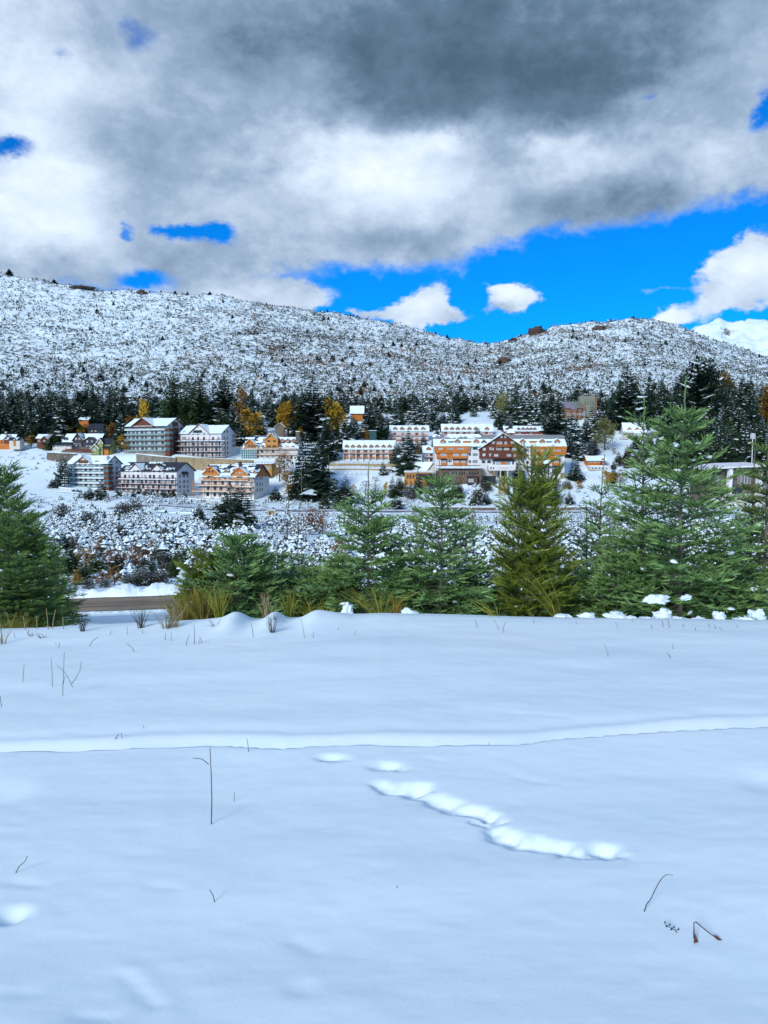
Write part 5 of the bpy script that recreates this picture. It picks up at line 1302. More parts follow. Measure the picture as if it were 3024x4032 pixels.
b.gable(b.x(336), b.x(386), -1, b.z(1738), b.z(1722), DKBLUE, SLATE, 2.2, 6, snow=.05, trim=DKTRIM)
q = MB(); q.box(b.x(218), b.x(290), -2, 3, -2, b.z(1750)); q.build('veranda', CREAM, b.o)
q = MB(); q.slab((b.x(212), -3, b.z(1752)), (b.x(292), -3, b.z(1752)), (b.x(284), 3, b.z(1736)), (b.x(236), 3, b.z(1736)), .25); q.build('veranda_roof', SLATE, b.o)
b.dormer(b.x(246), 2, b.z(1738), 2.6, 1.8, DKBLUE, SLATE, 4, False, 1); b.dormer(b.x(258), 1.6, b.z(1738), 2.2, 1.6, DKBLUE, SLATE, 4, False, 1)
for u in (224, 240, 256, 272, 284): window(b.o, b.x(u), -2.005, b.z(1759), 1.6, 1.3, DKTRIM, GLASSB, 0)
for u, v in ((305, 1728), (318, 1728), (305, 1752), (320, 1752)): window(b.o, b.x(u), -.605, b.z(v + 4), 1.2, 1.3, HONEY, GLASSB, 0)
for u, v in ((352, 1738), (370, 1738), (350, 1758), (362, 1758), (378, 1758)): window(b.o, b.x(u), -2.205, b.z(v + 5), 1.4, 1.5, DKTRIM, GLASSB, 0)
b.balcony(b.x(296), b.x(328), b.z(1748), 1.5, BROWN, BROWN, 'wood', True)
q = MB(); q.box(b.x(322), b.x(388), -2.4, -2.21, -2, b.z(1759)); q.build('stone_base', STONE, b.o)
small_house('chalet', 'small dark blue chalet with bare slate roof above the chalet complex', 352, 400, 1709, 1690, 1669, 490, DKBLUE, SLATE, 0, 8, snow=.0, wins=((366, 1697, 6, 6), (379, 1697, 7, 6)), gm=GLASSB, fm=HONEY)
b = Building('green_house', 'sage green house with twin steep slate gables below the dark chalets', 'house', 367, 437, 1793, 456, -8, D=9)
b.body(b.z(1748), b.z(1726), GREENW, 3, b.x(388), b.x(432), 1.0, 8, axis='x'); b.roof(b.z(1748), b.z(1726), SLATE, b.x(388), b.x(432), 1.0, 8, snow=.0, over=.5)
b.gable(b.x(369), b.x(397), -2, b.z(1764), b.z(1750), GREENW, SLATE, 1.6, 6, snow=.4, trim=WHITEP); window(b.o, b.x(380), -1.605, b.z(1775), 1.7, 1.2, WHITEP, GLASSB, 1)
b.gable(b.x(386), b.x(408), -2, b.z(1742), b.z(1725), GREENW, SLATE, .3, 6, snow=.2, trim=WHITEP); window(b.o, b.x(396), -.305, b.z(1748), 1.2, 1.3, WHITEP, GLASSB, 1)
q = MB(); q.slab((b.x(408), -2, b.z(1764)), (b.x(440), -2, b.z(1764)), (b.x(440), 1, b.z(1756)), (b.x(408), 1, b.z(1756)), .2); q.build('porch_roof', SLATE, b.o)
q = MB(); q.box(b.x(412), b.x(428), -.1, .95, -1, b.z(1766)); q.build('door', ORANGE, b.o)
wall_run('retaining_wall', 'grey-brown retaining wall with piers below the dark chalets', [(184, 1781, 1806, 452), (240, 1784, 1809, 449), (300, 1786, 1812, 447)], STONE, .6, 4.2, cap=.3, pier=True)
for i in range(3):
    wall_run('terrace_step', 'dark terrace edge in the snow, %s of the three before the dark chalets' % ('lowest', 'middle', 'highest')[i], [(240 + 8 * i, 1777 - 5 * i, 1781 - 5 * i, 453 + 4 * i), (366, 1779 - 5 * i, 1783 - 5 * i, 452 + 4 * i)], BROWN, .4, None, cap=.0, drop=.1)
b = small_house('gatehouse', 'tiny brown gatehouse beside the snowy lane in the scrub', 622, 645, 2030, 2016, 2011, 318, STONE, BROWN, 0, 2.5, cat='hut', wins=((639, 2022, 5, 7),), fm=ORANGE)
b = Building('vaulted_shelter', 'brown vaulted masonry shelter half buried in the snowy scrub', 'shelter', 719, 776, 2082, 292, 0, D=5)
an = np.linspace(0, math.pi, 11); hw = b.W / 2
q = MB(); q.prism([(0, 0, -2)] + [(hw - hw * math.cos(a), 0, 2.6 + 1.8 * math.sin(a)) for a in an] + [(b.W, 0, -2)], [(0, 5, -2)] + [(hw - hw * math.cos(a), 5, 2.6 + 1.8 * math.sin(a)) for a in an] + [(b.W, 5, -2)]); q.build('vault', STONE, b.o)
q = MB(); q.box(.5, b.W - .5, -.2, -.01, .6, 3.0); q.build('opening', DARKM, b.o); q = MB(); q.box(-.3, b.W + .3, -1.2, -.21, -1.5, .5); q.build('front_wall', CONC, b.o); q = MB(); q.box(-.35, b.W + .35, -1.25, -.21, .503, .75); q.build('wall_snow', M_SNOWR, b.o)
b = small_house('bus_shelter', 'small yellow booth with flat roof at the lower street', 1055, 1077, 2030, 2012, 2011.5, 312, OCHREW, SLATE, 0, 2.5, cat='booth', snow=1.0, wins=((1062, 2021, 8, 10),), over=.3)

# ------------------------------------------------------------------ B17 white canopy building at the right
b = Building('station_building', 'stone building under a white concrete canopy on slanted columns', 'building', 2776, 2990, 1985, 252, 8, D=9)
q = MB(); q.prism([(0, 2.5, -3), (b.W, 2.5, -3), (b.W, 2.5, b.z(1838)), (0, 2.5, b.z(1852))], [(0, 9, -3), (b.W, 9, -3), (b.W, 9, b.z(1838)), (0, 9, b.z(1852))]); q.build('wall', STONE, b.o)
q = MB(); q.slab((-1.5, -1.5, b.z(1843)), (b.x(2868), -2.0, b.z(1836)), (b.x(2874), 10, b.z(1824)), (-1.5, 10, b.z(1834)), .5); q.build('canopy', WHITEP, b.o)
q = MB(); q.slab((b.x(2868) + .003, -2.0, b.z(1835.5)), (b.W + 1.2, -2.2, b.z(1831)), (b.W + 1.2, 10, b.z(1820)), (b.x(2874) + .003, 10, b.z(1823.5)), .5); q.build('canopy', WHITEP, b.o)
for (ua, ub_) in ((2868, 2860), (2984, 2976)):
    xa, xb = b.x(ua), b.x(ub_); q = MB(); q.prism([(xb - .7, -1.2, -4), (xb + .7, -1.2, -4), (xb + .7, .2, -4), (xb - .7, .2, -4)], [(xa - .5, -1.2, b.z(1842)), (xa + .7, -1.2, b.z(1842)), (xa + .7, .2, b.z(1842)), (xa - .5, .2, b.z(1842))]); q.build('column', WHITEP, b.o)
for i in range(7):
    for j in range(2): window(b.o, b.x(2806 + i * 8.2), 2.495, b.z(1893 + i * 2.2 - j * 15), 7.4 * b.s, 13.5 * b.s, WHITEP, GLASS, 0)
for i in range(4): window(b.o, b.x(2926 + i * 13), 2.495, b.z(1905), 12 * b.s, 34 * b.s, WHITEP, GLASS, 1)
window(b.o, b.x(2946), 2.495, b.z(1862), 50 * b.s, 14 * b.s, WHITEP, GLASS, 2)
for u in (2831, 2894):
    q = MB(); q.box(b.x(u) - .16, b.x(u) + .16, 2.35, 2.49, b.z(1874), b.z(1853)); q.box(b.x(u) - .9, b.x(u) + 1.4, 2.36, 2.488, b.z(1865), b.z(1863)); q.build('iron_cross', DARKM, b.o)
q = MB(); q.box(b.x(2796), b.W + 1, -1.5, 2.45, -3, b.z(1944)); q.build('terrace', PALECONC, b.o)
q = MB(); q.box(b.x(2890), b.x(2920), 0, 2.44, b.z(1944) + .003, b.z(1914)); q.build('counter', DKBLUE, b.o)
sgn = tag(link('sign_board', None, None, tuple(P(2874, 1915, 250.5))), 'bright blue upright sign board against the white canopy column', 'sign')
q = MB(); q.box(-1.0, 1.0, -.1, .1, 0, 2.1); q.build('board', BLUEP, sgn); q = MB(); q.box(-.5, .5, -.13, -.103, 1.2, 1.7); q.box(-.6, .6, -.128, -.104, .4, .9); q.build('pale_panel', WHITEP, sgn); q = MB(); q.box(-.9, -.75, -.05, .05, -4, 0); q.box(.75, .9, -.05, .05, -4, 0); q.build('legs', DARKM, sgn)

# ------------------------------------------------------------------ footbridge, fences, poles, wires, car
br_ = tag(link('footbridge', None, None, tuple(P(2200, 1945, 388))), 'short wooden footbridge with white rails right of the hotel', 'bridge')
L = 83 * 388 / F_PX; q = MB(); q.box(0, L, 0, 2.6, -.35, 0); q.build('deck', POLEW, br_)
q = MB(); q.box(-.2, L + .2, -.05, 2.7, .003, .3); q.build('deck_snow', M_SNOWR, br_)
for xx in (L * .55, L * .98):
    q = MB(); q.box(xx - .15, xx + .15, .3, .6, -5, -.35); q.build('support', POLEW, br_)
q = MB(); q.box(0, L, -.06, 0, .75, .9); q.box(0, L, -.06, 0, 1.35, 1.5); q.build('railing', PALECONC, br_)
fence_run('white railing along the top of the fenced court by the dormered row', 1300, 1824, 1562, 1827, 434.5, 434.5, 1.1, 14, GREYMETAL)
fence_run('tall wire fence on the middle terrace of the court', 1296, 1846, 1540, 1848, 428.5, 428.5, 2.4, 12, GREYMETAL, 2)
fence_run('tall wire fence on the lowest terrace of the court', 1296, 1878, 1440, 1880, 420, 419, 3.0, 8, GREYMETAL, 2)
wall_run('court_wall', 'brown earth wall under the railing of the fenced court', [(1296, 1824, 1832, 434), (1565, 1827, 1834, 434)], TANCONC, .5, None, cap=.0)
wall_run('court_wall', 'brown earth wall under the middle terrace of the fenced court', [(1296, 1845, 1853, 427), (1545, 1847, 1856, 427)], TANCONC, .5, None, cap=.0)
wall_run('hedge_wall', 'long dark bank wall along the upper side of the street below the hotel', [(1690, 1996, 2010, 354), (1900, 1998, 2014, 352), (2200, 1998, 2014, 352), (2330, 1996, 2008, 354)], STONE, .6, 7.0, cap=.25)
fence_run('road barrier along the street below the hotel', 1560, 2013, 2330, 2020, 346, 346, .9, 30, GREYMETAL, 1)
fence_run('timber rail fence beside the lane under the red-balconied apartments', 455, 1952, 772, 2000, 383, 350, .9, 20, POLEW, 1)
wall_run('street_edge', 'low dark kerb wall of the snowy lane through the scrub', [(424, 2022, 2026, 318), (620, 2022, 2027, 319), (770, 2022, 2027, 322)], STONE, .4, None, cap=.5)
def pole(u, vt, Y, label, arm=True, m=None, r=.13):
    g = gpos(u, Y); h = P(u, vt, Y)[2] - g[2]
    o = tag(link('utility_pole', None, None, tuple(g)), label, 'pole'); q = MB(); q.tube([(0, 0, -.5), (0, 0, h)], np.array([r, r * .75]), 6); q.build('pole', m or POLEW, o)
    if arm: q = MB(); q.box(-.9, .9, -.06, .06, h - .6, h - .48); q.build('crossarm', m or POLEW, o)
    return P(u, vt, Y)
t1 = pole(1188, 1820, 384, 'tall bare wooden pole in the dark clump', False, r=.3)
t0 = pole(1294, 1790, 420, 'thin wooden pole at the left end of the fenced court', False, r=.22)
a1 = pole(420, 1952, 362, 'wooden power pole under the low drooping conifer'); a2 = pole(718, 1945, 346, 'wooden power pole by the pale retaining wall'); a3 = pole(1136, 1955, 318, 'wooden power pole left of the dark clump'); a4 = pole(1500, 1962, 330, 'wooden power pole below the leafless trees'); a5 = pole(1003, 1930, 330, 'wooden power pole at the corner of the orange-gabled apartments')
def wire(label, pts, sag=.9):
    q = MB()
    for p0, p1 in zip(pts[:-1], pts[1:]):
        for dz_ in (0, -.35):
            t = np.linspace(0, 1, 10); pp = p0 + (p1 - p0) * t[:, None]; pp[:, 2] -= sag * 4 * t * (1 - t) - dz_
            q.tube(pp, .035, 3)
    tag(q.build('power_line', DARKM), label, 'power line')
wire('pair of sagging power lines crossing in front of the terraced apartments', [P(330, 1968, 372), a1, a2]); wire('pair of sagging power lines in front of the dark clump', [a2, a5, a3, a4])
pm = tag(link('antenna_mast', None, None, tuple(gpos(2956, 300))), 'white mast with slatted panel antenna at the right forest edge', 'mast'); gz = gpos(2956, 300)[2]
hh = P(2956, 1728, 300)[2] - gz; q = MB(); q.tube([(0, 0, -.5), (0, 0, hh)], .14, 6); q.build('mast', WHITEP, pm)
for k in range(4):
    q = MB(); q.box(-.85 + k * .5, -.62 + k * .5, -.15, .05, hh, hh + 2.1); q.build('antenna_panel', WHITEP, pm)
q = MB(); q.box(-.95, 1.0, -.1, .0, hh - .1, hh - .003); q.build('bracket', DARKM, pm)
car = tag(link('parked_car', None, None, tuple(P(300, 1938, 393)), (0, 0, R(-12))), 'dark blue car parked under the white terraced apartments', 'car')
q = MB(); q.prism([(-2.1, -.85, .3), (2.1, -.85, .3), (2.1, -.85, .8), (1.3, -.85, .95), (-2.0, -.85, .95)], [(-2.1, .85, .3), (2.1, .85, .3), (2.1, .85, .8), (1.3, .85, .95), (-2.0, .85, .95)]); q.build('body', mat('dark_blue_car_paint', (.012, .03, .09), .25, .05, 1, spec=.6), car)
q = MB(); q.prism([(-1.8, -.75, .953), (1.0, -.75, .953), (.3, -.65, 1.45), (-1.4, -.65, 1.45)], [(-1.8, .75, .953), (1.0, .75, .953), (.3, .65, 1.45), (-1.4, .65, 1.45)]); q.build('cabin', GLASS, car)
q = MB(); q.box(-1.5, .4, -.68, .68, 1.453, 1.62); q.build('roof_snow', M_SNOWR, car)
wq = MB(); wq.prism([(.33 * math.cos(a), -.1, .33 * math.sin(a)) for a in np.linspace(0, 6.283, 11)[:-1]], [(.33 * math.cos(a), .1, .33 * math.sin(a)) for a in np.linspace(0, 6.283, 11)[:-1]]); wm_ = wq.mesh('wheel', DARKM)
for xx in (-1.3, 1.3):
    for yy in (-.82, .82): link('wheel', wm_, car, (xx, yy, .33))
# street below the village, snow packed and rutted
M_RUT = mat('packed_rutted_snow', (0.42, 0.43, 0.45), 0.8, col2=(0.72, 0.78, 0.84), scale=0.5)
su = np.linspace(420, 3100, 150); st = np.linspace(0, 1, 5); SU, ST = np.meshgrid(su, st)
SY = 342 + ST * 6 ; SP = P(SU, E(SU, SY), SY); SP[..., 2] += .55
tag(link('street', mesh_np('street', SP.reshape(-1, 3), grid_faces(*SU.shape), [M_RUT])), 'snow-packed street below the hotel', kind='structure')

# ------------------------------------------------------------------ the trees of the village and the forest belts
def belt(us, n, y0, y1, h0, h1, kinds, label, group, seed, w=(0.8, 1.05), avoid=(), ht=None):
    rg = np.random.default_rng(seed)
    pl = []
    for q in range(n * 40):
        if len(pl) >= n: break
        u = rg.uniform(*us); Y = rg.uniform(y0, y1)
        if any(a <= u <= b and (len(z_) == 0 or z_[0] <= Y <= z_[1]) for a, b, *z_ in avoid): continue
        x = (u - 1512) / F_PX * Y
        if any((x - a) ** 2 + (Y - b) ** 2 < 7.5 for a, b in pl): continue
        pl.append((x, Y))
        g = gpos(u, Y); h = rg.uniform(h0, h1) * (ht(u, Y) if ht else 1)
        vt = 2016 - F_PX * 0   # top row from the real height
        kd = kinds[int(rg.integers(len(kinds)))]
        k = int(rg.integers(4)); ww = rg.uniform(*w)
        where = label[int(np.searchsorted([z_[0] for z_ in label], u, 'right')) - 1][1]
        fy = (Y - y0) / (y1 - y0); fh = (h - h0) / (h1 - h0)
        lab = '%s %s%s in the %s row %s' % (('low', 'middling', 'tall')[int(min(2, fh * 3))], ('dark ', 'snow-flecked ')[k > 1], {'spruce': 'narrow spruce', 'fir': 'broad fir', 'pine': 'pine', 'green': 'green conifer', 'snowfir': 'snowy fir'}.get(kd, 'conifer'), ('front', 'middle', 'back')[int(min(2, fy * 3))], where)
        grp = group
        nm = {'pine': 'pine_tree', 'snowy': 'snow_laden_conifer', 'snowfir': 'snow_laden_conifer', 'bare': 'bare_tree', 'larch': 'larch_tree', 'bush': 'snowy_bush', 'ochre': 'autumn_tree', 'spruce': 'spruce_tree', 'fir': 'fir_tree'}.get(kd, 'conifer_tree')
        o = tag(link(nm, None, None, (g[0], g[1], g[2] - 0.3), (0, 0, rg.uniform(0, 6.28)), (h * ww, h * ww, h)), lab, 'tree', grp)
        link('trunk', LIMBS[k % 3] if kd in LIMBY else TRUNKS[k % 3], o)
        link('crown', CROWN[kd + str(k)], o)

# dense belt at the foot of the hill, left of the brown-gabled apartment block
belt((-160, 475), 105, 512, 665, 17, 25, ['spruce', 'fir', 'spruce', 'fir'], [(-999, 'at the far left above the cottage'), (90, 'above the red-brown cottage'), (200, 'above the dark chalets'), (330, 'left of the brown-gabled block')], 'dark conifers in the left belt under the hill', 1, w=(.85, 1.2))
belt((-160, 470), 26, 486, 512, 9, 14, ['fir', 'green', 'spruce'], [(-999, 'over the cottage at the left edge'), (120, 'by the red-brown cottage'), (240, 'beside the dark chalets'), (400, 'by the brown-gabled block')], 'short conifers at the front of the left belt', 2, w=(.9, 1.2), avoid=((0, 90, 470, 495), (130, 420, 470, 500)))
belt((470, 1230), 52, 512, 680, 13, 21, ['spruce', 'fir', 'pine'], [(470, 'behind the brown-gabled block'), (700, 'behind the white scaffolded apartments'), (940, 'behind the wooden shed'), (1120, 'behind the yellow chalet')], 'dark conifers behind the apartments', 3, w=(.9, 1.2), avoid=((1030, 1230, 490, 540), (500, 720, 500, 512)))
belt((1180, 2420), 84, 552, 690, 9, 17, ['spruce', 'fir', 'pine', 'green', 'snowfir'], [(-999, 'near the little yellow cabin'), (1480, 'above the white dormered row'), (1720, 'above the dark dormered row'), (1960, 'above the red-fronted row'), (2180, 'around the brick church')], 'conifers on the slope behind the dormered rows', 4, w=(.9, 1.25), avoid=((2190, 2390, 540, 580), (1370, 1440, 530, 565)))
belt((2440, 3260), 125, 398, 520, 20, 29, ['spruce', 'fir', 'spruce', 'fir', 'green'], [(-999, 'right of the dormered lodge'), (2620, 'behind the largest young fir'), (2800, 'above the canopy building'), (2960, 'at the right picture edge')], 'tall conifers of the right-hand forest', 5, w=(.75, 1.0), avoid=((2400, 2600, 380, 512), (2440, 2640, 380, 470)), ht=lambda u, Y: 0.75 if u < 2560 else (1.0 if u > 2700 else 0.9))
belt((2430, 3240), 36, 520, 610, 18, 27, ['spruce', 'fir'], [(-999, 'right of the dormered lodge'), (2620, 'behind the largest young fir'), (2800, 'above the canopy building'), (2960, 'at the right picture edge')], 'tall conifers of the right-hand forest', 6, w=(.75, 1.0))
belt((2600, 3260), 80, 600, 830, 19, 27, ['spruce', 'fir'], [(-999, 'climbing the right hill foot'), (2800, 'around the orange larch'), (2950, 'high at the right picture edge')], 'conifers of the right forest up the hill foot', 12, w=(.8, 1.05), avoid=((2600, 2680, 700, 830), (2900, 3260, 760, 830)))
belt((1690, 2260), 18, 366, 396, 3.5, 7, ['fir', 'spruce', 'green', 'bush'], [(-999, 'before the hotel lobby'), (1900, 'before the hotel entrance'), (2080, 'before the right hotel wing')], 'young trees before the hotel', 13, w=(1.1, 1.5), avoid=((1940, 2010, 366, 400),))
belt((1330, 1690), 10, 366, 400, 3.5, 7, ['fir', 'bare', 'green', 'ochre'], [(-999, 'on the snow below the court'), (1520, 'below the hotel annex')], 'young trees below the court', 14, w=(1.1, 1.5))
belt((300, 790), 11, 374, 387, 3, 5.5, ['fir', 'spruce', 'bush'], [(-999, 'below the white terraced apartments'), (470, 'below the red-balconied apartments'), (690, 'by the pale retaining wall')], 'young trees below the apartments', 15, w=(1.1, 1.5))
belt((2290, 2480), 8, 400, 470, 4, 7, ['snowfir', 'ochre', 'bush', 'fir'], [(-999, 'around the orange kiosk')], 'young trees around the kiosk', 16, w=(1.1, 1.4), avoid=((2300, 2400, 418, 445),))
belt((1960, 2480), 26, 513, 556, 7, 12, ['snowfir', 'fir', 'snowy', 'spruce'], [(-999, 'just above the red-fronted row'), (2150, 'between the hotel roof and the brick church')], 'conifers between the hotel and the church', 7, w=(.9, 1.25), avoid=((2215, 2310, 535, 560),))
belt((1320, 1760), 22, 512, 552, 7, 12, ['snowfir', 'fir', 'snowy', 'spruce'], [(-999, 'around the teal shed'), (1520, 'just above the white dormered row')], 'conifers around the teal shed', 8, w=(.9, 1.25), avoid=((1375, 1440, 530, 560),))
belt((2430, 2700), 30, 425, 490, 6, 9.5, ['fir', 'spruce', 'green'], [(-999, 'below the dormered lodge')], 'conifers below the dormered lodge', 9, w=(.9, 1.2), avoid=((2430, 2480, 455, 490),))
belt((2225, 2345), 14, 440, 505, 7, 11, ['snowfir', 'snowy', 'blue', 'fir'], [(-999, 'right of the hotel, under the church')], 'conifers right of the hotel', 10, w=(.9, 1.2), avoid=((2300, 2390, 420, 450),))
belt((1570, 1690), 8, 450, 492, 6, 10, ['snowfir', 'fir', 'bare'], [(-999, 'in front of the white dormered row')], 'trees in front of the white dormered row', 11, w=(.9, 1.2))
# small conifers scattered up the hillside
rgq = np.random.default_rng(77)
nh = 0
while nh < 285:
    u = rgq.uniform(-120, 3150); Y = 660 + 760 * rgq.random() ** 1.9
    if u < 1000 and Y > 900 and rgq.random() < 0.55: continue
    g = gpos(u, Y); h = rgq.uniform(4, 9) * (1.25 if Y < 850 else 1.0); k = int(rgq.integers(4)); w = rgq.uniform(1.0, 1.5)
    on_crest = Y > 1340
    o = tag(link('hill_conifer', None, None, (g[0], g[1], g[2] - 0.5 + 1.5 * on_crest * 0), (0, 0, rgq.uniform(0, 6.28)), (h * w, h * w, h)),
            '%s conifer %s' % (('little', 'dark', 'larger dark')[int(min(2, (h - 4) / 2.4))], ('on the skyline ' if on_crest else ('high on the slope ' if Y > 1120 else ('above mid-slope ' if Y > 950 else ('below mid-slope ' if Y > 800 else 'low on the slope ')))) + [l for a_, l in ((-999, 'over the cottage at the far left'), (180, 'over the dark chalets'), (400, 'over the slim snow-dusted conifer'), (560, 'over the brown-gabled block'), (740, 'over the white scaffolded apartments'), (920, 'over the golden tree'), (1080, 'over the wooden shed'), (1220, 'over the tall golden tree'), (1360, 'over the yellow cabin'), (1500, 'over the white dormered row'), (1720, 'over the dark dormered row'), (1890, 'over the big hotel gable'), (2050, 'over the red-fronted row'), (2200, 'over the brick church'), (2360, 'over the spreading olive tree'), (2480, 'over the dormered lodge'), (2650, 'over the largest young fir'), (2850, 'over the antenna mast'), (3000, 'at the right edge')) if u >= a_][-1]), 'tree', 'small conifers scattered over the hillside')
    link('trunk', TRUNKS[k % 3], o); link('crown', CROWN[('spruce', 'fir')[k % 2] + str(k)], o)
    nh += 1

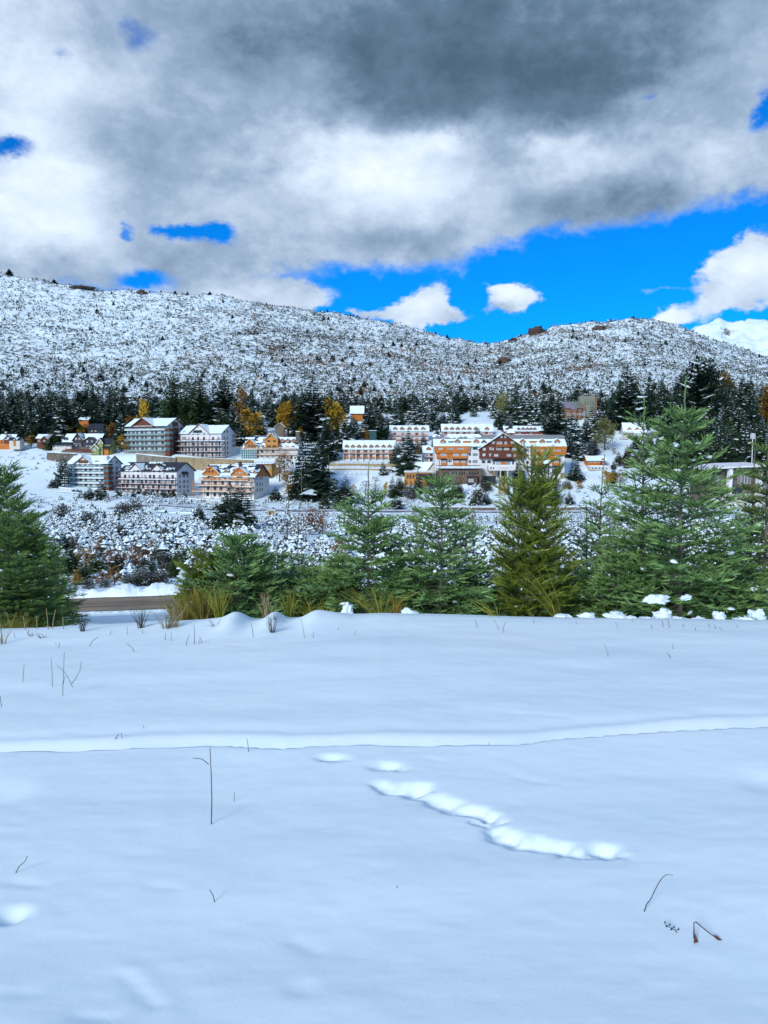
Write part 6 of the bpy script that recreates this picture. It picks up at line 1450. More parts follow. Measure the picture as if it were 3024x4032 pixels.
# trees one can tell apart -- (u, vtop, vbase, kind, width, label, depth)
for a in [
    (690, 1478, 1640, 'column', 1.35, 'tall deep green conifer directly behind the brown-gabled apartment block', 530),
    (740, 1490, 1645, 'column', 1.30, 'second tall deep green conifer behind the brown-gabled block, by its right end', 524),
    (790, 1482, 1650, 'column', 1.35, 'tall deep green conifer above the left end of the white scaffolded apartments', 520),
    (885, 1478, 1660, 'spruce', 1.3, 'tall dark conifer above the gable of the white scaffolded apartments', 528),
    (955, 1502, 1660, 'ochre', 0.7, 'slim olive and yellow tree beside the dark conifer behind the white apartments', 516),
    (868, 1610, 1680, 'green', 1.1, 'small yellowish green conifer peeping over the white apartments roof', 486),
    (893, 1622, 1682, 'green', 1.0, 'smaller yellowish green conifer right of its twin over the white apartments roof', 484),
    (918, 1572, 1668, 'blue', 1.0, 'slim bluish snow dusted conifer behind the right end of the white apartments', 500),
    (938, 1635, 1680, 'snowfir', 1.3, 'small round snowy conifer right of the white apartments roof', 488),
    (985, 1600, 1684, 'yellow', 1.7, 'broad golden yellow tree on the snow right of the white apartments', 492),
    (1132, 1572, 1660, 'yellow', 1.5, 'amber tree left of the tall snow-streaked conifer above the wooden shed', 515),
    (1160, 1578, 1660, 'ochre', 1.1, 'dull amber tree touching the tall snow-streaked conifer', 517),
    (1232, 1490, 1680, 'spruce', 1.35, 'tall broad snow-streaked conifer rising above the yellow chalet', 505),
    (1208, 1560, 1680, 'fir', 1.2, 'dark conifer at the left shoulder of the tall snow-streaked one', 500),
    (1300, 1555, 1672, 'yellow', 1.15, 'tall golden tree just right of the tall snow-streaked conifer', 506),
    (1330, 1590, 1672, 'yellow', 1.1, 'shorter golden tree with thin top beside the tall golden one', 508),
    (566, 1560, 1650, 'yellow', 0.75, 'narrow golden tree above the left end of the brown-gabled block', 508),
    (532, 1622, 1668, 'ochre', 1.3, 'orange bush of a tree at the roof corner of the brown-gabled block', 492),
    (478, 1620, 1760, 'snowfir', 0.75, 'slim snow-dusted conifer left of the brown-gabled block', 478),
    (408, 1680, 1745, 'blue', 0.9, 'slim bluish conifer behind the green house', 484),
    (438, 1655, 1745, 'ochre', 1.0, 'sparse yellow tree between the bluish conifer and the slim snowy one', 486),
    (478, 1705, 1775, 'yellow', 0.9, 'sparse golden tree beside the left end of the brown-gabled balconies', 465),
    (498, 1725, 1790, 'ochre', 1.0, 'sparse ochre tree touching the left balconies of the brown-gabled block', 458),
    (275, 1668, 1720, 'yellow', 0.8, 'small yellow tree between the snowy spruce and the dark blue chalets', 490),
    (318, 1665, 1715, 'yellow', 0.9, 'small golden tree just left of the dark upper chalet', 492),
    (266, 1560, 1712, 'spruce', 1.35, 'large dark spruce with snow-lined boughs above the dark blue chalets', 494),
    (205, 1690, 1758, 'green', 1.3, 'bushy green conifer leaning over the small red-brown house', 474),
    (122, 1708, 1745, 'ochre', 1.6, 'low yellow-brown bush between the orange house and the red-brown house', 480),
    (255, 1792, 1922, 'pine', 0.85, 'dark pine at the left corner of the white terraced apartments', 402),
    (225, 1870, 1926, 'blue', 1.0, 'small bluish conifer left of the dark pine by the white terraced apartments', 402),
    (207, 1884, 1928, 'snowfir', 1.0, 'smallest snowy conifer at the far left of the apartment terrace', 401),
    (400, 1882, 1975, 'fir', 1.15, 'dark green conifer standing before the white terraced apartments', 372),
    (354, 1918, 1975, 'spruce', 1.6, 'low drooping conifer left of the one before the white terraced apartments', 375),
    (598, 1932, 1965, 'fir', 1.6, 'dark bush-like conifer against the plinth of the red-balconied apartments', 388),
    (544, 1925, 1962, 'spruce', 1.1, 'little dark conifer at the parking under the red-balconied apartments', 392),
    (912, 1905, 2145, 'spruce', 1.5, 'huge dark conifer standing in front of the orange-gabled apartments', 208),
    (955, 1900, 2148, 'fir', 1.3, 'huge dark conifer, right-hand of the pair before the orange-gabled apartments', 204),
    (786, 1980, 2085, 'spruce', 1.1, 'dark conifer in the scrub below the pale retaining wall', 255),
    (1205, 1705, 1955, 'fir', 1.15, 'very tall dark conifer in the clump right of the orange-gabled apartments', 396),
    (1250, 1735, 1968, 'fir', 1.3, 'massive dark conifer in the middle of the clump by the bare pole', 388),
    (1285, 1640, 1835, 'spruce', 1.05, 'tallest dark conifer behind the clump by the bare pole', 446),
    (1268, 1690, 1850, 'fir', 0.95, 'dark conifer tucked behind the clump by the bare pole', 440),
    (1160, 1880, 1965, 'spruce', 1.1, 'small dark conifer at the left foot of the dark clump', 386),
    (1135, 1840, 1965, 'ochre', 1.0, 'brownish green tree between the orange-gabled apartments and the dark clump', 389),
    (1085, 1915, 1970, 'green', 1.6, 'olive green bushy tree at the right wall of the orange-gabled apartments', 384),
    (1120, 1772, 1870, 'rust', 1.0, 'bare orange-brown tree in front of the yellow chalet', 424),
    (1100, 1795, 1880, 'ochre', 0.9, 'thin orange-brown tree beside the yellow chalet terrace', 420),
    (1318, 1880, 1985, 'spruce', 1.0, 'dark conifer with open crown at the right foot of the dark clump', 372),
    (1362, 1868, 1985, 'fir', 1.25, 'broad green conifer alone right of the dark clump', 370),
    (1278, 1935, 2005, 'green', 0.9, 'young green conifer before the dark clump', 350),
    (1315, 1955, 2008, 'blue', 0.7, 'young frosty conifer right of the young green one', 348),
    (1606, 1690, 1868, 'snowfir', 1.05, 'tall snow-flecked conifer between the long dormered row and the hotel', 424),
    (1560, 1735, 1830, 'green', 1.0, 'olive green conifer at the right end of the long dormered row', 440),
    (1645, 1725, 1800, 'ochre', 0.7, 'thin yellow tree behind the tall snow-flecked conifer', 452),
    (1508, 1815, 1880, 'snowfir', 0.8, 'dark conifer standing at the fenced court', 420),
    (1440, 1885, 1940, 'bare', 1.0, 'dark brown leafless tree below the fenced court', 392),
    (1478, 1865, 1940, 'bare', 1.0, 'taller brown leafless tree beside the fenced court conifer', 394),
    (1519, 1893, 1945, 'yellow', 0.6, 'little bright yellow conical tree on the snow before the hotel annex', 388),
    (1545, 1872, 1950, 'green', 0.9, 'dark green conifer next to the little bright yellow tree', 386),
    (1568, 1875, 1950, 'green', 0.9, 'olive conifer second from the little bright yellow tree', 387),
    (1595, 1880, 1950, 'ochre', 0.6, 'slim ochre tree before the hotel annex', 388),
    (1618, 1888, 1955, 'blue', 0.9, 'bluish conifer below the hotel annex', 384),
    (1645, 1848, 1945, 'spruce', 0.85, 'slim dark conifer against the hotel annex', 392),
    (1705, 1862, 1930, 'bush', 0.9, 'rounded dark evergreen shrub in front of the hotel lobby', 397),
    (1555, 1955, 2008, 'fir', 1.5, 'spreading dark conifer below the row of small trees', 352),
    (1815, 1868, 1960, 'ochre', 0.5, 'slim yellow-green tree before the hotel lobby glass', 384),
    (1795, 1880, 1960, 'green', 0.9, 'green conifer before the hotel lobby glass', 382),
    (1908, 1865, 1925, 'blue', 1.0, 'small conifer in front of the hotel portico', 396),
    (1875, 1920, 1992, 'bush', 0.8, 'dark dense evergreen bush below the hotel drive', 366),
    (2040, 1808, 1900, 'spruce', 1.25, 'dark conifer right of the hotel portico', 398),
    (2110, 1850, 1990, 'spruce', 1.2, 'dark conifer half hidden by the yellow-green young pine', 366),
    (2165, 1860, 1995, 'fir', 1.2, 'broad dark conifer right behind the yellow-green young pine', 364),
    (2262, 1790, 1885, 'fir', 1.3, 'full round dark green conifer at the right corner of the hotel', 404),
    (2195, 1570, 1720, 'fir', 1.1, 'tall dark conifer above the right end of the hotel roof', 496),
    (2160, 1620, 1735, 'spruce', 1.2, 'dark conifer behind the hotel roof end', 488),
    (2250, 1620, 1775, 'snowy', 0.9, 'heavily snow-laden conifer right of the hotel roof', 470),
    (2300, 1745, 1812, 'snowy', 1.3, 'weeping snow-covered tree beside the hotel wing', 442),
    (2240, 1690, 1800, 'blue', 1.0, 'bluish spruce close to the hotel right wall', 448),
    (2333, 1590, 1740, 'snowfir', 0.9, 'dark conifer with snowy boughs below the brick church', 494),
    (2365, 1575, 1690, 'spruce', 0.9, 'dark conifer right against the brick church tower', 532),
    (2382, 1645, 1768, 'olive', 1.0, 'pale olive tree with spreading crown beside the curving lane', 470),
    (2345, 1720, 1790, 'olive', 0.7, 'small olive tree at the foot of the spreading pale one', 456),
    (2466, 1432, 1690, 'spruce', 1.25, 'tallest pointed conifer at the left edge of the right-hand forest', 535),
    (2440, 1520, 1690, 'fir', 1.0, 'dark conifer leaning against the tallest pointed one', 532),
    (2745, 1405, 1640, 'pine', 1.0, 'towering dark pine at the top of the right-hand forest', 572),
    (2790, 1410, 1640, 'pine', 1.0, 'second towering dark pine next to the orange larch', 575),
    (2852, 1440, 1590, 'larch', 0.9, 'orange larch rising out of the right-hand forest', 700),
    (3022, 1490, 1660, 'larch', 0.9, 'orange-brown larch cut by the right edge of the picture', 560),
    (1990, 1545, 1650, 'olive', 0.9, 'pale green willow-like tree behind the upper dormered row', 558),
    (2015, 1560, 1650, 'snowfir', 1.1, 'snowy pine right of the pale green willow-like tree', 550),
    (2080, 1535, 1665, 'snowy', 1.0, 'big round snow-covered pine behind the upper right row', 540),
    (2110, 1560, 1670, 'snowy', 0.85, 'big snow-covered pine leaning right behind the upper right row', 532),
    (1780, 1600, 1670, 'snowy', 0.9, 'rounded snow-plastered tree behind the dark dormered row', 538),
    (1700, 1580, 1665, 'snowy', 1.2, 'wide snow-loaded cedar left of the dark dormered row', 540),
    (1630, 1575, 1672, 'snowy', 1.2, 'wide snow-loaded cedar above the white dormered row', 534),
    (1560, 1590, 1672, 'snowfir', 1.1, 'snow-loaded cedar above the left end of the white dormered row', 533),
    (1720, 1670, 1735, 'spruce', 0.9, 'dark narrow conifer between the two upper dormered rows', 498),
    (1880, 1680, 1722, 'fir', 1.3, 'low dark conifer hiding part of the dark dormered row', 492),
    (1502, 1640, 1735, 'fir', 1.2, 'dark green conifer over the teal shed', 492),
    (1455, 1600, 1720, 'spruce', 1.2, 'dark conifer right of the little yellow cabin', 510),
    (1395, 1640, 1745, 'snowfir', 1.1, 'dark snow-striped conifer below the little yellow cabin', 492),
    (1355, 1640, 1775, 'snowfir', 1.0, 'snow-spotted conifer left of the snow-striped one', 474),
    (1425, 1690, 1735, 'ochre', 0.8, 'little yellowish tree left of the teal shed', 494),
    (1442, 1685, 1735, 'ochre', 0.8, 'second little yellowish tree against the teal shed', 494),
    (1185, 1675, 1712, 'yellow', 1.2, 'low golden bush on the snow right of the wooden shed', 494),
    (1228, 1672, 1705, 'ochre', 1.0, 'tiny golden bush left of the little red hut', 498),
    (1128, 1688, 1715, 'bare', 1.2, 'leafless purple-brown bush at the wooden shed', 490),
    (2030, 1510, 1600, 'spruce', 0.8, 'lone dark conifer at the foot of the hill behind the church', 640),
    (2275, 1500, 1590, 'spruce', 0.9, 'lone conifer left of the church tower on the hill foot', 645),
    (2060, 1930, 1995, 'fir', 1.0, 'small conifer behind the yellow-green young pine', 362),
    (455, 2010, 2042, 'yellow', 1.0, 'tiny yellow tree in the snowy scrub below the white terraced apartments', 300),
    (412, 2010, 2060, 'spruce', 1.0, 'little dark conifer left of the tiny yellow tree in the scrub', 292),
    (2278, 1890, 1930, 'yellow', 1.4, 'yellow bush by the wooden footbridge', 392),
    (2240, 1905, 1932, 'yellow', 1.6, 'low yellow bush over the end of the wooden footbridge', 391),
    (2390, 1850, 1905, 'yellow', 1.6, 'broad golden bush below the orange kiosk', 398),
    (2440, 1848, 1905, 'ochre', 1.3, 'brownish golden bush right of the broad one below the kiosk', 398),
]:
    u, vt, vb, kd, w, lab, Y = a
    tree(u, vt, vb, kd, lab, None, w, Y)

# conspicuous trees and bushes along the far side of the gravel road
for a in [
    (340, 2148, 2285, 'ochre', 1.4, 'ochre bush above the road, left of the rusty one', 84),
    (440, 2150, 2290, 'rust', 1.4, 'rust brown leafless bush above the road', 82),
    (535, 2135, 2290, 'rust', 1.5, 'large rusty red-brown bush above the road', 86),
    (380, 2155, 2300, 'green', 1.3, 'small green conifer among the rusty bushes above the road', 78),
    (560, 2185, 2330, 'fir', 1.3, 'grey-green young conifer on the ploughed bank above the road', 66),
    (600, 2195, 2335, 'fir', 1.4, 'dark young conifer next to the grey-green one on the bank', 65),
    (715, 2145, 2290, 'green', 1.5, 'green young conifer at the right end of the visible bank', 80),
    (690, 2170, 2300, 'green', 0.9, 'lower green conifer touching the one at the end of the bank', 76),
    (300, 2240, 2340, 'ochre', 1.2, 'yellow-green bush beside the left pine above the road', 63),
    (400, 2245, 2335, 'rust', 1.3, 'low orange-brown bush beside the yellow-green one above the road', 64),
    (420, 2275, 2345, 'bush', 1.2, 'snow-capped brown bush on the road bank', 61),
    (500, 2255, 2345, 'bush', 1.3, 'snow-hooded dark bush in the middle of the road bank', 61),
    (350, 2290, 2348, 'bush', 1.3, 'low snow-capped bush nearest the left pines', 60),
    (655, 2240, 2340, 'bush', 1.2, 'snow-dotted bush at the right of the dark young conifer', 62),
    (470, 2170, 2310, 'fir', 1.5, 'dark bushy conifer right of the rust brown bush above the road', 74),
    (620, 2130, 2270, 'green', 1.4, 'olive green conifer behind the pair on the ploughed bank', 92),
    (660, 2160, 2300, 'bush', 1.0, 'dark broad bush behind the conifers on the bank', 84),
    (275, 2150, 2290, 'green', 1.5, 'mossy green conifer touching the left pines', 80),
    (325, 2205, 2325, 'green', 1.6, 'low mossy green conifer before the ochre bush', 68),
    (450, 2225, 2335, 'ochre', 1.5, 'olive brown bush above the middle of the visible road', 66),
    (555, 2235, 2342, 'bush', 1.4, 'dark snow-topped bush between the two bank conifers', 62),
    (610, 2120, 2240, 'rust', 1.2, 'faded rusty bush high in the scrub above the bank', 110),
    (395, 2110, 2220, 'ochre', 1.2, 'faded yellow bush high in the scrub left of the rusty ones', 112),
    (480, 2060, 2140, 'bush', 1.2, 'dark snow-patched shrub in the middle of the scrub slope', 168),
    (360, 2010, 2080, 'bush', 1.2, 'brown shrub under the long retaining wall', 225),
    (250, 1985, 2040, 'bush', 1.2, 'dark shrub below the left end of the long retaining wall', 290),
    (480, 1975, 2030, 'bush', 1.1, 'brown-green shrub by the tiny yellow tree', 300),
    (530, 1970, 2020, 'bush', 1.1, 'rounded shrub right of the brown-green one in the scrub', 312),
    (640, 2075, 2140, 'bush', 1.2, 'dark shrub under the snowy lane', 170),
    (775, 2140, 2290, 'spruce', 0.9, 'slim bluish conifer behind the golden broom', 84),
    (250, 2090, 2230, 'fir', 1.0, 'dark conifer showing right of the left pines', 105),
    (300, 2100, 2230, 'bush', 0.8, 'dark shrub right of the left pines in the snowy scrub', 106),
    (1130, 2040, 2130, 'bare', 1.2, 'grey leafless thicket tree behind the young firs', 170),
    (1175, 2020, 2130, 'bare', 1.2, 'purplish leafless thicket tree behind the young firs', 176),
    (1230, 1990, 2110, 'rust', 1.0, 'orange leafed tree behind the young firs', 190),
    (1270, 2000, 2110, 'rust', 0.9, 'orange and brown tree next to the orange leafed one', 192),
    (1330, 2110, 2250, 'ochre', 0.9, 'ochre bush seen between the young firs', 92),
    (1640, 2000, 2100, 'bare', 1.1, 'grey bare tree between the two central young firs', 205),
    (1860, 2010, 2105, 'bare', 1.1, 'grey bare tree left of the yellow-green young pine', 202),
    (1500, 2030, 2120, 'bush', 1.1, 'snow-loaded shrub between the two central young firs', 180),
    (2330, 1990, 2090, 'bare', 1.1, 'dark leafless tree below the wooden footbridge', 210),
    (2420, 2010, 2100, 'bare', 1.1, 'leafless tree right of the one below the footbridge', 206),
]:
    u, vt, vb, kd, w, lab, Y = a
    tree(u, vt, vb, kd, lab, None, w, Y)

# trees and rocks on the skyline
for a in [(36, 1056, 'rounded dark tree alone on the skyline at the far left', 1.6), (212, 1098, 'low dark tree on the left skyline above the slope', 2.0), (520, 1136, 'little dark tree on the skyline, left of the pair', 1.0), (556, 1136, 'wider dark tree on the skyline over the left hill', 1.8), (590, 1142, 'little dark tree on the skyline, right of the wider one', 1.0), (690, 1142, 'tiny dark tree on the middle of the left skyline', 1.2), (738, 1146, 'tiny dark tree on the skyline before the crest bends down', 1.2), (825, 1146, 'low dark tree where the left crest bends down', 1.8),
          (1408, 1238, 'small dark tree on the descending skyline', 1.2), (1715, 1303, 'small dark tree on the skyline left of the saddle', 1.1), (1760, 1312, 'pointed dark tree on the skyline at the saddle', 1.1), (2405, 1250, 'pointed dark tree on the right hilltop', 1.0), (2330, 1258, 'dark tree on the crest of the right hill', 1.6), (2495, 1243, 'dome-shaped dark tree on top of the right hill', 2.2), (2560, 1256, 'dark tree just past the top of the right hill', 1.4)]:
    u, vt, lab, w = a
    tree(u, vt, 0, 'fir', lab, 'trees on the skyline', w, 1398, name='skyline_tree')
M_ROCK = mat('brown_rock', (0.085, 0.058, 0.045), 0.95, 0.4, 0.25, 0.6, 1.0)
def rock(u, Y, wpx, hpx, label, seed):
    me = clump_mesh('rock_outcrop', seed, 3, .6, .8); me.materials.clear(); me.materials.append(M_ROCK)
    k = Y / F_PX
    tag(link('rock_outcrop', me, None, tuple(gpos(u, Y)), (0, 0, seed), (wpx * k / 2, wpx * k / 2, hpx * k)), label, 'rock')
rock(2112, 1385, 62, 30, 'brown rock outcrop on the left end of the right hill crest', 3); rock(2020, 1380, 40, 14, 'low rock on the crest beside the saddle', 4); rock(1990, 1180, 60, 16, 'brown rock band below the saddle', 5); rock(2360, 1340, 50, 14, 'rock ledge below the crest of the right hill', 6)
rock(560, 1392, 40, 14, 'dark rock on the left skyline', 7); rock(330, 1385, 70, 10, 'low rocks along the left crest', 8)

# ------------------------------------------------------------------ scrub nobody could count
def scrub(name, label, n, us, yf, wf, snow, seed, nt=14, skip=None, leaf=None):
    rg = np.random.default_rng(seed); T = Tris()
    u = rg.uniform(us[0], us[1], n); Y = yf(rg.random(n))
    p = gpos(u, Y)
    keep = np.ones(n, bool)
    for i in range(n):
        if skip is not None and skip(u[i], Y[i], p[i], rg): continue
        w = wf(Y[i], rg)
        shrub_tris(rg, T, p[i] - [0, 0, 0.15 * w], w * rg.uniform(0.9, 1.6), w * rg.uniform(.7, 1.3), snow, 0, nt)
    tag(link(name, T.mesh(name, [leaf or M_SHRUB, M_TSNOW])), label, 'shrubs', None, 'stuff')

def valley_skip(u, Y, p, rg):
    if mnoise.noise(Vector((p[0] / 16, p[1] / 16, 3))) + 0.22 < rg.uniform(-0.4, 0.5): return True
    if Y > 335 and (u > 1060 or abs(Y - 345) < 4): return True
    if Y > 372 and u > 700: return True
    return False
scrub('valley_scrub', 'snow-laden scrub filling the valley below the village', 7000, (-300, 3300), lambda r: 60 * (378 / 60) ** (r ** 0.6), lambda Y, rg: (1.4 + 1.5 * rg.random() ** 2) * (0.55 if Y < 90 else 1.0), 1.15, 401, 14, valley_skip)
def slope_skip(u, Y, p, rg):
    if 20 < u < 330 and Y < 425: return rg.random() < 0.88
    if u > 330: return True
    return rg.random() < 0.45
scrub('slope_scrub', 'low shrubs on the open snowy slope left of the apartments', 420, (-200, 330), lambda r: 352 + 125 * r, lambda Y, rg: 1.0 + 0.7 * rg.random(), 0.6, 402, 14, slope_skip)
def village_skip(u, Y, p, rg): return u < 1060 and Y > 385
scrub('village_shrubs', 'snow-capped shrubs on the banks below the hotel', 520, (480, 3100), lambda r: 346 + 52 * r, lambda Y, rg: 1.2 + 1.2 * rg.random(), 1.2, 403, 20, village_skip)
def rust_skip(u, Y, p, rg): return mnoise.noise(Vector((p[0] / 90, p[1] / 120, 8))) < 0.12 + .2 * rg.random()
def hill_skip(u, Y, p, rg):
    d = mnoise.noise(Vector((p[0] / 70, p[1] / 70, 1))) * 0.45 + mnoise.noise(Vector((p[0] / 22, p[1] / 22, 5))) * 0.6 + .05
    bare = 0.30 if (u < 1000 and Y > 950) else 0.0
    return d < rg.uniform(-0.9, 0.35) + bare
scrub('hill_scrub', 'dark brush and low conifers speckling the snowy hill', 66000, (-350, 3400), lambda r: 640 + 800 * r ** 1.05, lambda Y, rg: (1.5 + 2.2 * rg.random() ** 2) * (1.1 if Y > 1000 else 1.0), 0.2, 404, 5, hill_skip)
scrub('rusty_hill_scrub', 'rusty brown brush in patches on the middle of the hill', 9000, (700, 2400), lambda r: 760 + 640 * r, lambda Y, rg: 1.6 + 2.2 * rg.random() ** 2, 0.2, 405, 5, rust_skip, M_RUST)

scrub('hill_foot_scrub', 'dark young conifers thickening towards the foot of the hill', 5200, (-350, 3300), lambda r: 640 + 330 * r ** 1.7, lambda Y, rg: 2.4 + 2.4 * rg.random(), 0.2, 408, 7, lambda u, Y, p, rg: rg.random() < (0.15 if u < 1000 else .5) + .5 * (Y - 640) / 330, M_CONIF)

# ------------------------------------------------------------------ young firs and pines along the snow edge
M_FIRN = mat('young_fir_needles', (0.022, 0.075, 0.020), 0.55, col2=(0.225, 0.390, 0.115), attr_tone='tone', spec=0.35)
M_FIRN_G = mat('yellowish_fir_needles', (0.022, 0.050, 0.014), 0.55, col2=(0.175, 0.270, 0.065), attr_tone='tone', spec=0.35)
M_PINEN = mat('olive_pine_needles', (0.030, 0.056, 0.006), 0.5, col2=(0.21, 0.29, 0.035), attr_tone='tone', spec=0.35)
M_PINED = mat('deep_green_pine_needles', (0.016, 0.054, 0.013), 0.55, col2=(0.165, 0.29, 0.06), attr_tone='tone', spec=0.35)

def needle_template(rg, n, spread, nl, nw, fwd=0.0, core=0.09):
    """needles round a unit shoot along +x: (n,3,3)"""
    t = np.sort(rg.uniform(0.02, 1.0, n)); th = np.arange(n) * 2.399 + rg.normal(0, .4, n)
    sp_ = R(spread) * (1 - 0.55 * np.clip((t - 0.75) / 0.25, 0, 1)) * rg.uniform(.8, 1.2, n)
    d = np.stack([np.cos(sp_), np.sin(sp_) * np.cos(th), np.sin(sp_) * np.sin(th)], 1)
    p = np.stack([t * (1 - fwd * .2), 0 * t, 0 * t], 1)
    s = np.cross(d, rg.normal(size=(n, 3))); s /= np.linalg.norm(s, axis=1)[:, None]
    L = nl * rg.uniform(.8, 1.15, n) * (1 - .3 * np.clip((t - .8) / .2, 0, 1))
    a = p + d * (L * .35)[:, None]
    q = np.stack([p - s * nw * .25 + d * 0, a + s * nw, p + d * L[:, None]], 1)
    q2 = np.stack([p + s * nw * .25, p + d * L[:, None], a - s * nw], 1)
    th3 = np.arange(3) * 2.094; rings = []
    for tt, rr in ((0.0, .03), (.4, core), (1.0, .02)):
        rings.append(np.stack([np.full(3, tt), rr * np.cos(th3), rr * np.sin(th3)], 1))
    bod = []
    for r0, r1 in zip(rings[:-1], rings[1:]):
        for i in range(3):
            j = (i + 1) % 3; bod += [[r0[i], r0[j], r1[j]], [r0[i], r1[j], r1[i]]]
    return np.concatenate([q, q2[::3], np.array(bod)])

rgt = np.random.default_rng(5)
TPL_FIR = [needle_template(rgt, 12, 50, 0.25, 0.040, core=.085) for _ in range(5)]
TPL_PINE = [needle_template(rgt, 20, 30, 0.40, 0.018, core=.05) for _ in range(4)]
TPL_DENSE = [needle_template(rgt, 8, 42, 0.36, 0.030, core=.07) for _ in range(4)]

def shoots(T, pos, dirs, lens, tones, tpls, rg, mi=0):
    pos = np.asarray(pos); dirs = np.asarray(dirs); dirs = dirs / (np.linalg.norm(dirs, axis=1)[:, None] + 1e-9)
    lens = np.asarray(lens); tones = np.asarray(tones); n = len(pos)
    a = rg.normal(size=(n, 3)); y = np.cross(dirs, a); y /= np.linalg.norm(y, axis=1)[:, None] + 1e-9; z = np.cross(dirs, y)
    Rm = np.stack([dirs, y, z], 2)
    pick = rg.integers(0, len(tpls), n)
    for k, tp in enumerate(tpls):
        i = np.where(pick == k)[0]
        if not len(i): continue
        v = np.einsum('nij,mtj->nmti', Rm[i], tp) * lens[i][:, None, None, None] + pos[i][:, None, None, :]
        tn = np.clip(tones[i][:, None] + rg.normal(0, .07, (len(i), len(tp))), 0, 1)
        T.v.append(v.reshape(-1, 3, 3).astype(np.float32)); T.t.append(tn.reshape(-1).astype(np.float32)); T.m.append(np.full(tn.size, mi, np.int32))

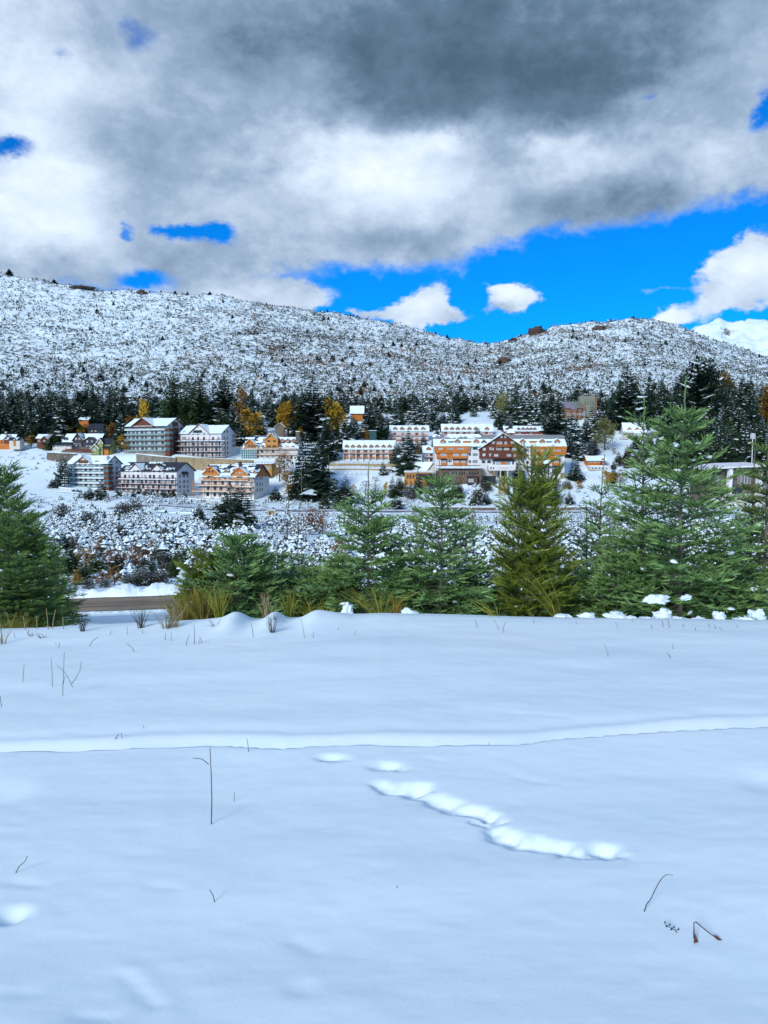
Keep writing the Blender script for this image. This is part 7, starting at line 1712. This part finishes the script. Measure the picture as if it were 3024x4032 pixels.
def young_fir(name, seed, H, Rb, needle, lead=0.5, dens=1.0, leaders=1, zmin=-0.05, shoot=0.115, droop=0.25, tpl=None, power=0.72, gap=0.0, upt=55, sp=1.0):
    """trunk, branch and foliage meshes of one young conifer of height H and lower radius Rb"""
    rg = np.random.default_rng(seed); tpl = tpl or TPL_FIR
    W_ = Tris(); BR = Tris(); NE = Tris(); pos = []; dr = []; ln = []; tn = []; blobs = []
    def add_shoot(p, d, l, t): pos.append(p); dr.append(d); ln.append(l); tn.append(t)
    axes = [(0.0, 0.0, H, 0.0)]
    for k in range(leaders - 1):
        a = math.pi * k + rg.uniform(-.4, .4); axes.append((math.cos(a) * .36 * Rb, math.sin(a) * .36 * Rb, H * rg.uniform(.86, .97), H * .12))
    for (ax, ay, h, zb) in axes:
        zz = np.linspace(zb - .3, h, 9); f = np.clip((zz - zb) / max(h - zb, .1), 0, 1)
        wob = rg.normal(0, .012 * H, 2)
        cx = ax * np.clip(f * 2.5, 0, 1) + wob[0] * np.sin(f * 3); cy = ay * np.clip(f * 2.5, 0, 1) + wob[1] * np.sin(f * 2.6)
        ctr = np.stack([cx, cy, zz], 1)
        W_.add(tube_tris(ctr, 0.0115 * H * np.clip(1 - f, .05, 1) + .0025, 6), .5, 0)
        at = lambda z: np.array([np.interp(z, zz, cx), np.interp(z, zz, cy), z])
        # leader shoot with short needles pressed to it
        for q in np.arange(h - lead, h, .05): add_shoot(at(q), np.array([rg.normal(0, .12), rg.normal(0, .12), 1]), shoot * .75, .75)
        z = h - lead; first = True
        while z > zmin * H + .06:
            d = h - z; t = z / h
            Lm = Rb * min(1.0, (d / H) ** power * 1.12) if not first else shoot * 2.6
            Lm = max(Lm, .22)
            nb = int(rg.integers(4, 7)); wl = rg.uniform(.75, 1.15)
            off = rg.uniform(0, 6.28)
            for b in range(nb):
                if rg.random() < gap: continue
                a = off + b * 6.283 / nb + rg.normal(0, .2); L = Lm * wl * rg.uniform(.70, 1.20)
                el0 = R(np.interp(d / H, [0, .12, .35, .7, 1.0], [upt, upt * .75, 30, 8, -12]) + rg.normal(0, 7))
                hd = np.array([math.cos(a), math.sin(a), 0]); sd = np.array([-math.sin(a), math.cos(a), 0])
                n = max(4, int(L / (.105 * sp)))
                s = np.linspace(0, 1, n + 1)
                # elevation changes along the branch: sags, then the tip lifts
                el_ = el0 - droop * np.sin(s * 2.6) * min(1, L / .8) + .30 * s ** 3
                step = L / n
                pts = [at(z)]
                for q in range(n):
                    e = el_[q]; pts.append(pts[-1] + (hd * math.cos(e) + np.array([0, 0, 1]) * math.sin(e) + sd * rg.normal(0, .04)) * step)
                pts = np.array(pts)
                BR.add(tube_tris(pts[::2] if n > 6 else pts, np.linspace(.0065 + .004 * L, .0018, len(pts[::2] if n > 6 else pts)), 3), .4, 0)
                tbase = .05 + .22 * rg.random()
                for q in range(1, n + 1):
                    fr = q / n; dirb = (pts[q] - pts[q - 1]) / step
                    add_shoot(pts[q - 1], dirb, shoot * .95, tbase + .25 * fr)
                    if fr < .18 and L > .5: continue
                    for sg in (-1, 1):
                        if rg.random() > .92 * dens: continue
                        lb = min(.62 * (L * (1 - fr)) + .09, .50) * rg.uniform(.75, 1.15)
                        if lb < .12: 
                            if fr < .97: add_shoot(pts[q], dirb * .75 + sd * sg * .65 + np.array([0, 0, .3]), shoot * rg.uniform(.8, 1.05), min(1, tbase + .6))
                            continue
                        db = dirb * .62 + sd * sg * .78 + np.array([0, 0, rg.normal(.14, .16)]); db /= np.linalg.norm(db)
                        m = max(2, int(lb / (.10 * sp))); p = pts[q].copy(); st = lb / m
                        sd2 = np.cross(db, np.array([0, 0, 1.0])); sd2 /= np.linalg.norm(sd2) + 1e-9
                        for r_ in range(m):
                            db2 = db + np.array([0, 0, .10 * (r_ / m) - .03]); p2 = p + db2 * st
                            tip = (r_ == m - 1)
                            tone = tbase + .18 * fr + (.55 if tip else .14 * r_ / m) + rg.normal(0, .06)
                            add_shoot(p, db2, shoot * (1.15 if tip else 1.0), tone)
                            if not tip and rg.random() < .85 * dens:
                                sg2 = 1 if r_ % 2 else -1
                                add_shoot(p2, db * .7 + sd2 * sg2 * .7 + np.array([0, 0, .25]), shoot * rg.uniform(.7, 1.05), tone + .22)
                                if rg.random() < .6 * dens: add_shoot(p2, db * .6 - sd2 * sg2 * .4 + np.array([0, 0, .75]), shoot * rg.uniform(.65, .95), tone + .18)
                            p = p2
                        if rg.random() < .02: blobs.append(p)
                if rg.random() < .35 and L > .4: blobs.append(pts[int(n * rg.uniform(.45, .9))])
            z -= rg.uniform(.15, .27) * np.interp(d / H, [0, .2, .45, 1], [1.45, 1.15, .72, .56]) * (H / 4.5) ** .5 * sp
            first = False
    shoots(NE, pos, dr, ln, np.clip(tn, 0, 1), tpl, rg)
    return W_.mesh('trunk', [M_BARKG]), BR.mesh('branches', [M_BARKG]), NE.mesh('foliage', [needle]), np.array(blobs) if len(blobs) else np.zeros((0, 3)), len(pos)

CLUMP = [clump_mesh('snow_clump', k, 4, .55) for k in range(6)]
CLUMPS = [clump_mesh('snow_clump_small', 20 + k, 2, .5) for k in range(5)]

def place_fir(meshes, u, Y, label, name, cat='tree', zoff=0.0, rot=None, s=1.0, nclump=14, group=None, cs=0.034, z=None):
    tr, br, ne, blobs, n = meshes
    x = float(P(u, 2000, Y)[0]); zg = float(snow_z(x, Y)) if z is None else z
    o = tag(link(name, None, None, (x, Y, zg + zoff), (0, 0, RNG.uniform(0, 6.28) if rot is None else rot), s), label, cat, group)
    link('trunk', tr, o)
    b_ = link('branches', br, o); b_['kind'] = 'stuff'
    f_ = link('foliage', ne, o); f_['kind'] = 'stuff'
    if len(blobs):
        for i in RNG.permutation(len(blobs))[:int(nclump * .75)]:
            sz = cs * RNG.uniform(.5, 1.5) * (1.6 if RNG.random() < .12 else 1)
            link('snow_clump', CLUMPS[int(RNG.integers(5))], o, tuple(blobs[i] + [0, 0, .02]), (RNG.normal(0, .3), RNG.normal(0, .3), RNG.uniform(0, 6.28)), (sz * RNG.uniform(.8, 1.7), sz, sz * RNG.uniform(.7, 1.1)))
    return o

def height_for(u, vtop, Y, zoff=0.0):
    x = float(P(u, 2000, Y)[0]); return float(P(u, vtop, Y)[2] - snow_z(x, Y) - zoff)

def px(n, Y): return n * Y / F_PX
# the big fir on the right and its neighbours
Y = 11.3; MF_BIG = young_fir('fir', 11, height_for(2692, 1505, Y), px(455, Y), M_FIRN, .62, 1.0, shoot=.135, power=.88, sp=1.12)
place_fir(MF_BIG, 2692, Y, 'largest young fir, standing at the right end of the snow edge', 'young_fir', rot=.4, nclump=34)
Y = 12.2; MF_2 = young_fir('fir', 12, height_for(2522, 1570, Y), px(300, Y), M_FIRN, .5, .8, shoot=.12, power=1.0, gap=.15)
place_fir(MF_2, 2522, Y, 'young fir with a long bare leader just left of the largest fir', 'young_fir', nclump=16)
Y = 13.2; MF_3 = young_fir('fir', 13, height_for(2392, 1790, Y), px(230, Y), M_FIRN, .7, .6, shoot=.11, power=.8, gap=.25, upt=62)
place_fir(MF_3, 2392, Y, 'thin open young fir between the olive pine and the largest fir', 'young_fir', nclump=10)
place_fir(MF_3, 2310, 14.0, 'slender twiggy young fir right behind the olive pine', 'young_fir', s=.86, nclump=8)
Y = 11.8; MF_4 = young_fir('fir', 14, height_for(3010, 1640, Y), px(310, Y), M_FIRN_G, .6, .85, shoot=.12, power=1.7)
place_fir(MF_4, 3012, Y, 'yellowish green young fir cut by the right edge', 'young_fir', nclump=14)
place_fir(MF_4, 2962, 12.6, 'young fir with long bare leader behind the one cut by the right edge', 'young_fir', s=1.0, nclump=10)
# the two in the middle
Y = 11.4; MF_5 = young_fir('fir', 15, height_for(1728, 1822, Y), px(265, Y), M_FIRN, .42, 1.0, shoot=.12, power=.66, sp=.9)
place_fir(MF_5, 1728, Y, 'young fir in the middle whose tip crosses the big hotel', 'young_fir', nclump=18)
Y = 11.4; MF_6 = young_fir('fir', 16, height_for(1452, 1830, Y), px(270, Y), M_FIRN, .62, 1.0, shoot=.12, power=.8, sp=.88)
place_fir(MF_6, 1452, Y, 'young fir with a long thin tip below the fenced court', 'young_fir', nclump=18)
# the lower group left of them
Y = 11.2; MF_7 = young_fir('fir', 17, height_for(938, 2052, Y), px(230, Y), M_FIRN, .35, 1.0, shoot=.115, power=.6, leaders=2)
place_fir(MF_7, 930, Y, 'bluish green bushy young fir with two tips behind the broom', 'young_fir', nclump=8)
place_fir(MF_6, 1090, 12.6, 'dark bushy young fir right of the two-tipped one', 'young_fir', s=.78, nclump=12)
place_fir(MF_5, 1188, 13.0, 'young fir behind the dark bushy one, left of the long-tipped fir', 'young_fir', s=.74, nclump=10)
place_fir(MF_7, 1285, 12.4, 'low spreading fir filling the gap left of the long-tipped fir', 'young_fir', s=.86, nclump=12)
place_fir(MF_7, 1590, 12.2, 'low fir filling the gap between the two middle firs', 'young_fir', s=.80, nclump=14)
place_fir(MF_7, 1890, 12.0, 'low fir between the middle fir and the olive pine', 'young_fir', s=.80, nclump=14)
place_fir(MF_7, 2440, 11.6, 'low fir at the left skirt of the largest fir', 'young_fir', s=.90, nclump=14)
place_fir(MF_7, 2860, 11.4, 'low fir at the right skirt of the largest fir', 'young_fir', s=.86, nclump=16)
place_fir(MF_7, 1010, 12.0, 'low fir between the two-tipped fir and the dark bushy fir', 'young_fir', s=.84, nclump=10)
place_fir(MF_6, 1355, 12.8, 'half-hidden fir filling the gap left of the long-tipped fir', 'young_fir', s=.66, nclump=10)
place_fir(MF_5, 1590, 13.4, 'half-hidden fir behind the two middle firs', 'young_fir', s=.70, nclump=10)
place_fir(MF_7, 1985, 12.6, 'low fir at the left foot of the olive pine', 'young_fir', s=.82, nclump=12)
place_fir(MF_7, 2235, 12.2, 'low fir at the right foot of the olive pine', 'young_fir', s=.86, nclump=12)
place_fir(MF_5, 2590, 12.4, 'fir hidden in the left half of the largest fir', 'young_fir', s=.86, nclump=10)
place_fir(MF_6, 2800, 12.3, 'fir hidden in the right half of the largest fir', 'young_fir', s=.74, nclump=10)
for i, (u, Yq, sc_) in enumerate(((975, 12.7, .86), (1050, 11.9, .74), (1150, 12.2, .80), (1225, 11.8, .78), (1330, 12.0, .80), (1660, 12.0, .80), (1820, 12.4, .82), (700, 13.0, .62), (2330, 12.0, .80))):
    place_fir(MF_7, u, Yq, ('bushy young fir tucked behind the two-tipped one', 'short bushy fir at the foot of the two-tipped one', 'bushy fir directly above the upright broom tuft', 'bushy fir above the highest snow hump', 'bushy fir at the left skirt of the long-tipped fir', 'bushy fir at the left skirt of the middle fir', 'bushy fir at the right skirt of the middle fir', 'low fir behind the golden broom by the road', 'bushy fir at the right of the olive pine')[i], 'young_fir', s=sc_, nclump=10)
# olive pine with several leaders
Y = 11.5; MP_1 = young_fir('pine', 21, height_for(2060, 1775, Y), px(150, Y), M_PINEN, .42, .55, 3, shoot=.20, tpl=TPL_PINE, power=.55, droop=-.30, upt=68, gap=.16)
place_fir(MP_1, 2090, Y, 'olive green young pine with several upright leaders before the hotel', 'young_pine', nclump=20, rot=.1)
Y = 11.0; MP_2 = young_fir('pine', 22, height_for(860, 2098, Y), px(115, Y), M_PINEN, .30, .7, 1, shoot=.19, tpl=TPL_PINE, power=.6, droop=.02, upt=62, gap=.2)
place_fir(MP_2, 852, 11.6, 'bright yellow-green pine sapling sticking out left of the two-tipped fir', 'young_pine', nclump=4)
place_fir(MP_2, 770, 11.4, 'leaning yellow-green pine sapling behind the golden broom', 'young_pine', s=.82, nclump=8)
# dark pines on the left
def left_pine(mesh, u, vt, Y, label, hm, n=34, gv=None):
    zg = float(gpos(u, Y)[2]) + .1
    h = float(P(u, vt, Y)[2]) - zg
    return place_fir(mesh, u, Y, label, 'pine_tree', s=(h / hm * 1.3, h / hm * 1.3, h / hm), nclump=n, cs=.055, z=zg)
MPL = []
for k, (sd, lead) in enumerate(((31, .5), (32, .4), (33, .35))):
    MPL.append(young_fir('pine', sd, 5.5, (1.75, 1.5, 1.6)[k], M_PINED, lead, .85, 1 + (k == 1), shoot=.27, tpl=TPL_DENSE, power=.58, droop=.06, upt=58, sp=1.45))
left_pine(MPL[0], 30, 2032, 16.5, 'dark green pine with a tall tip at the left edge', 5.5)
left_pine(MPL[1], 105, 2040, 17.0, 'dark green pine with a tall tip, second from the left edge', 5.5)
left_pine(MPL[2], 205, 2150, 15.5, 'rounded dark green pine at the left, beside the gravel road', 5.5, 26)
left_pine(MPL[0], 140, 2205, 14.0, 'lower bright-tipped pine in front of the left pines', 5.5)
left_pine(MPL[1], 70, 2195, 13.6, 'lower pine in front of the left pines, nearest the edge', 5.5)
left_pine(MPL[2], -30, 2260, 13.2, 'low pine cut by the left edge of the picture', 5.5)
left_pine(MPL[2], 20, 1840, 27.0, 'tall dark pine towering behind the left pines', 5.5, 30)
left_pine(MPL[0], -70, 1800, 30.0, 'tallest dark pine behind, mostly cut by the left edge', 5.5, 20)
left_pine(MPL[1], 75, 1985, 25.0, 'dark pine with snowy boughs just right of the towering one', 5.5, 30)

# ------------------------------------------------------------------ broom, dry grass and single stems
M_BROOM = mat('yellow_green_broom', (0.080, 0.105, 0.012), 0.7, col2=(0.33, 0.33, 0.05), attr_tone='tone', spec=.2)
M_BROOMD = mat('brown_green_broom', (0.070, 0.068, 0.012), 0.7, col2=(0.29, 0.245, 0.045), attr_tone='tone', spec=.2)
M_DRY = mat('dry_grass_straw', (0.16, 0.115, 0.055), 0.8, col2=(0.42, 0.34, 0.19), attr_tone='tone', spec=.2)
M_STEM = mat('dark_dry_stem', (0.045, 0.032, 0.028), 0.8, 0.3, 20)
M_STEMG = mat('greenish_dry_stem', (0.085, 0.085, 0.045), 0.8, 0.3, 20)
M_DRYLEAF = mat('withered_brown_leaf', (0.11, 0.055, 0.038), 0.8, 0.35, 30)

def tuft(seed, n, h, spread, thick, side=0.5, lean=0.0):
    """upright bundle of thin stems with short side twigs"""
    rg = np.random.default_rng(seed); T = Tris()
    for i in range(n):
        a = rg.uniform(0, 6.28); r = rg.random() ** .6; L = h * rg.uniform(.55, 1.05)
        base = np.array([math.cos(a), math.sin(a), 0]) * r * spread * .22
        out = np.array([math.cos(a), math.sin(a), 0]) * r * spread * rg.uniform(.6, 1.2) + np.array([lean, 0, 0])
        t = np.linspace(0, 1, 4)
        pts = base + np.array([0, 0, 1]) * (L * t)[:, None] + out[None] * (t ** 1.6)[:, None] + rg.normal(0, .012, (4, 3)) * t[:, None]
        w = np.cross(pts[-1] - pts[0], rg.normal(size=3)); w /= np.linalg.norm(w) + 1e-9
        th = thick * rg.uniform(.7, 1.3) * np.array([1, .85, .6, .15]); tone = rg.random()
        for k in range(3):
            T.add([[pts[k] - w * th[k], pts[k] + w * th[k], pts[k + 1] + w * th[k + 1]], [pts[k] - w * th[k], pts[k + 1] + w * th[k + 1], pts[k + 1] - w * th[k + 1]]], tone, 0)
        m = int(side * 8)
        for q in range(m):
            f = rg.uniform(.3, 1); p = np.array([np.interp(f, t, pts[:, c]) for c in range(3)])
            d = (pts[-1] - pts[0]) / L * .8 + rg.normal(0, .45, 3); d /= np.linalg.norm(d); l = h * rg.uniform(.06, .2)
            T.add([[p - w * thick * .5, p + w * thick * .5, p + d * l]], min(1, tone + .2), 0)
    return T
def plant(T, mats, u, v, Y, label, name, cat, group=None, zoff=-.03, s=1.0, part='stems', rot=0):
    if Y is None: q = snow_hit(u, v); x, y, z = q
    else:
        x = float(P(u, v, Y)[0]); y = Y; z = float(snow_z(x, Y))
    o = tag(link(name, None, None, (x, y, z + zoff), (0, 0, rot), s), label, cat, group)
    st = link(part, T.mesh(part, mats), o); st['kind'] = 'stuff'
    return o
for a in [(725, 10.6, 41, 170, .50, .38, M_BROOMD, 'wide brownish green broom bush at the left of the young firs'), (800, 10.3, 42, 190, .56, .38, M_BROOMD, 'golden brown broom bush beside the wide one'), (765, 11.2, 43, 150, .75, .34, M_BROOM, 'taller olive broom behind the golden brown one'),
          (862, 9.6, 44, 80, .45, .2, M_BROOM, 'bright yellow-green broom tuft on the snow hump'), (1142, 9.7, 45, 60, .42, .16, M_BROOM, 'upright yellow-green broom between two snow humps'), (1245, 11.0, 46, 90, .5, .4, M_BROOM, 'yellow-green broom under the fir left of the long-tipped one'),
          (1500, 10.2, 47, 90, .42, .5, M_BROOM, 'low spreading yellowish juniper-like bush between snow lumps'), (15, 11.5, 48, 150, .55, .5, M_BROOMD, 'straw-coloured broom at the left edge by the pines'), (60, 12.0, 49, 120, .6, .5, M_BROOM, 'olive broom before the left pines'),
          (830, 12.5, 50, 110, 1.0, .4, M_BROOM, 'tall olive broom mixed with the pine saplings'), (1130, 12.0, 51, 80, .9, .5, M_BROOMD, 'thin brownish broom stems between the bushy firs')]:
    u, Y, sd, n, h, spd, m, lab = a
    plant(tuft(sd, n, h, spd, .0042), [m], u, 2400, Y, lab, 'broom_bush', 'bush')
plant(tuft(52, 26, .95, .25, .005, .9, -.55), [M_BROOM], 2200, 2430, 10.4, 'arching yellow-green broom spray before the olive pine', 'broom_bush', 'bush')
plant(tuft(53, 40, .34, .14, .004, .6), [M_DRY], 1048, 2432, 9.25, 'feathery yellow herb on the snow hump', 'dry_herb', 'plant')
plant(tuft(54, 14, .30, .2, .004, .8, -.2), [M_BROOM], 1950, 2440, 9.2, 'small bright yellow herb at the foot of the olive pine', 'dry_herb', 'plant')
plant(tuft(55, 16, .30, .09, .004, .9, .03), [mat('orange_dry_herb', (.22, .10, .015), .8, col2=(.42, .22, .04), attr_tone='tone')], 1556, 2425, 9.9, 'orange-brown dry herb between the two middle firs', 'dry_herb', 'plant')
for (u, v, n, h, spd, sd, m, lab) in [(555, 2472, 36, .30, .12, 61, M_STEMG, 'tuft of thin green stems at the snow edge below the road'), (655, 2474, 40, .34, .24, 62, M_DRY, 'fan of dry grass left of the golden broom'), (690, 2470, 26, .34, .16, 63, M_DRY, 'leaning dry grass beside the golden broom'), (1072, 2490, 26, .27, .10, 64, M_STEMG, 'tuft of thin green stems below the snow hump'),
                              (325, 2486, 20, .24, .12, 65, M_STEM, 'thin dark grass tuft at the snow edge'), (12, 2535, 14, .30, .12, 66, M_DRY, 'dry broken stalks at the left edge'), (172, 2512, 12, .10, .08, 67, M_DRYLEAF, 'small withered brown plant near the left edge'), (125, 2505, 10, .10, .07, 68, M_DRYLEAF, 'tiny withered brown plant further left'),
                              (850, 2463, 10, .12, .12, 69, M_DRYLEAF, 'withered reddish leaves under the broom'), (1080, 2440, 14, .10, .1, 70, M_DRYLEAF, 'withered brown leaves on top of the snow hump')]:
    plant(tuft(sd, n, h, spd, .0035, .15), [m], u, v, None, lab, 'grass_tuft', 'grass')

def stem(px_pts, label, r=.0022, m=None, extra=(), group=None, name='dead_weed', cat='weed', lean=.0):
    """stalk standing in the snow; px_pts from its foot upwards, in photo pixels"""
    foot = snow_hit(*px_pts[0]); Yb = foot[1]
    pts = np.array([P(u, v, Yb + lean * i) for i, (u, v) in enumerate(px_pts)]) - foot
    pts[0, 2] -= .03
    q = MB(); T = Tris(); T.add(tube_tris(pts, np.linspace(r, r * .6, len(pts)), 5), .5, 0)
    o = tag(link(name, None, None, tuple(foot)), label, cat, group)
    link('stalk', T.mesh('stalk', [m or M_STEM]), o)
    for e in extra:
        pe = np.array([P(u, v, Yb + .02) for u, v in e]) - foot; T = Tris(); T.add(tube_tris(pe, np.linspace(r * .8, r * .5, len(pe)), 4), .5, 0)
        link('twig', T.mesh('twig', [m or M_STEM]), o)
    return o
stem([(831, 3246), (834, 3150), (832, 3060), (829, 2990), (827, 2944)], 'tallest thin upright stem, just below the track on the left', .0026, extra=[[(822, 3009), (800, 2992), (788, 2987), (758, 2985)]])
stem([(248, 2740), (247, 2715), (250, 2650), (253, 2568)], 'tall stem with crossing twigs at the upper left', .0028, M_STEMG, extra=[[(286, 2706), (268, 2668), (250, 2642), (223, 2617)], [(283, 2692), (300, 2668), (315, 2640), (320, 2602)], [(247, 2700), (256, 2662)]])
stem([(206, 2704), (205, 2650), (201, 2590)], 'plain stem left of the one with crossing twigs', .0026, M_STEMG)
stem([(89, 2686), (92, 2650), (95, 2614)], 'short stem furthest left on the upper snow', .0026, M_STEMG)
stem([(7, 2783), (3, 2760), (0, 2737)], 'stem cut by the left edge', .0026)
stem([(980, 2960), (976, 2930), (972, 2907)], 'short stem standing on the lip of the track', .0022)
stem([(447, 2904), (465, 2893), (478, 2887), (481, 2908)], 'hooked little stem at the upper edge of the track', .0024)
stem([(569, 2864), (563, 2852)], 'tiny stem above the track', .0018, M_STEMG)
stem([(920, 3156), (923, 3120)], 'short stem right of the tallest one', .0019)
stem([(47, 3437), (75, 3412), (98, 3392), (109, 3370)], 'curved dark stem near the left edge', .0020)
stem([(851, 3554), (840, 3528), (825, 3502)], 'stub of a dark stem low in the snow', .0020)
stem([(1563, 3497), (1563, 3486)], 'tiny stub in the middle of the lower snow', .0016)
stem([(1926, 2930), (1925, 2922)], 'tiny stub on the lip of the track', .002)
stem([(2528, 3590), (2545, 3562), (2562, 3540), (2590, 3483), (2606, 3458), (2622, 3444), (2650, 3445)], 'bent-over stem at the right, above the withered stalk', .0019)
o = stem([(2738, 3716), (2733, 3680), (2732, 3634)], 'folded brown stalk with withered leaves at the lower right', .0028, M_DRYLEAF, extra=[[(2732, 3634), (2740, 3630), (2790, 3672), (2830, 3700), (2862, 3719)]])
T = Tris(); f0 = np.array(o.location); c = [P(u, v, f0[1] + .02) - f0 for u, v in ((2800, 3680), (2822, 3684), (2850, 3706), (2864, 3720), (2838, 3712))]
T.add([[c[0], c[1], c[2]], [c[0], c[2], c[4]], [c[4], c[2], c[3]]], .5, 0); c = [P(u, v, f0[1] + .004) - f0 for u, v in ((2730, 3660), (2740, 3684), (2752, 3714), (2736, 3712), (2729, 3690))]
T.add([[c[0], c[1], c[3]], [c[1], c[2], c[3]], [c[0], c[3], c[4]]], .5, 0); link('withered_leaf', T.mesh('withered_leaf', [M_DRYLEAF]), o)
o = stem([(2686, 3674), (2660, 3664), (2638, 3652), (2616, 3638)], 'fallen sprig with tiny buds beside the folded stalk', .0016, M_STEM); f0 = np.array(o.location); T = Tris()
for (u, v) in ((2618, 3632), (2624, 3648), (2636, 3642), (2642, 3660), (2652, 3652), (2662, 3670), (2670, 3660), (2688, 3676)):
    p = P(u, v, f0[1] + .01) - f0; T.add([[p + [-.004, 0, -.003], p + [.005, 0, -.002], p + [.001, .002, .006]]], .5, 0)
link('buds', T.mesh('buds', [M_STEM]), o)['kind'] = 'stuff'
# thin stems along the crest of the snowfield
crest = [(501, 2500, 2466, 0), (535, 2566, 2532, -38), (346, 2546, 2507, 41), (766, 2537, 2455, -2), (731, 2541, 2498, 16), (1200, 2512, 2436, -15), (998, 2509, 2455, -8), (1233, 2512, 2486, 2), (430, 2500, 2484, 12), (560, 2495, 2480, 3), (795, 2532, 2508, -8), (780, 2536, 2512, 8), (1395, 2500, 2482, 6), (1330, 2480, 2470, 4), (1880, 2470, 2440, -10), (1965, 2480, 2440, -20), (1978, 2490, 2446, 14), (2100, 2455, 2418, 0),
         (2268, 2460, 2440, 1), (2433, 2473, 2448, -10), (2490, 2450, 2428, -2), (2397, 2586, 2534, -18), (2649, 2556, 2534, -1), (2645, 2592, 2570, -20), (2636, 2472, 2435, -6), (2612, 2470, 2440, -5), (2570, 2476, 2458, -8), (2695, 2468, 2456, -8), (2800, 2470, 2455, -14), (2740, 2482, 2470, -3), (2822, 2476, 2460, -12), (2850, 2480, 2470, -22), (2905, 2470, 2460, -4), (230, 2552, 2530, 6), (222, 2540, 2528, -4), (110, 2500, 2480, 3), (60, 2512, 2490, -6), (650, 2520, 2492, 2), (672, 2524, 2490, 4)]
for (u, vb, vt, du) in crest:
    stem([(u, vb), (u + du * .4, (vb + vt) / 2), (u + du, vt)], '%s stem %s on the crest %s' % (('short', 'mid-length', 'tall')[int(min(2, (vb - vt) / 24))], ('upright' if abs(du) < 4 else 'leaning right' if du > 0 else 'leaning left') if abs(du) < 18 else ('slanting far right' if du > 0 else 'slanting far left'),
         [l for a_, l in ((-9, 'near the left edge'), (180, 'below the left pines'), (400, 'below the gravel road'), (600, 'below the golden broom'), (900, 'below the two-tipped fir'), (1150, 'below the bushy firs'), (1350, 'below the long-tipped fir'), (1800, 'left of the olive pine'), (2050, 'below the olive pine'), (2380, 'at the left skirt of the largest fir'), (2600, 'below the largest fir'), (2720, 'right of the largest fir'), (2840, 'by the right edge')) if u >= a_][-1]), .0034, M_STEMG if u % 3 else M_DRY, group='thin stems along the snow crest')
for i, (u, vb, vt, du) in enumerate([(190, 2478, 2395, -8), (205, 2476, 2400, 14), (250, 2476, 2428, -3), (145, 2478, 2425, 0), (215, 2472, 2465, -40), (100, 2480, 2425, -10)]):
    stem([(u, vb), (u + du * .4, (vb + vt) / 2), (u + du, vt)], ('pale stalk before the left pines, slightly left-leaning', 'pale stalk before the left pines, right-leaning one of the pair', 'shorter pale stalk at the right before the left pines', 'upright pale stalk left of the pair before the left pines', 'fallen pale stalk lying before the left pines', 'leftmost pale stalk before the left pines')[i], .006, M_DRY, group='pale stalks before the left pines')

# ------------------------------------------------------------------ snow lumps at the feet of the firs
for i, a in enumerate([(1372, 2412, .10, .09, .30, 'knobbly upright snow pillar left of the middle firs'), (1352, 2432, .12, .10, .05, 'small snow lump left of the knobbly pillar'), (1612, 2412, .19, .14, .13, 'jagged snow lump between the two middle firs'), (1590, 2424, .14, .12, .08, 'smaller snow lump leaning on the jagged one'),
          (2430, 2426, .20, .16, .15, 'large crumbly snow lump at the left foot of the largest fir'), (2480, 2432, .16, .14, .10, 'second crumbly snow lump at the foot of the largest fir'), (2545, 2434, .20, .14, .10, 'third snow lump in the row under the largest fir'), (2612, 2416, .19, .15, .17, 'tallest snow lump in the row under the largest fir'), (2670, 2434, .15, .12, .09, 'snow lump right of the tallest in the row'),
          (2745, 2436, .15, .12, .10, 'isolated snow lump right of the row under the largest fir'), (2830, 2418, .11, .1, .14, 'upright snow lump before the right fir'), (2900, 2438, .18, .13, .08, 'flat snow lump at the right edge'), (2985, 2418, .18, .13, .16, 'tall snow lump at the right edge'), (2945, 2436, .14, .11, .09, 'little snow lump between the two at the right edge'),
          (2245, 2432, .16, .12, .09, 'snow lump right of the olive pine'), (2205, 2420, .12, .1, .07, 'small snow lump under the olive pine'), (2310, 2420, .14, .12, .13, 'snow lump at the left skirt of the largest fir'),
          (770, 2460, .12, .10, .07, 'snow lump under the broom'), (720, 2462, .10, .09, .06, 'small snow lump left of the broom'), (830, 2452, .12, .1, .05, 'snow lump with withered leaves under the broom'), (2585, 2352, .22, .12, .12, 'big wedge of snow caught low on the largest fir'), (2700, 2345, .11, .09, .08, 'snow lump caught on a low bough of the largest fir')]):
    u, v, rx, ry, rz_, lab = a
    Yl = 9.75 if 'caught' not in lab else 9.95
    if 'head' in lab: Yl = 9.72
    p = P(u, v, Yl)
    tag(link('snow_lump', CLUMP[i % 6], None, tuple(p - [0, 0, .035]), (RNG.normal(0, .15), RNG.normal(0, .15), RNG.uniform(0, 6.28)), (rx * .72, ry * .72, rz_ * .66)), lab, 'snow lump')
